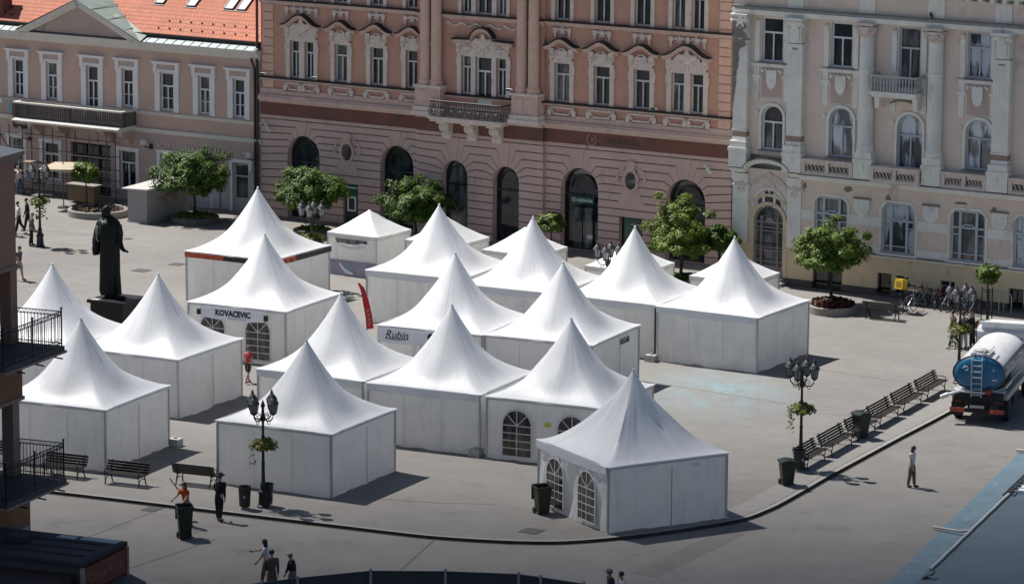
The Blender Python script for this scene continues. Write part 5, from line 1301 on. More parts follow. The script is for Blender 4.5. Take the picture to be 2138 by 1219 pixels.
def cb_balcony(zb, zt, near):
    mb = MB(); mb.box(0.06, 1.86, near, .06, zb - .16, zb, 0); mb.box(-.5, 1.92, near - .06, .12, zb - .24, zb - .16, 1); mb.box(-.9, .06, near, .06, zb - .16, zb, 0)
    b = mb.build('balcony', [DARK_SLAB, CB_TRIM], cb)
    mb = MB()
    def run(p, q):
        p, q = Vector(p), Vector(q); n = int((q - p).length / .13)
        for i in range(n + 1):
            c = p.lerp(q, i / n); mb.tube([(c.x, c.y, zb), (c.x, c.y, zt - .14)], .012, 5)
            if i < n:
                c2 = p.lerp(q, (i + .5) / n); mb.tube([(c.x, c.y, zt - .14), (c2.x, c2.y, zt - .02), (p.lerp(q, (i + 1) / n).x, p.lerp(q, (i + 1) / n).y, zt - .14)], .010, 4)
                if i % 2 == 0: mb.tube([(c.x, c.y, zb + .12), (c2.x, c2.y, zb + .25), (p.lerp(q, (i + 1) / n).x, p.lerp(q, (i + 1) / n).y, zb + .12)], .009, 4)
        for z in (zt, zt - .14, zb + .10): mb.tube([(p.x, p.y, z), (q.x, q.y, z)], .02, 5)
        k = max(1, int((q - p).length / 1.6))
        for i in range(k + 1):
            c = p.lerp(q, i / k); mb.tube([(c.x, c.y, zb), (c.x, c.y, zt + .08)], .028, 6); mb.ell((c.x, c.y, zt + .11), .045, 8, 5)
    run((-.05, 0, 0), (1.78, 0, 0)); run((1.78, 0, 0), (1.78, near + .06, 0)); run((1.78, near + .06, 0), (0.1, near + .06, 0))
    mb.build('railing', BLACK_IRON, b)
    mb = MB()
    for y in (-.6, -1.9, -3.2): mb.tube([(1.7, y, zb - .26), (2.15, y - .02, zb - .30)], .03, 5)
    mb.build('water_spout', BLACK_IRON, b)
cb_balcony(7.85, 9.05, -4.05); cb_balcony(3.22, 4.45, -4.05)
mb = MB(); mb.box(.46, 1.0, -2.0, -1.1, 1.0, 1.7); mb.box(1.0, 1.012, -1.95, -1.15, 1.05, 1.65); mb.lathe([(.02, 0), (.28, .004)], (0, 0), 14); o = mb.build('air_conditioner', mat('grey_metal_case', (0.30, 0.33, 0.36), .5, .08, 3), cb)

# kiosk in front of it
kc = G(262, 1128, 2.72)
ki = thing('street_kiosk', 'dark blue roofed kiosk with a red sign board at the bottom left corner', 'kiosk', (kc.x, kc.y, ROAD_Z), e1h)
K_ROOF = mat('dark_blue_roof_felt', (0.017, 0.019, 0.025), .75, .3, 1.2, .15, 4); K_RED = mat('dark_red_sign', (0.13, 0.025, 0.018), .5, .12, 3)
K_BODY = mat('dark_kiosk_panel', (0.05, 0.045, 0.045), .6, .15, 3)
mb = MB(); mb.box(-5.5, -.02, -3.05, -.02, 0, 2.66); mb.build('body', K_BODY, ki)
mb = MB(); mb.box(-5.6, .05, -3.12, .05, 2.66, 2.80); mb.box(-5.5, -.05, -3.02, -.05, 2.80, 2.812)
for y in (-.75, -1.5, -2.25): mb.box(-5.4, -.3, y - .03, y + .03, 2.812, 2.84)
mb.build('roof', K_ROOF, ki)
mb = MB(); mb.box(-1.45, -.10, -.48, -.12, 2.815, 2.85); mb.box(-2.3, -1.62, -.50, -.15, 2.815, 2.84); mb.box(-3.6, -2.9, -1.6, -1.0, 2.815, 3.0, 1); mb.build('roof_patch', [mat('pale_sheet', (0.34, 0.37, 0.40), .6, .1, 3), K_ROOF], ki)
mb = MB(); mb.box(.0, .10, -3.0, -.12, 1.80, 2.62, 0); mb.box(.02, .13, -.12, 0, 0.05, 2.66, 1); mb.box(.02, .13, -3.14, -3.0, .05, 2.66, 1); sg = mb.build('sign_board', [K_RED, CB_TRIM], ki)
text('lettering', 'Corner Kiosk', .44, mat('dull_red_letters', (0.26, 0.10, 0.07), .5, .08, 3), sg, (.106, -1.56, 2.2), (PI / 2, 0, PI / 2), .006, sx=.92)
mb = MB(); mb.add([(.02, -3.1, 1.76), (.02, 0.05, 1.76), (.72, 0.05, 1.50), (.72, -3.1, 1.50), (.02, -3.1, 1.70), (.02, .05, 1.70), (.72, .05, 1.42), (.72, -3.1, 1.42)], [(0, 1, 2, 3), (7, 6, 5, 4), (0, 4, 5, 1), (1, 5, 6, 2), (2, 6, 7, 3), (3, 7, 4, 0)]); mb.build('awning', K_BODY, ki)
mb = MB()
for k in range(12): mb.box(.03, .07, -2.9 + k * .24, -2.82 + k * .24, .75, 1.5)
mb.box(.02, .3, -3, -.05, .68, .75); mb.build('counter_grille', STONE_LIGHT, ki)
mb = MB(); mb.box(-6.5, -.25, -8.2, -3.2, 0, 2.30); mb.box(-6.6, -.15, -8.3, -3.14, 2.30, 2.42, 1); mb.build('annex', [K_BODY, mat('dark_maroon_roof', (0.02, 0.009, 0.009), .7, .25, 1.5)], ki)

# hoarding along the bottom edge: every panel and post is part of the one fence
fp = [(470, 1226), (545, 1217), (621, 1207), (774, 1192), (930, 1193), (1083, 1199), (1129, 1205), (1219, 1219), (1300, 1234)]
P = [G(x, y, 1.87) for x, y in fp]
hf = thing('hoarding_fence', 'dark corrugated hoarding fence with pale posts along the bottom edge', 'fence', (P[3].x, P[3].y, ROAD_Z))
HO = mat('dark_corrugated_sheet', (0.035, 0.042, 0.05), .5, .2, 2, metal=.2)
POST = mat('grey_post', (0.25, 0.255, 0.26), .6, .1, 4)
for i in range(len(P) - 1):
    a, b = P[i] - P[3], P[i + 1] - P[3]; a.z = b.z = 0; d = b - a; l = d.length; n = max(6, int(l / .12)); nn = Vector((-d.y, d.x, 0)).normalized()
    mb = MB(); vs = []
    for k in range(n + 1):
        c = a + d * (.04 / l + (1 - .08 / l) * k / n) + nn * (.025 if k % 4 < 2 else 0)
        vs += [(c.x, c.y, .08), (c.x, c.y, 1.97)]
    mb.add(vs, [(2 * k, 2 * k + 2, 2 * k + 3, 2 * k + 1) for k in range(n)])
    mb.tube([a + Vector((0, 0, 1.98)), b + Vector((0, 0, 1.98))], .028, 6); mb.tube([a + Vector((0, 0, .1)), b + Vector((0, 0, .1))], .028, 6)
    mb.build('panel', HO, hf)
for p in P:
    q = p - P[3]; mb = MB(); mb.tube([(q.x, q.y, 0), (q.x, q.y, 2.08)], .05, 8); mb.box(q.x - .25, q.x + .25, q.y - .25, q.y + .25, 0, .12); mb.build('post', POST, hf)
# ================================================================== trees
def leaf_material(name, c1, c2):
    m = bpy.data.materials.new(name); m.use_nodes = True; nt = m.node_tree; N = nt.nodes; L = nt.links; b = N['Principled BSDF']; out = N['Material Output']
    b.inputs['Roughness'].default_value = .55; b.inputs['Specular IOR Level'].default_value = .3
    tc = N.new('ShaderNodeTexCoord'); nz = N.new('ShaderNodeTexNoise'); nz.inputs['Scale'].default_value = 2.4; nz.inputs['Detail'].default_value = 5; L.new(tc.outputs['Object'], nz.inputs['Vector'])
    rp = N.new('ShaderNodeValToRGB'); rp.color_ramp.elements[0].position = .38; rp.color_ramp.elements[0].color = (*c1, 1); rp.color_ramp.elements[1].position = .62; rp.color_ramp.elements[1].color = (*c2, 1)
    L.new(nz.outputs['Fac'], rp.inputs['Fac']); L.new(rp.outputs['Color'], b.inputs['Base Color'])
    tl = N.new('ShaderNodeBsdfTranslucent'); L.new(rp.outputs['Color'], tl.inputs['Color']); ms = N.new('ShaderNodeMixShader'); ms.inputs['Fac'].default_value = .22
    L.new(b.outputs[0], ms.inputs[1]); L.new(tl.outputs[0], ms.inputs[2]); L.new(ms.outputs[0], out.inputs['Surface'])
    return m
LEAF = leaf_material('maple_leaves', (0.05, 0.10, 0.013), (0.15, 0.215, 0.026))
LEAF2 = leaf_material('bright_maple_leaves', (0.075, 0.13, 0.014), (0.17, 0.235, 0.028))
LEAFD = leaf_material('dark_maple_leaves', (0.032, 0.076, 0.012), (0.10, 0.165, 0.024))
LEAF3 = leaf_material('basket_leaves', (0.05, 0.085, 0.012), (0.13, 0.15, 0.025))
BARK = mat('bark', (0.045, 0.037, 0.03), .9, .25, 8, .3, 15)
def leaf_quad(mb, c, n, s, rr, mi=0):
    n = n.normalized(); t = n.cross(Vector((rr.uniform(-1, 1), rr.uniform(-1, 1), rr.uniform(-1, 1)))).normalized(); b = n.cross(t)
    mb.add([c - t * s * .5, c + b * s * .32, c + t * s * .62, c - b * s * .32], [(0, 1, 2, 3)], mi)
def crown(mb, c, r, nclump, nleaf, size, rr, flat=.25, rag=.22):
    """leaf clumps spread through a lumpy ellipsoid; each clump is a dome of small leaves with space round it"""
    c = Vector(c)
    for k in range(nclump):
        z = rr.uniform(-1, 1); a = rr.uniform(0, 2 * PI); h = math.sqrt(1 - z * z); u = Vector((h * math.cos(a), h * math.sin(a), z))
        lump = 1 + rag * noise.noise(u * 1.9 + c * .37) * 2
        rad = (rr.uniform(.66, 1.0) if k % 4 else rr.uniform(.3, .65)) * lump
        if u.z < -flat: u.z = -flat + (u.z + flat) * .45
        p = c + Vector((u.x * r[0], u.y * r[1], u.z * r[2])) * rad
        cr = rr.uniform(.6, 1.15) * .23 * (r[0] + r[2]) / 2 + .08
        for q in range(nleaf):
            d = Vector((rr.gauss(0, 1), rr.gauss(0, 1), rr.gauss(0, 1))).normalized()
            pos = p + Vector((d.x, d.y, d.z * .75)) * cr * rr.uniform(.45, 1.0)
            n = d * .7 + u * .5 + Vector((0, 0, .7)) + Vector((rr.uniform(-.5, .5), rr.uniform(-.5, .5), rr.uniform(-.4, .4)))
            leaf_quad(mb, pos, n, size * rr.uniform(.7, 1.25), rr)
def trunk(mb, h0, h1, r0, r1, rr, spread, nb=7, base=0):
    pts = [(rr.uniform(-.03, .03), rr.uniform(-.03, .03), base + (h0 - base) * i / 4) for i in range(5)]; pts[0] = (0, 0, base)
    mb.tube(pts, r0, 8, r1=r1); mb.lathe([(r0 * 1.7, base), (r0 * 1.15, base + .12), (r0, base + .25)], n=8)
    top = Vector(pts[-1])
    for k in range(nb):
        a = 2 * PI * k / nb + rr.uniform(-.3, .3); l = rr.uniform(.6, 1.0)
        m_ = top + Vector((math.cos(a) * spread * .4 * l, math.sin(a) * spread * .4 * l, (h1 - h0) * .3)); e = top + Vector((math.cos(a) * spread * .8 * l, math.sin(a) * spread * .8 * l, (h1 - h0) * rr.uniform(.4, .8)))
        mb.tube([top - Vector((0, 0, .1)), m_, e], r1 * .7, 6, r1=r1 * .15)
        for j in range(2):
            f = e + Vector((rr.uniform(-.3, .3), rr.uniform(-.3, .3), rr.uniform(.1, .4))) * spread; mb.tube([m_, f], r1 * .35, 5, r1=r1 * .1)
    mb.tube([top, top + Vector((0.05, 0, (h1 - h0) * .8))], r1 * .8, 6, r1=r1 * .15)
def tree(label, px, py, w, zb, zt, seed, leaf=LEAF, nclump=105, nleaf=120, size=.142, name='round_tree', group='clipped round trees on the square', yw=None, lean=(0, 0), rag=.32, tr=.095):
    rr = random.Random(seed); p = G(px, py)
    t = thing(name, label, 'tree', (p.x, p.y, 0), rr.uniform(-.4, .4), group)
    mb = MB(); trunk(mb, zb + (zt - zb) * .18, zt, tr, tr * .75, rr, w * .5); mb.build('trunk', BARK, t, 50)
    nclump = int(nclump * 1.45)
    mb = MB(); crown(mb, (lean[0], lean[1], (zb + zt) / 2), (w / 2 * .93, (yw or w) / 2 * .93, (zt - zb) / 2 * .92), nclump, nleaf, size, rr, rag=rag); mb.build('crown', leaf, t)
    return t
tree('broad dark tree in front of the pink townhouse beside the grey booth', 407, 461, 4.05, 1.10, 3.85, 2, LEAFD, nclump=140)
tree('round tree before the arched shop windows, behind the rear left lamp', 652, 486, 3.75, .95, 3.55, 5, LEAFD, nclump=125)
tree('flat topped tree behind the scalloped rear tent, left of the bank entrance', 868, 503, 3.55, .65, 3.35, 9, LEAFD, nclump=125)
tree('bright green tree right of the bank entrance, between two pop-up stalls', 1422, 592, 3.2, .95, 4.1, 12, LEAF2, nclump=105, rag=.55)
tree('darker tree half hidden behind the bright green one', 1501, 590, 1.75, 1.3, 2.9, 14, LEAFD, nclump=50)
tree('leafy tree in the round planter with red plants, right of the tents', 1735, 640, 3.55, 1.45, 3.95, 17, nclump=95, rag=.46, tr=.085)
tree('small ball crowned tree before the scaffolding at the left', 181, 438, 1.55, 1.35, 2.72, 21, nclump=55, nleaf=60, size=.16, name='ball_tree', group='small ball crowned trees', rag=.10, tr=.05)
tree('small ball crowned tree between two rear tents, left of the bank entrance', 1150, 528, 1.5, .95, 2.1, 25, nclump=50, nleaf=60, size=.16, name='ball_tree', group='small ball crowned trees', rag=.10, tr=.05)
tree('small ball crowned tree tied to stakes in the right planter', 2060, 690, 1.2, 2.05, 3.15, 27, nclump=50, nleaf=60, size=.13, name='ball_tree', group='small ball crowned trees', rag=.08, tr=.045)

# ------------------------------------------------------------------ round planters
SOIL = mat('planter_soil', (0.06, 0.042, 0.03), .95, .3, 4, .3)
RED_PLANT = leaf_material('dark_red_leaves', (0.045, 0.012, 0.010), (0.13, 0.04, 0.025)); YEL = leaf_material('yellow_flowers', (0.16, 0.13, 0.02), (0.30, 0.22, 0.03))
PLANT_RIM = mat('grey_planter_rim', (0.24, 0.225, 0.20), .85, .15, 4, .1)
def planter(label, px, py, r, h=.32, plants=None, n=0, ph=.35, seed=1, stone=PLANT_RIM):
    p = G(px, py); rr = random.Random(seed)
    t = thing('round_planter', label, 'planter', (p.x, p.y, 0), 0, 'round planters on the square')
    mb = MB(); mb.lathe([(r, 0), (r, h), (r - .03, h + .02), (r - .2, h + .02), (r - .22, h), (r - .22, h - .12)], n=32); mb.build('rim', stone, t, 40)
    mb = MB(); mb.lathe([(r - .2, h - .10), (r * .5, h - .04), (.001, h)], n=24); mb.build('soil', SOIL, t, 60)
    if plants:
        mb = MB()
        for k in range(n):
            a = rr.uniform(0, 2 * PI); q = (r - .15) * math.sqrt(rr.random()); c = Vector((q * math.cos(a), q * math.sin(a), h - .05 + rr.random() * ph * (1.1 - .6 * q / r)))
            leaf_quad(mb, c, Vector((rr.uniform(-1, 1), rr.uniform(-1, 1), rr.uniform(.1, 1.2))), rr.uniform(.12, .24), rr, 0 if rr.random() < .8 or len(plants) == 1 else 1)
        mb.build('plants', plants, t)
planter('planter of dark red plants under the leafy tree right of the tents', 1738, 652, 1.15, .34, [RED_PLANT], 1100, .45, 3)
planter('planter under the small staked tree behind the tanker, dry red plants', 2062, 694, 1.15, .30, [RED_PLANT, LEAF3], 420, .22, 4)
planter('wide empty planter ring behind the statue', 205, 449, 1.65, .34, [SOIL, RED_PLANT], 260, .15, 5)
planter('planter in the shade of the broad dark tree', 407, 464, 1.3, .34, [LEAF], 350, .2, 6, mat('shaded_stone_rim', (0.10, 0.095, 0.09), .9, .15, 3))  # rim colour darkened to stand for the shade under the trees
YEL and planter('planter in the shade of the round tree by the arched shop windows', 652, 490, 1.0, .30, [LEAF], 300, .2, 7, mat('shaded_stone_rim', (0.10, 0.095, 0.09), .9, .15, 3))
planter('planter under the bright green tree', 1432, 594, 1.1, .34, [LEAF], 350, .25, 8, mat('shaded_stone_rim', (0.1, 0.1, 0.1)))
planter('planter ring near the scaffolding, left of the empty ring', 181, 440, .9, .25, None, 0, .2, 9, mat('dark_soil_rim', (0.10, 0.09, 0.08), .9, .15, 3))

# ================================================================== street lamps with hanging flower rings
LANTERN = mat('frosted_lantern_glass', (0.20, 0.205, 0.21), .25, .05, 4, spec=.6)
CAP = mat('pale_lantern_cap', (0.07, 0.072, 0.075), .5, .1, 5)
def make_lamp(label, loc, rz):
    t = thing('street_lamp', label, 'street lamp', loc, rz, 'cast iron street lamps with four lanterns')
    mb = MB(); mb.lathe([(.24, 0), (.24, .06), (.19, .10), (.17, .5), (.20, .56), (.20, .62), (.13, .68), (.10, .85), (.12, .9), (.075, .98)], n=10); mb.build('base', BLACK_IRON, t, 40)
    mb = MB(); mb.lathe([(.075, .98), (.06, 1.6), (.075, 1.66), (.055, 1.72), (.05, 2.6), (.07, 2.66), (.05, 2.74), (.045, 3.2), (.10, 3.3), (.11, 3.4), (.06, 3.5), (.05, 3.75), (.09, 3.82), (.03, 4.0), (.0, 4.08)], n=10); mb.build('pole', BLACK_IRON, t, 40)
    for k in range(4):
        a = PI / 2 * k + PI / 4; ca, sa = math.cos(a), math.sin(a)
        q = lambda r, z: (ca * r, sa * r, z)
        mb = MB(); mb.tube([q(.08, 3.35), q(.2, 3.28), q(.36, 3.30), q(.47, 3.42), q(.50, 3.55)], .026, 6); mb.tube([q(.10, 3.5), q(.25, 3.52), q(.33, 3.44), q(.28, 3.36), q(.22, 3.42)], .016, 5); mb.tube([q(.2, 3.28), q(.24, 3.18), q(.34, 3.18), q(.36, 3.26)], .015, 5)
        mb.build('arm', BLACK_IRON, t)
        mb = MB(); c = (ca * .50, sa * .50)
        mb.lathe([(.03, 3.52), (.06, 3.56), (.13, 3.60), (.135, 3.63), (.04, 3.64)], c, 6)
        for j in range(6):
            b = 2 * PI * j / 6; mb.tube([(c[0] + .125 * math.cos(b), c[1] + .125 * math.sin(b), 3.62), (c[0] + .185 * math.cos(b), c[1] + .185 * math.sin(b), 3.98)], .012, 4)
        mb.lathe([(.21, 3.97), (.215, 4.0), (.19, 4.02)], c, 12)
        mb.lathe([(.05, 4.20), (.07, 4.23), (.035, 4.28), (.045, 4.32), (.0, 4.38)], c, 8)
        l = mb.build('lantern', BLACK_IRON, t, 40)
        mb = MB(); mb.lathe([(.115, 3.64), (.175, 3.97)], c, 6); mb.build('glass', LANTERN, l)
        mb = MB(); mb.lathe([(.20, 4.012), (.17, 4.08), (.10, 4.16), (.05, 4.21)], c, 12); mb.build('cap', CAP, l, 50)
    return t
lamp0 = make_lamp('street lamp in front of the plain walled tent at lower left', G(550, 1058), R(8))
lamps = [lamp0]
for px, py, rz, lab in [(1671, 978, 20, 'street lamp at the near end of the right bench row'), (84, 515, 12, 'street lamp among the people at upper left'), (651, 604, 35, 'street lamp left of the violet skirted stall, its lanterns against the round tree'),
                        (2001, 800, 15, 'street lamp behind the blue tanker truck')]:
    lamps.append(copy_tree(lamp0, G(px, py), R(rz), lab))
pz = G(1270, 512, 4.2); lamps.append(copy_tree(lamp0, (pz.x, pz.y, 0), R(30), 'street lamp rising behind the rear right tent, only its lanterns in view'))
def make_basket(label, loc, rz, seed):
    rr = random.Random(seed)
    t = thing('flower_basket', label, 'flower basket', loc, rz, 'flower rings hung on the street lamps')
    mb = MB(); n = 16
    for r, z in ((.42, 2.40), (.30, 2.24)): mb.tube([(r * math.cos(2 * PI * j / n), r * math.sin(2 * PI * j / n), z) for j in range(n + 1)], .018, 5)
    for j in range(6): a = 2 * PI * j / 6; mb.tube([(.06 * math.cos(a), .06 * math.sin(a), 2.42), (.42 * math.cos(a), .42 * math.sin(a), 2.40), (.30 * math.cos(a), .30 * math.sin(a), 2.24)], .012, 4)
    mb.build('ring', BLACK_IRON, t)
    mb = MB()
    for k in range(520):
        a = rr.uniform(0, 2 * PI); r = rr.uniform(.12, .56); z = 2.36 + rr.uniform(-.18, .22) * (1.2 - r)
        if 2.4 < a < 3.6 and rr.random() < .35: z -= rr.uniform(.1, .75); r = rr.uniform(.38, .56)
        leaf_quad(mb, Vector((r * math.cos(a), r * math.sin(a), z)), Vector((math.cos(a) * .6, math.sin(a) * .6, rr.uniform(.1, 1))), rr.uniform(.10, .2), rr, 0 if rr.random() < .85 else 1)
    mb.build('plants', [LEAF3, YEL], t)
    return t
bk = make_basket('flower ring on the lamp in front of the plain walled tent', lamps[0].location, 0, 3)
copy_tree(bk, lamps[1].location, .4, 'flower ring with a long trailing stem on the lamp by the right benches')
copy_tree(bk, lamps[2].location, 2.0, 'dark flower ring on the lamp among the people at upper left')
copy_tree(bk, lamps[3].location, 2.6, 'bushy flower ring on the lamp beside the violet skirted stall', scale=(1.35, 1.35, 1.05))
copy_tree(bk, lamps[4].location, 1.1, 'flower ring on the lamp behind the tanker truck')

# ================================================================== benches
def make_bench(label, loc, rz, group):
    """faces +y of its own frame turned by rz: seat in front of the backrest, which leans to -y"""
    t = thing('park_bench', label, 'bench', loc, rz, group); Lh = .90
    for s in (-.72, .72):
        mb = MB(); mb.tube([(s, .28, 0), (s, .24, .2), (s, .30, .40), (s, -.18, .40), (s, -.34, .86)], .028, 6); mb.tube([(s, -.30, 0), (s, -.22, .22), (s, -.16, .40)], .028, 6)
        mb.tube([(s, .28, .42), (s, .30, .60), (s, .1, .64), (s, -.24, .62)], .022, 6); mb.tube([(s, .24, .2), (s, 0, .30), (s, -.22, .22)], .018, 5); mb.build('leg', BLACK_IRON, t)
    mb = MB()
    for k in range(5): mb.box(-Lh, Lh, -.14 + k * .095, -.065 + k * .095, .425, .455)
    mb.build('seat', DARK_WOOD, t)
    mb = MB()
    for k in range(4):
        z = .50 + k * .098; y = -.185 - k * .036; T = Matrix.Translation((0, y, z)) @ Matrix.Rotation(R(-20), 4, 'X'); mb.box(-Lh, Lh, -.014, .014, -.046, .046, 0, T)
    mb.build('backrest', DARK_WOOD, t)
    return t
kd = (G(1977, 788 + 20) - G(1690, 970)).normalized(); kh = math.atan2(kd.y, kd.x)
ends = [(1679, 985), (1728, 957), (1786, 925), (1832, 897), (1880, 868), (1930, 840), (1979, 812)]
bench0 = None
nth = ['nearest bench of the right kerb row, next to the street lamp', 'second bench of the right kerb row counted from the lamp', 'bench of the right kerb row directly behind the litter bin', 'fourth bench of the right kerb row counted from the lamp', 'fifth bench of the right kerb row counted from the lamp', 'farthest bench of the right kerb row, close to the tanker truck']
for i in range(6):
    a, b = G(*ends[i]), G(*ends[i + 1]); c = (a + b) / 2 + Vector((kd.y, -kd.x, 0)) * -.26
    sc = (b - a).length / 1.88 * .94
    if bench0 is None:
        bench0 = make_bench(nth[i], c, kh + PI, 'benches in a row along the right kerb'); bench0.scale = (sc, 1, 1)
    else: copy_tree(bench0, c, kh + PI, nth[i], scale=(sc, 1, 1))
for px, py, rz, lab in [(134, 994, 157, 'bench in front of the leftmost near tent, seen behind the lower balcony railing'), (262, 1011, 157, 'bench at the front corner of the tent left of the sweeper'), (410, 1012, -23, 'bench seen from behind, its end covered by the man in dark clothes'), (-6, 966, 157, 'bench cut off by the left edge of the picture')]:
    c = copy_tree(bench0, G(px, py), R(rz), lab, scale=(1, 1, 1)); c['group'] = 'benches in front of the left tents'
c = copy_tree(bench0, G(1842, 666), R(-27), 'bench with a pale seat in front of the parked bicycles', scale=(1, 1, 1)); c['group'] = 'benches by the planters'

# ================================================================== bins
def make_wheelie(label, loc, rz, h=1.05, m=GREEN_BIN, open_=False):
    t = thing('wheeled_bin', label, 'bin', loc, rz, 'tall wheeled rubbish bins')
    mb = MB(); w0, w1 = .20, .28
    vs = [(-w0, -w0, .06), (w0, -w0, .06), (w0, w0, .06), (-w0, w0, .06), (-w1, -w1, h - .08), (w1, -w1, h - .08), (w1, w1, h - .08), (-w1, w1, h - .08)]
    mb.add(vs, [(3, 2, 1, 0), (0, 1, 5, 4), (1, 2, 6, 5), (2, 3, 7, 6), (3, 0, 4, 7)] + ([] if open_ else [(4, 5, 6, 7)]))
    mb.box(-w1 - .03, w1 + .03, -w1 - .03, -w1 + .0, h - .12, h - .06); mb.box(-w1 - .03, w1 + .03, w1, w1 + .03, h - .12, h - .06); mb.box(-w1 - .03, -w1, -w1, w1, h - .12, h - .06); mb.box(w1, w1 + .03, -w1, w1, h - .12, h - .06)
    mb.tube([(-w1 + .03, w1 + .06, h - .06), (w1 - .03, w1 + .06, h - .06)], .018, 6); mb.build('body', m, t)
    mb = MB()
    if open_: mb.box(-w1 - .02, w1 + .02, w1 + .05, w1 + .08, h - .62, h - .06)
    else:
        n = 6; mb.prism([(-w1 - .03, h - .06)] + [(-w1 - .02 + (2 * w1 + .04) * j / n, h - .05 + .06 * math.sin(PI * j / n)) for j in range(n + 1)] + [(w1 + .03, h - .06)], -w1 - .04, w1 + .05)
    mb.build('lid', m, t)
    for s in (-1, 1):
        mb = MB(); T = Matrix.Translation((s * (w0 + .04), w0 + .02, .11)) @ Matrix.Rotation(PI / 2, 4, 'Y'); n = 12
        vs = [T @ Vector((.11 * math.cos(2 * PI * j / n), .11 * math.sin(2 * PI * j / n), z)) for z in (-.03, .03) for j in range(n)]
        mb.add(vs, [(j, (j + 1) % n, (j + 1) % n + n, j + n) for j in range(n)] + [tuple(range(n - 1, -1, -1)), tuple(range(n, 2 * n))]); mb.build('wheel', BLACK_IRON, t)
    return t
make_wheelie('green wheeled bin leaning by the window wall of the frontmost tent', G(1132, 1072), R(20), 1.12, mat('olive_black_bin', (0.03, 0.033, 0.02), .5, .2, 5), True)
make_wheelie('dark green wheeled bin at the near end of the right kerb', G(1643, 1012), R(10), 1.0)
make_wheelie('dark green wheeled bin standing in front of the right bench row', G(1797, 914), R(30), 1.08)
def make_litter(label, loc, rz):
    t = thing('litter_bin', label, 'bin', loc, rz, 'slim dark litter bins')
    mb = MB(); mb.lathe([(.17, .10), (.20, .12), (.235, .80), (.25, .82), (.25, .86), (.22, .86), (.21, .6)], n=16); mb.build('bucket', BLACK_IRON, t, 40)
    mb = MB(); mb.tube([(0, 0, 0), (0, 0, .12)], .05, 8); mb.lathe([(.20, 0), (.20, .03), (.06, .05)], n=14); mb.build('foot', CONCRETE, t, 40)
    mb = MB(); mb.box(-.03, .03, -.245, -.225, .45, .56); mb.build('badge', ALU, t)
    return t
l0 = make_litter('litter bin left of the street lamp in front of the plain walled tent', G(511, 1062), 0)
copy_tree(l0, G(1668, 984), .5, 'litter bin touching the foot of the right kerb lamp')
copy_tree(l0, G(558, 1056), 1.0, 'litter bin strapped to the foot of the lower left lamp')

# ================================================================== statue
BRONZE = mat('dark_bronze', (0.008, 0.0085, 0.008), .6, .25, 4, metal=.1, spec=.2, stain=(1.6, .55, .75, (0.02, 0.028, 0.025), (1, 1, .6)))
GRANITE = mat('black_granite', (0.009, 0.009, 0.010), .5, .2, 6, spec=.3)
sp = G(244, 622, 1.42)
st = thing('bronze_statue', 'dark bronze statue of a robed man with one arm out on a black granite pedestal', 'statue', (sp.x, sp.y, 0), R(-27)); st.scale = (.92, .92, 1)
mb = MB(); mb.box(-1.05, 1.05, -1.05, 1.05, 0, .18); mb.box(-.95, .95, -.95, .95, .18, 1.28); mb.box(-1.08, 1.08, -1.08, 1.08, 1.28, 1.42); mb.build('pedestal', GRANITE, st)
def ring(cx, cy, z, rx, ry, n=18, fold=0.0, seed=0, tw=0): 
    out = []
    for j in range(n):
        a = 2 * PI * j / n + tw; f = 1 + fold * math.sin(a * 5 + seed) + fold * .6 * math.sin(a * 9 + seed * 2)
        out.append((cx + rx * f * math.cos(a), cy + ry * f * math.sin(a), z))
    return out
def loft(mb, rings):
    n = len(rings[0]); vs = [p for r in rings for p in r]
    fs = [(i * n + j, i * n + (j + 1) % n, (i + 1) * n + (j + 1) % n, (i + 1) * n + j) for i in range(len(rings) - 1) for j in range(n)] + [tuple(range(n - 1, -1, -1)), tuple(range((len(rings) - 1) * n, len(rings) * n))]
    mb.add(vs, fs)
mb = MB(); S_ = -.40
loft(mb, [ring(S_ + .02, 0, 1.55, .50, .42, fold=.10), ring(S_ + .0, 0, 1.75, .56, .46, fold=.09), ring(S_, 0, 2.6, .54, .42, fold=.07, seed=.3), ring(S_ + .02, 0, 3.5, .54, .40, fold=.05, seed=.6), ring(S_ + .03, 0, 4.1, .52, .40, fold=.03), ring(S_ + .03, 0, 4.6, .60, .42, fold=.02), ring(S_ + .02, 0, 4.95, .56, .38), ring(S_ - .02, 0, 5.12, .30, .28), ring(S_ - .04, 0, 5.22, .17, .17)])
loft(mb, [ring(S_ + .02, 0, 1.42, .30, .36), ring(S_ + .02, 0, 1.6, .33, .36)])
# head bent to the left with beard and nose
loft(mb, [ring(S_ - .05, -.02, 5.18, .15, .15), ring(S_ - .09, -.05, 5.30, .19, .20), ring(S_ - .11, -.05, 5.45, .215, .235), ring(S_ - .10, -.04, 5.58, .20, .22), ring(S_ - .09, -.03, 5.66, .12, .14), ring(S_ - .09, -.03, 5.69, .03, .03)])
mb.ell((S_ - .22, -.14, 5.26), (.12, .13, .17), 10, 6); mb.ell((S_ - .30, -.19, 5.43), (.06, .05, .07), 8, 5)
for q in range(14): a = 2 * PI * q / 14; mb.ell((S_ - .06 + .17 * math.cos(a), -.02 + .18 * math.sin(a), 5.52 + .05 * math.sin(3 * a)), .075, 6, 4)
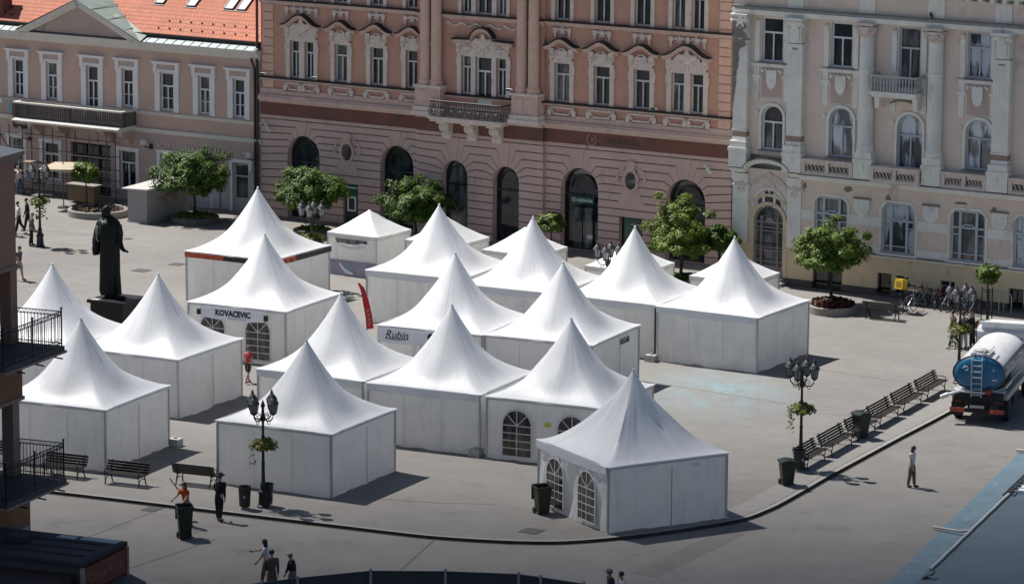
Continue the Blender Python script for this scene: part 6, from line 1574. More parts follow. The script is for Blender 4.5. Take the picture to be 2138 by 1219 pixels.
# left arm raised to the lapel with a rolled scarf, right arm held out low
for pts, r0, r1 in (([(S_ - .50, 0, 4.82), (S_ - .66, -.05, 4.45), (S_ - .74, -.14, 4.02), (S_ - .66, -.3, 3.9), (S_ - .48, -.40, 4.25)], .20, .11), ([(S_ + .52, 0, 4.80), (S_ + .66, -.02, 4.42), (S_ + .70, -.10, 4.0), (S_ + .92, -.25, 3.78), (S_ + 1.02, -.3, 3.74)], .19, .08)): mb.tube(pts, r0, 10, r1=r1)
mb.ell((S_ - .44, -.44, 4.32), (.11, .09, .13), 8, 6); mb.ell((S_ + 1.08, -.32, 3.72), (.13, .08, .08), 8, 6)
for k in range(4): mb.tube([(S_ + 1.10, -.26 - k * .04, 3.74), (S_ + 1.24, -.27 - k * .045, 3.70), (S_ + 1.30, -.28 - k * .045, 3.64)], .022, 5)
loft(mb, [ring(S_ - .74, -.08, 3.35, .14, .22), ring(S_ - .72, -.08, 3.62, .20, .26), ring(S_ - .70, -.06, 4.0, .19, .22), ring(S_ - .60, -.02, 4.4, .16, .18)])
# cloak falling behind, striding right leg and shoes
mb.tube([(S_ + .36, -.06, 3.0), (S_ + .52, -.12, 2.3), (S_ + .66, -.16, 1.60)], .18, 10, r1=.13); mb.ell((S_ + .80, -.22, 1.50), (.30, .14, .10), 10, 6); mb.ell((S_ - .05, -.30, 1.50), (.16, .32, .10), 10, 6)
o = mb.build('figure', BRONZE, st, 55)
mb = MB(); mb.tube([(S_ - .30, -.36, 5.05), (S_ - .1, -.42, 4.9), (S_ + .12, -.40, 4.98)], .08, 8); mb.tube([(S_ - .3, -.38, 4.98), (S_ - .42, -.46, 4.7), (S_ - .42, -.46, 4.3)], .07, 8); mb.tube([(S_ - .2, -.42, 4.7), (S_ - .42, -.5, 4.2), (S_ - .3, -.5, 4.05)], .05, 8); mb.build('scarf', mat('light_patina', (0.16, 0.20, 0.185), .5, .2, 5, metal=.3), st, 50)
mb = MB(); mb.box(-.95, -.5, -1.0, -.65, 1.421, 1.435); mb.build('pedestal_slab', STONE_LIGHT, st)

# ================================================================== left background: scaffold, booth, parasol
PIPE = mat('rusty_scaffold_pipe', (0.075, 0.06, 0.055), .6, .3, 4)
u_ax = Vector((math.cos(FH), math.sin(FH), 0)); n_ax = Vector((math.sin(FH), -math.cos(FH), 0))   # along and out of the facades
def FP(u, out, z=0): return Vector((ob0.x, ob0.y, 0)) + u_ax * u + n_ax * out + Vector((0, 0, z))
sc = thing('scaffolding', 'thin pipe scaffolding with planks in front of the pink townhouse entrance', 'scaffolding', FP(-17.5, 1.9), FH)
us = [-.6, .9, 2.5, 4.0, 5.6, 7.2, 8.4]
for u in us:
    for yy in (0, .8): mb = MB(); mb.tube([(u, yy, 0), (u, yy, 3.75)], .03, 6); mb.lathe([(.09, 0), (.09, .02), (.03, .03)], (u, yy), 8); mb.build('standard', PIPE, sc)
for z in (.55, 1.15, 1.75, 2.5, 3.3):
    for yy in (0, .8): mb = MB(); mb.tube([(-.9, yy + .05, z), (8.7, yy + .05, z)], .024, 6); mb.build('ledger', PIPE, sc)
for a, b in (((.9, .03, 3.3), (2.5, .03, 1.2)), ((5.6, .03, .6), (7.2, .03, 2.5)), ((-.6, .03, 3.4), (1.4, .03, 2.0))): mb = MB(); mb.tube([a, b], .028, 6); mb.build('brace', PIPE, sc)
mb = MB(); mb.box(2.3, 6.0, .1, .7, 1.79, 1.83); mb.box(-.6, 2.2, .1, .7, 1.20, 1.24); mb.build('plank', mat('scaffold_plank', (0.24, 0.19, 0.14), .85, .2, 5), sc)
bp = G(307, 468)
bo = thing('market_booth', 'grey market booth with pale lean-to roof and a faded red print, under the broad tree', 'booth', (bp.x, bp.y, 0), R(-33))
BOOTH = mat('grey_booth_board', (0.30, 0.29, 0.28), .8, .06, 1.5, .05); BOOTH2 = mat('faded_red_print', (0.30, 0.285, 0.275), .8, .05, 1.5, stain=(1.1, .50, .60, (0.27, 0.10, 0.09), (1, 1, 1)))
mb = MB(); mb.box(-1.30, 0, 0, 3.6, 0.03, 1.80); mb.box(-1.33, .03, -.03, 3.63, 0, .10); mb.build('body', BOOTH, bo)
mb = MB(); mb.box(.001, .012, .9, 2.6, .55, 1.45); mb.build('printed_panel', BOOTH2, bo)
mb = MB(); mb.add([(-1.55, -.22, 1.78), (.22, -.22, 1.80), (.22, 3.8, 1.80), (-1.55, 3.8, 1.78), (-1.55, -.22, 1.83), (.22, -.22, 1.90), (.22, 3.8, 2.05), (-1.55, 3.8, 2.0)], [(0, 1, 2, 3), (4, 5, 6, 7), (0, 1, 5, 4), (1, 2, 6, 5), (2, 3, 7, 6), (3, 0, 4, 7)]); mb.build('roof', mat('pale_booth_roof', (0.46, 0.45, 0.42), .6, .08, 2), bo)
pp = G(133, 434)
pa = thing('market_parasol', 'square beige market parasol on a single pole before the scaffolding', 'parasol', (pp.x, pp.y, 0), R(-20))
mb = MB(); mb.tube([(0, 0, 0), (0, 0, 2.55)], .03, 8); mb.build('pole', PIPE, pa); mb = MB(); mb.lathe([(.34, 0), (.34, .06), (.1, .12)], n=16); mb.build('base', BLACK_IRON, pa)
mb = MB(); w = 1.0
mb.add([(-w, -w, 2.22), (w, -w, 2.30), (w, w, 2.42), (-w, w, 2.34), (0, 0, 2.40)], [(0, 1, 4), (1, 2, 4), (2, 3, 4), (3, 0, 4)])
for s in range(4): T = side_T(s, w); mb.box(-w, w, 0, .012, 2.14, 2.22, 0, T)
mb.build('canopy', mat('beige_canvas', (0.50, 0.42, 0.31), .8, .05, 2, trans=.2), pa)
for (px, py, lab) in ((176, 404, 'wooden stall counter under the beige parasol'),):
    p = G(px, py + 20); t = thing('stall_counter', lab, 'counter', (p.x, p.y, 0), R(-32)); mb = MB(); mb.box(-.9, .9, -.3, .3, .1, 1.0); mb.build('body', mat('ochre_board', (0.13, 0.095, 0.055), .8, .2, 3), t); mb = MB(); mb.box(-1, 1, -.4, .4, 1.0, 1.06); mb.build('top', PLANT_RIM, t)
# red feather flag
fpnt = G(767, 712); fl = thing('feather_flag', 'red feather flag with white lettering between the tents', 'flag', (fpnt.x, fpnt.y, 0), R(-10))
mb = MB(); mb.tube([(0, 0, 0), (-.05, 0, 1.0), (-.28, 0, 2.3), (-.42, 0, 2.62)], .018, 6); mb.lathe([(.22, 0), (.22, .05), (.03, .08)], n=12); mb.build('pole', BLACK_IRON, fl)
mb = MB(); mb.prism([(-.02, .55), (.30, .60), (.22, 1.2), (.06, 1.9), (-.14, 2.45), (-.36, 2.66), (-.44, 2.64), (-.30, 2.3), (-.16, 1.6), (-.06, 1.0)], -.02, -.012); f = mb.build('flag_cloth', mat('flag_red', (0.55, 0.03, 0.04), .6, .08, 2, .2, 4, trans=.2), fl)
mb = MB()
for k, (x, z) in enumerate(((.10, .72), (.08, .92), (.05, 1.12), (.02, 1.32))): mb.tube([(x - .06, -.026, z), (x + .04, -.026, z + .05), (x - .03, -.026, z + .10), (x + .07, -.026, z + .14)], .016, 4)
mb.build('flag_lettering', SIGN_WHITE, f)

# bird on the ledge of the pale house
bq = Vector((17.665, 176.977, 0)) + u_ax * 2.62 + n_ax * .45 + Vector((0, 0, 13.64))
bd = thing('pigeon', 'dark pigeon sitting on the upper ledge of the pale ornate house', 'bird', bq, R(100))
mb = MB(); T = Matrix.Rotation(R(-25), 4, 'Y'); mb.ell((0, 0, .12), (.15, .075, .075), 10, 6, 0, T); mb.ell((.12, 0, .22), (.045, .04, .045), 8, 5); mb.tube([(.08, 0, .15), (.12, 0, .22)], .04, 6); mb.prism([(-.12, .08), (-.10, .12), (-.30, .02), (-.31, -.01)], -.04, .04)
mb.tube([(.16, 0, .22), (.20, 0, .21)], .012, 5, r1=.003); mb.tube([(.0, .03, .0), (.0, .03, .08)], .008, 4); mb.tube([(.0, -.03, .0), (.0, -.03, .08)], .008, 4); mb.build('body', mat('slate_feathers', (0.03, 0.03, 0.035), .6, .2, 8), bd, 60)
# ================================================================== people
DG = None
def skin_obj(name, verts, edges, radii, m, parent, sub=1):
    """continuous surface grown round a joint skeleton (first vertex = pelvis = root)"""
    me = bpy.data.meshes.new(name); me.from_pydata(verts, edges, []); me.update()
    o = bpy.data.objects.new(name, me); COL.objects.link(o)
    md = o.modifiers.new('skin', 'SKIN'); md.use_smooth_shade = True; md.branch_smoothing = 0.4
    if not me.skin_vertices: me.skin_vertices.new()
    for i, r in enumerate(radii):
        sv = me.skin_vertices[0].data[i]; sv.radius = (r, r) if not hasattr(r, '__len__') else r; sv.use_root = (i == 0)
    if sub: s = o.modifiers.new('sub', 'SUBSURF'); s.levels = sub; s.render_levels = sub
    dg = bpy.context.evaluated_depsgraph_get(); new = bpy.data.meshes.new_from_object(o.evaluated_get(dg)); new.name = name
    bpy.data.objects.remove(o); bpy.data.meshes.remove(me)
    new.materials.clear(); new.materials.append(m); new.polygons.foreach_set('use_smooth', [True] * len(new.polygons))
    r = bpy.data.objects.new(name, new); COL.objects.link(r); r.parent = parent
    return r
SKINS = [mat('skin_light', (0.44, 0.26, 0.19), .6, .06, 8), mat('skin_tan', (0.32, 0.18, 0.12), .6, .06, 8)]
HAIRS = {'black': mat('black_hair', (0.012, 0.010, 0.009), .5, .2, 10), 'brown': mat('brown_hair', (0.045, 0.028, 0.018), .5, .2, 10), 'grey': mat('grey_hair', (0.20, 0.19, 0.18), .6, .2, 10), 'blond': mat('blond_hair', (0.28, 0.20, 0.11), .6, .2, 10)}
def cloth(n, c): return mat('cloth_' + n, c, .85, .12, 6, .2, 12)
def person(label, loc, face, h=1.70, legs=((14, 4), (-14, 16)), arms=((12, 8, 12), (-14, 8, 10)), lean=3, top=('grey', (0.2, 0.2, 0.2)), bottom=('navy', (0.03, 0.035, 0.05)), long_sleeve=False, trousers='long', hair='brown', longhair=False, hat=None, skin=0, fem=False, look=0, shoes=(0.03, 0.03, 0.03)):
    s = h; V = Vector
    t = thing('person', label, 'person', loc, R(face), 'people on the square')
    tl = R(lean); up = V((math.sin(tl), 0, math.cos(tl)))
    low = []
    hipz = 0
    J = {}
    J['pelvis'] = V((0, 0, 0))
    legj = []
    for sg, (a, k) in zip((1, -1), legs):
        hip = V((0, sg * .052 * s, -.02 * s)); d1 = V((math.sin(R(a)), 0, -math.cos(R(a)))); kn = hip + d1 * .245 * s
        d2 = V((math.sin(R(a - k)), 0, -math.cos(R(a - k)))); an = kn + d2 * .235 * s
        legj.append((hip, kn, an)); low.append(an.z)
    z0 = -min(low) + .042 * s
    O = V((0, 0, z0))
    pelvis = O; belly = O + up * .11 * s; chest = O + up * .215 * s; neckb = O + up * .305 * s; neck = neckb + up * .028 * s + V((.01 * s, 0, 0))
    lk = R(look); fwd = V((math.cos(lk), math.sin(lk), 0)) * .9 + V((0, 0, -.15)); hc = neck + V((.018 * s, 0, .062 * s)); crn = hc + V((-.006 * s, 0, .042 * s)); jaw = hc + fwd * .030 * s + V((0, 0, -.040 * s))
    verts = [pelvis, belly, chest, neckb, neck, hc, crn, jaw, hc + fwd * .060 * s + V((0, 0, -.010 * s))]; edges = [(0, 1), (1, 2), (2, 3), (3, 4), (4, 5), (5, 6), (5, 7), (5, 8)]
    w = .9 if fem else 1.0
    radii = [(.062 * s, .062 * s), (.054 * s * w, .054 * s * w), (.064 * s * w, .064 * s * w), (.042 * s, .042 * s), .032 * s, .054 * s, .040 * s, .026 * s, .011 * s]
    for sg in (1, -1):                                               # ears
        verts.append(hc + V((-.004 * s, 0, -.004 * s)) + V((-fwd.y, fwd.x, 0)) * sg * .052 * s); edges.append((5, len(verts) - 1)); radii.append(.010 * s)
    leg_idx = []
    for (hip, kn, an), sg in zip(legj, (1, -1)):
        i = len(verts); hip, kn, an = hip + O, kn + O, an + O; toe = an + V((.095 * s, sg * .012 * s, -.022 * s)); toe.z = max(toe.z, .014 * s); heel = an + V((-.022 * s, 0, -.022 * s))
        calf = kn.lerp(an, .32) + V((-.006 * s, 0, 0))
        verts += [hip, kn, calf, an, toe, heel]; edges += [(0, i), (i, i + 1), (i + 1, i + 2), (i + 2, i + 3), (i + 3, i + 4), (i + 3, i + 5)]; radii += [.056 * s, .036 * s, .036 * s, .022 * s, .019 * s, .020 * s]; leg_idx.append((hip, kn, calf, an, toe))
    arm_idx = []
    for sg, (a, out, bend) in zip((1, -1), arms):
        i = len(verts); sh = chest.lerp(neckb, .62) + V((0, sg * .105 * s * w, 0)); d = V((math.sin(R(a)) * math.cos(R(out)), sg * math.sin(R(out)), -math.cos(R(a)) * math.cos(R(out)))); el = sh + d * .165 * s
        a2 = a + bend; d2 = V((math.sin(R(a2)) * math.cos(R(out * .4)), sg * math.sin(R(out * .4)) * .6, -math.cos(R(a2)))).normalized(); wr = el + d2 * .145 * s; palm = wr + d2 * .040 * s
        verts += [sh, el, wr, palm]; edges += [(2, i), (i, i + 1), (i + 1, i + 2), (i + 2, i + 3)]; radii += [.040 * s, .026 * s, .017 * s, .019 * s]; arm_idx.append((sh, el, wr))
        side = d2.cross(V((0, 1, 0))).normalized(); curl = V((0, -sg, 0))
        for q in range(4):                                            # four curled fingers of different length
            o_ = side * (q - 1.5) * .0115 * s; L_ = (.036, .042, .039, .030)[q] * s; k1 = palm + d2 * .022 * s + o_; k2 = k1 + d2 * L_ * .55 + curl * .006 * s; k3 = k2 + d2 * L_ * .35 + curl * .016 * s
            j = len(verts); verts += [k1, k2, k3]; edges += [(i + 3, j), (j, j + 1), (j + 1, j + 2)]; radii += [.0058 * s, .0052 * s, .0045 * s]
        j = len(verts); th = wr + d2 * .018 * s - side * .018 * s; verts += [th, th + d2 * .024 * s - side * .012 * s]; edges += [(i + 2, j), (j, j + 1)]; radii += [.0075 * s, .0058 * s]
    skin_obj('body', verts, edges, radii, SKINS[skin], t)
    # clothes follow the same joints, slightly larger
    g = .013 * s
    tv = [pelvis - up * .035 * s, belly + up * .02 * s, chest, neckb - up * .008 * s]; te = [(0, 1), (1, 2), (2, 3)]; tr = [.100 * s * w, .086 * s * w, .094 * s * w, .056 * s]
    for (sh, el, wr) in arm_idx:
        i = len(tv); e2 = sh.lerp(el, .75) if not long_sleeve else el; tv += [sh, e2]; te += [(2, i), (i, i + 1)]; tr += [.050 * s, .038 * s if not long_sleeve else .036 * s]
        if long_sleeve: tv.append(el.lerp(wr, .92)); te.append((i + 1, i + 2)); tr.append(.027 * s)
    skin_obj('top', tv, te, tr, cloth(*top), t)
    if trousers == 'skirt':
        mb = MB(); prof = [(.085 * s, z0 + .05 * s), (.095 * s, z0 - .02 * s), (.115 * s, z0 - .18 * s), (.135 * s, z0 - .33 * s)]
        mb.lathe(prof[::-1], (0, 0), 14); mb.build('skirt', cloth(*bottom), t, 60)
    else:
        bv = [pelvis, pelvis + up * .075 * s]; be = [(0, 1)]; br = [.090 * s, .086 * s]
        for hip, kn, calf, an, toe in leg_idx:
            i = len(bv); bv += [hip, kn if trousers == 'long' else hip.lerp(kn, .92)]; be += [(0, i), (i, i + 1)]; br += [.066 * s, .048 * s if trousers == 'long' else .058 * s]
            if trousers == 'long': bv += [calf, an + V((0, 0, .012 * s))]; be += [(i + 1, i + 2), (i + 2, i + 3)]; br += [.045 * s, .036 * s]
        skin_obj('trousers' if trousers == 'long' else 'shorts', bv, be, br, cloth(*bottom), t)
    for hip, kn, calf, an, toe in leg_idx:
        mb = MB(); d = (toe - an); a = math.atan2(d.y, d.x); T = Matrix.Rotation(a, 4, 'Z'); c = an.lerp(toe, .42); mb.ell((c.x, c.y, max(c.z, .026 * s)), (.080 * s, .030 * s, .028 * s), 10, 6, 0, T); mb.build('shoe', mat('shoe_%.2f' % shoes[0], shoes, .6, .1, 5), t, 60)
    hm = HAIRS[hair]; mb = MB(); T = Matrix.Rotation(lk, 4, 'Z')
    vs = []; n, k = 12, 6
    for i in range(k + 1):
        th = (PI * .60) * i / k
        for j in range(n):
            a = 2 * PI * j / n; f = 1.0 if math.cos(a) < .3 else (1.0 if th < PI * .38 else .80)
            vs.append(hc + V((-.006 * s, 0, .012 * s)) + T @ V((.062 * s * math.sin(th) * math.cos(a) * f - .004 * s, .060 * s * math.sin(th) * math.sin(a), .058 * s * math.cos(th))))
    mb.add(vs, [(i * n + j, (i + 1) * n + j, (i + 1) * n + (j + 1) % n, i * n + (j + 1) % n) for i in range(k) for j in range(n)])
    if longhair:
        c = hc + T @ V((-.035 * s, 0, -.055 * s)); mb.ell(c, (.042 * s, .062 * s, .085 * s), 10, 6)
    mb.build('hair', hm, t, 70)
    for sg in (1, -1):
        mb = MB(); mb.ell(hc + fwd * .050 * s + V((-fwd.y, fwd.x, 0)) * sg * .019 * s + V((0, 0, .006 * s)), .006 * s, 6, 4); mb.build('eye', HAIRS['black'], t)
    mb = MB(); mb.ell(hc + fwd * .054 * s + V((0, 0, -.033 * s)), (.005 * s, .012 * s, .004 * s), 6, 4); mb.build('mouth', mat('lip', (0.25, 0.09, 0.08), .5, .05, 5), t)
    if hat:
        mb = MB(); c = hc + V((0, 0, .03 * s)); mb.lathe([(.105 * s, c.z), (.10 * s, c.z + .008 * s), (.062 * s, c.z + .01 * s), (.058 * s, c.z + .05 * s), (.02 * s, c.z + .06 * s), (.0, c.z + .06 * s)] if hat[0] == 'brim' else [(.064 * s, c.z - .01 * s), (.064 * s, c.z + .02 * s), (.045 * s, c.z + .042 * s), (0, c.z + .05 * s)], (c.x, c.y), 14)
        if hat[0] == 'cap': mb.box(c.x + .03 * s, c.x + .115 * s, c.y - .04 * s, c.y + .04 * s, c.z - .008 * s, c.z + .002 * s)
        mb.build('hat', cloth(*hat[1]), t, 50)
    t['_chest'] = (chest.x, chest.y, chest.z); t['_hands'] = [tuple(a[2]) for a in arm_idx]
    return t
BLK = ('black', (0.012, 0.012, 0.014)); DGREY = ('dark_grey', (0.035, 0.035, 0.04)); WHT = ('white', (0.62, 0.62, 0.62)); GREY = ('grey', (0.16, 0.16, 0.165)); KHAKI = ('taupe', (0.13, 0.105, 0.085)); DENIM = ('denim', (0.06, 0.085, 0.14)); RED = ('coral_red', (0.46, 0.055, 0.06)); ORANGE = ('orange', (0.50, 0.085, 0.02)); OLIVE = ('olive', (0.07, 0.075, 0.03)); NAVY = ('navy', (0.03, 0.035, 0.05)); PLUM = ('plum_grey', (0.09, 0.075, 0.085)); BEIGE = ('beige', (0.30, 0.25, 0.20)); BROWN = ('brown', (0.11, 0.08, 0.065))
people = []
def PP(*a, **k): p = person(*a, **k); people.append(p); return p
PP('woman in a white top and taupe trousers walking alone on the street at right', G(1903, 1017, ROAD_Z), -35, 1.63, top=WHT, bottom=KHAKI, hair='black', longhair=True, fem=True, arms=((-16, 14, 6), (10, 8, 10)), legs=((7, 2), (-5, 6)))
m = PP('man in dark clothes and a brimmed hat standing at the kerb beside the bench', G(458, 1088, ROAD_Z), 60, 1.78, top=BLK, bottom=BLK, long_sleeve=True, hat=('brim', DGREY), hair='black', legs=((4, 2), (-4, 4)), arms=((14, 10, 30), (-6, 8, 12)))
PP('woman street sweeper in an orange shirt behind a wheeled bin', G(389, 1097, ROAD_Z), -120, 1.66, top=ORANGE, bottom=DGREY, hair='black', longhair=True, fem=True, lean=10, arms=((38, 6, 25), (48, 12, 20)), legs=((14, 4), (-14, 16)))
PP('woman in a coral red top and dark shorts walking between the tents', G(518, 800), 60, 1.62, top=RED, bottom=DGREY, trousers='shorts', hair='brown', fem=True, shoes=(0.2, 0.2, 0.2), legs=((16, 4), (-18, 12)))
PP('man in a dark jacket standing left of the upper left lamp', G(66, 514), 20, 1.76, top=PLUM, bottom=BLK, long_sleeve=True, hair='grey', legs=((5, 2), (-6, 4)), arms=((8, 12, 20), (-4, 12, 20)))
PP('person in a black vest with one white sleeve at the far left', G(40, 487), 200, 1.72, top=WHT, bottom=BLK, hair='black', legs=((16, 5), (-16, 18)))
PP('person in black from head to foot walking near the upper left lamp', G(58, 481), 190, 1.74, top=BLK, bottom=BLK, long_sleeve=True, hair='black', legs=((14, 5), (-16, 18)))
PP('man in a plum grey shirt and beige shorts walking at the left edge', G(40, 586), -30, 1.74, top=PLUM, bottom=BEIGE, trousers='shorts', hair='brown', legs=((14, 4), (-18, 14)), arms=((-18, 8, 6), (22, 10, 12)))
PP('far person in white by the pink townhouse at the left', G(41, 406), 180, 1.62, top=WHT, bottom=DENIM, hair='grey')
c = PP('person half hidden by the edge of the balcony building at left', G(22, 492), 10, 1.70, top=('rust', (0.20, 0.07, 0.05)), bottom=BEIGE, hair='brown')
PP('man in an olive vest and dark trousers left of the flower ring by the tanker', G(1990, 726), 200, 1.76, top=OLIVE, bottom=NAVY, hair='black', legs=((20, 4), (-20, 14)), shoes=(0.5, 0.5, 0.5))
PP('person in pale trousers half hidden by the lamp flower ring near the tanker', G(2011, 728), 120, 1.70, top=('green_grey', (0.16, 0.19, 0.13)), bottom=('stone', (0.36, 0.35, 0.32)), hair='black', legs=((5, 2), (-5, 4)))
PP('tall person in a black jacket holding white papers near the tanker', G(2029, 727), 170, 1.84, top=BLK, bottom=BLK, long_sleeve=True, hair='black', legs=((5, 2), (-5, 4)), arms=((30, 8, 60), (10, 8, 30)))
def headspot(px, py, h): return G(px, py, h - .13 - .02) - Vector((0, 0, h - .02))
w = headspot(556, 1125, 1.68); PP('woman in a white blouse pointing, at the bottom edge beside a companion', w, 170, 1.68, top=WHT, bottom=BROWN, hair='black', longhair=True, fem=True, arms=((20, 6, 20), (60, 10, 20)))
w = headspot(567, 1148, 1.66); PP('person in a brown jacket in front of the pointing woman at the bottom edge', w, 90, 1.66, top=BROWN, bottom=BROWN, hair='black', long_sleeve=True, trousers='skirt')
w = headspot(609, 1155, 1.42); PP('child in a pale cap and dark waistcoat at the bottom edge', w, 160, 1.42, top=BLK, bottom=GREY, hair='black', long_sleeve=True, hat=('cap', ('pale_cap', (0.35, 0.30, 0.25))), skin=1)
w = headspot(1277, 1187, 1.76); PP('man in a pale cap at the bottom edge, left of a pair of heads', w, 200, 1.76, top=DGREY, bottom=BLK, hair='black', hat=('cap', ('grey_cap', (0.20, 0.19, 0.18))))
w = headspot(1301, 1192, 1.74); PP('bareheaded man in a white shirt at the bottom edge, right of a pair', w, 200, 1.74, top=WHT, bottom=DGREY, hair='black')
d_ = PP('courier leaning over a bicycle with a yellow box on the back', G(1884, 652), 45, 1.74, top=('charcoal', (0.03, 0.03, 0.035)), bottom=DGREY, hair='black', lean=22, arms=((40, 10, 20), (44, 10, 20)), legs=((12, 4), (-10, 20)))
# things people carry or push
bx_ = thing('delivery_backpack', 'square yellow delivery backpack worn by the courier', 'backpack', d_.location + Vector((0, 0, 1.02)), d_.rotation_euler.z)
Tm = Matrix.Rotation(R(10), 4, 'Y')
mb = MB(); mb.box(-.40, -.03, -.23, .23, .10, .56, 0, Tm); mb.build('box', mat('courier_yellow', (0.62, 0.42, 0.02), .55, .08, 3), bx_)
mb = MB(); mb.box(-.41, -.39, -.14, .14, .20, .44, 0, Tm); mb.box(-.42, -.02, -.24, .24, .07, .10, 0, Tm); mb.build('logo_patch', mat('ochre_patch', (0.30, 0.18, 0.02), .6, .1, 5), bx_)
mb = MB()
for y in (-.15, .15): mb.tube([Tm @ Vector((-.03, y, .5)), Tm @ Vector((.16, y, .5)), Tm @ Vector((.2, y, .3)), Tm @ Vector((0, y, .08))], .02, 5)
mb.build('strap', BLACK_IRON, bx_)
make_wheelie('wheeled bin pushed by the street sweeper in the street', G(386, 1124, ROAD_Z), R(12), 1.28, GREEN_BIN, True)
bpz = G(372, 1085, ROAD_Z); br = thing('broom', 'long handled broom leaning from the sweeper bin', 'broom', (bpz.x, bpz.y, ROAD_Z), 0)
mb = MB(); mb.tube([(.24, .0, .82), (-.30, .05, 1.55)], .02, 6); mb.build('handle', DARK_WOOD, br); mb = MB(); mb.box(.18, .32, -.12, .12, .58, .84); mb.build('brush', BLACK_IRON, br)
hp = headspot(2029, 655, 1.84); pt = thing('paper_sheets', 'white papers in the hand of the tall person in black', 'papers', Vector((people[12].location.x - .28, people[12].location.y - .05, 1.12)), R(170)); mb = MB(); mb.box(-.02, .02, -.14, .14, 0, .32); mb.box(-.03, .03, -.1, .18, -.3, .02); mb.build('sheet', WHITE_PAINT, pt)
for p in people:
    for k in ('_chest', '_hands'):
        if k in p: del p[k]

# ================================================================== bicycles
def make_bike(label, loc, rz, m=BLACK_IRON, lean=6, group='bicycles parked along the ornate house'):
    t = thing('bicycle', label, 'bicycle', loc, rz, group); t.rotation_euler.x = R(lean)
    for x in (-.52, .52):
        mb = MB(); n = 20; mb.tube([(x + .33 * math.cos(2 * PI * j / n), 0, .34 + .33 * math.sin(2 * PI * j / n)) for j in range(n + 1)], .022, 5); w = mb.build('wheel', BLACK_IRON, t)
        mb = MB()
        for j in range(8): a = 2 * PI * j / 8; mb.tube([(x, 0, .34), (x + .31 * math.cos(a), 0, .34 + .31 * math.sin(a))], .004, 3)
        mb.tube([(x, -.04, .34), (x, .04, .34)], .03, 6); mb.build('spokes', ALU, w)
    mb = MB()
    for a, b in (((-.52, 0, .34), (-.05, 0, .30)), ((-.05, 0, .30), (-.2, 0, .82)), ((-.2, 0, .80), (-.52, 0, .34)), ((-.18, 0, .76), (.36, 0, .80)), ((-.05, 0, .30), (.38, 0, .72)), ((.34, 0, .92), (.52, 0, .34))): mb.tube([a, b], .02, 6)
    mb.build('frame', m, t)
    mb = MB(); mb.tube([(.34, 0, .92), (.33, 0, 1.0)], .016, 5); mb.tube([(.22, -.28, 1.02), (.36, -.2, 1.0), (.36, .2, 1.0), (.22, .28, 1.02)], .016, 5); mb.build('handlebar', ALU, t)
    mb = MB(); mb.ell((-.24, 0, .88), (.13, .07, .035), 8, 5); mb.build('saddle', BLACK_IRON, t)
    mb = MB(); mb.tube([(-.05, -.1, .2), (-.05, -.03, .3), (-.05, .03, .3), (-.05, .1, .4)], .012, 4); mb.ell((-.05, .03, .30), (.09, .01, .09), 10, 5); mb.build('crank', ALU, t)
    return t
COLS = [BLACK_IRON, mat('bike_silver', (0.40, 0.41, 0.42), .4, .05, 4, metal=.5), mat('bike_blue', (0.03, 0.06, 0.14), .4, .1, 4), mat('bike_red', (0.20, 0.02, 0.02), .4, .1, 4), mat('bike_white', (0.55, 0.55, 0.54), .4, .05, 4)]
bl = ['black bicycle at the left end of the row by the ornate house', 'silver bicycle second from the left end of the parked row', 'dark blue bicycle third from the left in the parked row', 'dark red bicycle in the middle of the parked row', 'white framed bicycle in the middle of the parked row', 'black bicycle behind the white framed one', 'silver bicycle behind the flower ring of the tanker lamp', 'dark blue bicycle at the right end, near the stakes']
for i, (px, py) in enumerate([(1912, 637), (1930, 640), (1946, 643), (1963, 646), (1980, 650), (1996, 653), (2012, 656), (2030, 660)]):
    make_bike(bl[i], G(px, py - 4), R(38 + (i * 37) % 23), COLS[[0, 1, 2, 3, 4, 0, 1, 2][i]], (-1) ** i * 5)
make_bike('bicycle of the courier with the yellow box', G(1895, 652), R(50), COLS[1], 3, 'bicycles in use')
# stakes round the little tree, rack hoops
tp = G(2060, 690); mb_ = thing('tree_stakes', 'three wooden stakes tying up the little tree by the tanker', 'stakes', (tp.x, tp.y, 0), 0)
for k in range(3):
    a = 2 * PI * k / 3 + .6; mb = MB(); mb.tube([(.30 * math.cos(a), .30 * math.sin(a), 0), (.27 * math.cos(a), .27 * math.sin(a), 2.0)], .03, 6); mb.build('stake', DARK_WOOD, mb_)
mb = MB(); mb.tube([(.28 * math.cos(2 * PI * j / 12), .28 * math.sin(2 * PI * j / 12), 1.85) for j in range(13)], .014, 4); mb.build('tie', BLACK_IRON, mb_)
for px, py, lab in ((2082, 652, 'grey hoop rack right of the staked tree'), (2098, 655, 'grey hoop rack nearest the right edge')):
    mb = MB(); mb.tube([(-.3, 0, 0), (-.3, 0, .75)] + [(-.3 * math.cos(PI * j / 8), 0, .75 + .3 * math.sin(PI * j / 8)) for j in range(1, 9)] + [(.3, 0, 0)], .028, 6); o = mb.build('bicycle_rack', ALU, loc=G(px, py), rz=R(-20)); tag(o, lab, 'bike rack', 'hoop racks for bicycles')

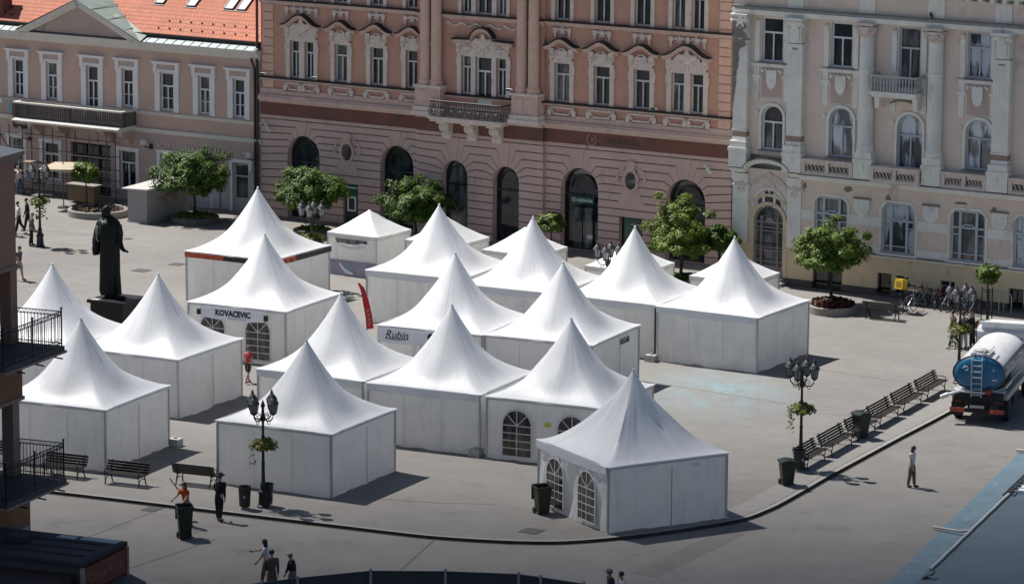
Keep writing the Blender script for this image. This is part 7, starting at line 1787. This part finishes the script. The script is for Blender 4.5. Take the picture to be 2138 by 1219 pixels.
# ================================================================== tanker truck
tk = G(2041, 884, ROAD_Z)
tr = thing('tanker_truck', 'white and blue water tanker truck seen from behind at the right edge', 'truck', tk, R(73))
T_WHITE = mat('tanker_white', (0.68, 0.69, 0.69), .35, .06, 2, coat=.3, stain=(1.4, .52, .78, (0.45, 0.43, 0.40), (1, 1, .5))); T_BLUE = mat('tanker_blue', (0.014, 0.13, 0.26), .35, .10, 1.5, coat=.4); T_NAVY = mat('tanker_navy', (0.025, 0.04, 0.085), .4, .1, 2, coat=.3); CHASSIS = mat('chassis_black', (0.015, 0.015, 0.016), .7, .2, 4)
T_RED = mat('tanker_red', (0.42, 0.05, 0.03), .5, .15, 4, stain=(6, .5, .6, (0.5, 0.18, 0.08), (1, 1, 1)))
a_, b_, cz, Lt = 1.06, .73, 2.10, 5.2
n = 40
def ov(x, k=1.0, dz=0): return [(x, a_ * k * math.cos(2 * PI * j / n), cz + dz + b_ * k * math.sin(2 * PI * j / n)) for j in range(n)]
def loft2(mb, rings, mi=None, cap=(True, True)):
    o = len(mb.v); k = len(rings); mb.v += [p for r in rings for p in r]
    for i in range(k - 1):
        for j in range(n):
            z = (rings[i][j][2] + rings[i][(j + 1) % n][2]) / 2
            mb.f.append((o + i * n + j, o + i * n + (j + 1) % n, o + (i + 1) * n + (j + 1) % n, o + (i + 1) * n + j)); mb.m.append(mi(z, rings[i][j][1]) if mi else 0)
    if cap[0]: mb.f.append(tuple(o + j for j in range(n - 1, -1, -1))); mb.m.append(0)
    if cap[1]: mb.f.append(tuple(o + (k - 1) * n + j for j in range(n))); mb.m.append(0)
mb = MB(); loft2(mb, [ov(.0), ov(.06, 1.0), ov(1.7), ov(1.72), ov(3.5), ov(3.52), ov(Lt)], lambda z, y: 0 if z > cz + b_ * .42 else (1 if z > cz - b_ * .35 else 2), (False, True)); tank = mb.build('tank', [T_WHITE, T_NAVY, mat('tanker_steel', (0.33, 0.34, 0.36), .35, .1, 3, metal=.6)], tr, 40)
mb = MB(); loft2(mb, [ov(-.16, .55), ov(-.12, .80), ov(-.05, .95), ov(.0, .985)]); mb.build('tank_end', T_BLUE, tank, 60)
mb = MB(); loft2(mb, [ov(-.03, .985), ov(-.03, 1.035), ov(.06, 1.035), ov(.06, 1.0)], None, (False, False)); mb.build('rim', mat('tanker_rim', (0.12, 0.11, 0.16), .4, .1, 3), tank, 40)
# worn lettering along the flank, too small to spell
mb = MB(); rr = random.Random(4); x = .6
while x < 4.6:
    w = rr.uniform(.10, .2); yv = -a_ * math.cos(R(6)) - .004
    mb.box(x, x + .04, yv - .008, yv, cz + .02, cz + .22)
    if rr.random() < .7: mb.box(x, x + w, yv - .008, yv, rr.choice([cz + .18, cz + .1, cz + .02]), rr.choice([cz + .22, cz + .14])) 
    x += w + .12
mb.build('flank_lettering', T_WHITE, tank)
mb = MB(); k = 12; mb.tube([(-.20, .52 + .10 * math.cos(2 * PI * j / k), cz + .22 + .09 * math.sin(2 * PI * j / k)) for j in range(int(k * .85))], .02, 5); mb.tube([(-.17, .12, cz - .12), (-.12, .78, cz - .10)], .012, 4); mb.ell((-.14, -.62, cz + .18), .05, 8, 5); mb.box(-.15, -.13, -.75, -.45, cz - .25, cz - .19); mb.build('rear_marks', T_WHITE, tank)
mb = MB()
for y in (.26, -.16): mb.tube([(-.26, y, cz - .95), (-.26, y, cz + .62), (-.05, y, cz + .85), (.5, y, cz + .86)], .028, 6)
for k in range(7): mb.tube([(-.26, .26, cz - .85 + k * .24), (-.26, -.16, cz - .85 + k * .24)], .026, 6)
mb.build('ladder', mat('pale_ladder', (0.42, 0.48, 0.52), .4, .08, 4, metal=.3), tr)
mb = MB(); mb.box(.15, 1.2, -.4, .4, cz + b_ - .06, cz + b_ + .05); mb.lathe([(.26, cz + b_), (.26, cz + b_ + .14), (.2, cz + b_ + .18), (0, cz + b_ + .18)], (.6, 0), 14); mb.tube([(.1, -.42, cz + .75), (.1, -.42, cz + .95), (1.1, -.42, cz + .95)], .02, 5); mb.build('manhole', mat('grey_hatch', (0.4, 0.41, 0.41), .5, .1, 4), tank, 40)
for y, nm in ((-1.08, 'side_step'), (1.08, 'side_step')):
    mb = MB(); mb.box(.3, 4.8, min(y, y * 1.10), max(y, y * 1.10), 1.18, 1.24); mb.box(.3, 4.8, min(y * .8, y * 1.08), max(y * .8, y * 1.08), .98, 1.18); mb.build(nm, mat('tanker_steel_step', (0.38, 0.385, 0.39), .4, .08, 3, metal=.5), tr)
mb = MB(); mb.box(-.1, 7.2, -.42, .42, .62, 1.18); mb.box(-.05, .25, -1.0, 1.0, .80, 1.3); mb.box(-.02, .02, -.38, .30, .62, 1.28, 1); mb.box(.1, .5, -1.05, 1.05, 1.28, 1.36, 2)
mb.build('chassis', [CHASSIS, mat('grey_flap', (0.22, 0.22, 0.22), .7, .2, 2), T_WHITE], tr)
mb = MB(); mb.box(-.25, -.12, -1.12, 1.12, .50, .66); mb.build('bumper', CHASSIS, tr)
for y0, y1 in ((-1.10, -.52), (.50, 1.12)):
    mb = MB(); mb.box(-.27, -.24, y0, y1, .50, .68); mb.build('reflector_panel', T_RED, tr)
for y in (-.82, .82):
    mb = MB(); mb.box(-.10, -.02, y - .14, y + .14, .88, .98); mb.build('tail_light', mat('dark_lamp_red', (0.10, 0.012, 0.010), .3, .1, 4), tr)
mb = MB(); mb.tube([(-.2, .75, 1.35), (-.25, 1.15, 1.22), (-.3, 1.45, 1.12)], .06, 8); mb.tube([(-.2, -.3, 1.33), (-.2, .95, 1.36)], .045, 8); mb.tube([(-.22, 1.2, 1.2), (-.22, 1.5, 1.05)], .10, 8); mb.build('hose', T_WHITE, tr, 50)
for x in (1.05, 6.2):
    for y in (-.98, .98):
        mb = MB(); T = Matrix.Translation((x, y, .48)) @ Matrix.Rotation(PI / 2, 4, 'X'); m2 = MB(); m2.lathe([(.30, -.15), (.44, -.16), (.48, -.12), (.48, .12), (.44, .16), (.30, .15)], n=22); mb.add([T @ Vector(p) for p in m2.v], m2.f); w = mb.build('wheel', CHASSIS, tr, 40)
        mb = MB(); m2 = MB(); m2.lathe([(.0, -.10), (.26, -.10), (.30, -.14), (.30, .14), (.26, .10), (0, .10)], n=18); mb.add([T @ Vector(p) for p in m2.v], m2.f); mb.build('rim', ALU, w, 40)
        mb = MB(); mb.box(x - .6, x + .6, y - .17, y + .17, 1.0, 1.04); mb.box(x - .62, x - .58, y - .17, y + .17, .7, 1.04); mb.build('mudguard', CHASSIS, tr)
for y in (-.98, .98):
    mb = MB(); mb.box(.40, .43, y - .20, y + .20, .22, .78); mb.build('mudflap', CHASSIS, tr)
    mb = MB(); mb.tube([(.5, y * .98, 1.42), (4.7, y * .98, 1.42)], .045, 8); mb.tube([(.5, y * .98, 1.42), (.1, y * .7, 1.38), (-.16, y * .3, 1.38)], .045, 8); mb.build('pipe', ALU, tr, 50)
    mb = MB(); mb.box(2.2, 3.6, min(y, y * 1.1) , max(y, y * 1.1), .45, .95); mb.box(2.25, 3.55, min(y * 1.1, y * 1.115), max(y * 1.1, y * 1.115), .50, .90); mb.build('tool_box', CHASSIS, tr)
mb = MB(); mb.box(-.29, -.27, -.30, .30, .70, .82); mb.build('number_plate', STONE_LIGHT, tr)
mb = MB(); mb.lathe([(.10, 1.32), (.13, 1.36), (.13, 1.46), (.07, 1.52)], (-.22, -.45), 10); mb.tube([(-.22, -.45, 1.4), (-.34, -.45, 1.30)], .05, 8); mb.build('valve', mat('valve_red', (0.30, 0.03, 0.02), .5, .2, 5), tr, 40)
# cab
mb = MB(); prof = [(5.5, .75), (7.35, .75), (7.42, 1.5), (7.20, 2.55), (6.95, 2.92), (5.65, 2.92), (5.5, 2.75)]
mb.prism(prof, -1.08, 1.08); cab = mb.build('cab', T_WHITE, tr)
mb = MB(); mb.box(5.48, 5.50, -.85, .85, 1.85, 2.55); mb.build('rear_window', GLASS, cab)
for y in (-1.09, 1.085):
    mb = MB(); mb.box(6.1, 6.95, y, y + .006, 1.75, 2.5); mb.build('side_window', GLASS, cab)
mb = MB(); mb.box(5.55, 6.9, -.9, .9, 2.92, 3.04); mb.box(5.6, 5.75, -1.0, 1.0, 3.04, 3.16); mb.build('roof_deflector', T_WHITE, cab)
for y in (-1.3, 1.3): mb = MB(); mb.tube([(7.1, y * .83, 2.3), (7.2, y, 2.3)], .025, 5); mb.box(7.15, 7.25, y - .1, y + .1, 1.85, 2.35); mb.build('mirror', CHASSIS, cab)
# ================================================================== daylight
SUN_EL, SHADOW_DIR = 57.0, -37.0                                       # shadows fall to the right and a little towards the camera
sd = Vector((math.cos(R(SHADOW_DIR)) * math.cos(R(SUN_EL)), math.sin(R(SHADOW_DIR)) * math.cos(R(SUN_EL)), -math.sin(R(SUN_EL))))
sl = bpy.data.lights.new('sun', 'SUN'); sl.energy = 5.0; sl.angle = R(0.53); sl.color = (1.0, 0.965, 0.92)
so = bpy.data.objects.new('sun', sl); COL.objects.link(so); so.rotation_euler = sd.to_track_quat('-Z', 'Y').to_euler(); so.location = (-60, 230, 120)
wd = bpy.data.worlds.new('World'); SC.world = wd; wd.use_nodes = True
nt = wd.node_tree; bg = nt.nodes['Background']; sk = nt.nodes.new('ShaderNodeTexSky'); sk.sky_type = 'NISHITA'; sk.sun_disc = False
sk.sun_elevation = R(SUN_EL); to_sun = -sd; sk.sun_rotation = math.atan2(to_sun.x, to_sun.y); sk.air_density = 0.75; sk.dust_density = 0.7; sk.ozone_density = 1.0
nt.links.new(sk.outputs['Color'], bg.inputs['Color']); bg.inputs['Strength'].default_value = 0.058
SC.view_settings.view_transform = 'Standard'; SC.view_settings.look = 'None'; SC.view_settings.exposure = 0.54; SC.view_settings.gamma = 1.0
SC.cycles.max_bounces = 8; SC.cycles.diffuse_bounces = 3; SC.cycles.use_denoising = True

# unseen thin volume added across the sun to darken the near street
def sun_dimmer():
    h = 260.0; off = to_sun * (h / to_sun.z); k = math.sin(R(SUN_EL)); dens = 0.22
    prof = [(164, 0), (156, .06), (150, .17), (143, .33), (137, .62), (131, 1.2), (124, 2.2), (116, 2.8), (60, 2.9), (20, 1.6), (-10, 0)]
    def tau(y):
        for (a, p), (b, q) in zip(prof, prof[1:]):
            if a >= y >= b: return p + (q - p) * (a - y) / (a - b)
        return 0
    mb = MB(); nx, ys = 40, [172 - 4 * i for i in range(20)] + [84 - 9 * i for i in range(12)]
    top, bot = [], []
    for y in ys:
        for i in range(nx + 1):
            x = -150 + 300 * i / nx; e = min(1, (i / nx) * 5, (1 - i / nx) * 5)
            w = noise.noise(Vector((x * .03, y * .03, 2.2))) * 5
            t = tau(min(164, y + w * (1 - min(1, abs(164 - y) / 200)))) * k / dens * e + .02
            z = h + 1.5 * noise.noise(Vector((x * .02, y * .02, 9)))
            top.append((x + off.x, y + off.y, z + t)); bot.append((x + off.x, y + off.y, z))
    m_ = nx + 1; n_ = len(ys); o = len(top); fs = []
    for j in range(n_ - 1):
        for i in range(nx):
            a, b, c, d = j * m_ + i, j * m_ + i + 1, (j + 1) * m_ + i + 1, (j + 1) * m_ + i
            fs += [(a, b, c, d), (o + d, o + c, o + b, o + a)]
    ring = [i for i in range(m_)] + [j * m_ + nx for j in range(1, n_)] + [(n_ - 1) * m_ + i for i in range(nx - 1, -1, -1)] + [j * m_ for j in range(n_ - 2, 0, -1)]
    for a, b in zip(ring, ring[1:] + ring[:1]): fs.append((a, o + a, o + b, b))
    mb.add(top + bot, fs)
    m = bpy.data.materials.new('sun_dimmer_volume'); m.use_nodes = True; nt = m.node_tree; nt.nodes.remove(nt.nodes['Principled BSDF'])
    pv = nt.nodes.new('ShaderNodeVolumePrincipled'); pv.inputs['Density'].default_value = dens; pv.inputs['Color'].default_value = (.30, .305, .32, 1); pv.inputs['Anisotropy'].default_value = .5
    nt.links.new(pv.outputs['Volume'], nt.nodes['Material Output'].inputs['Volume'])
    struct(mb.build('sun_dimmer', m, recalc=True), 'unseen thin volume added to dim the sun over the near side of the square')
sun_dimmer()
SC.cycles.volume_bounces = 1
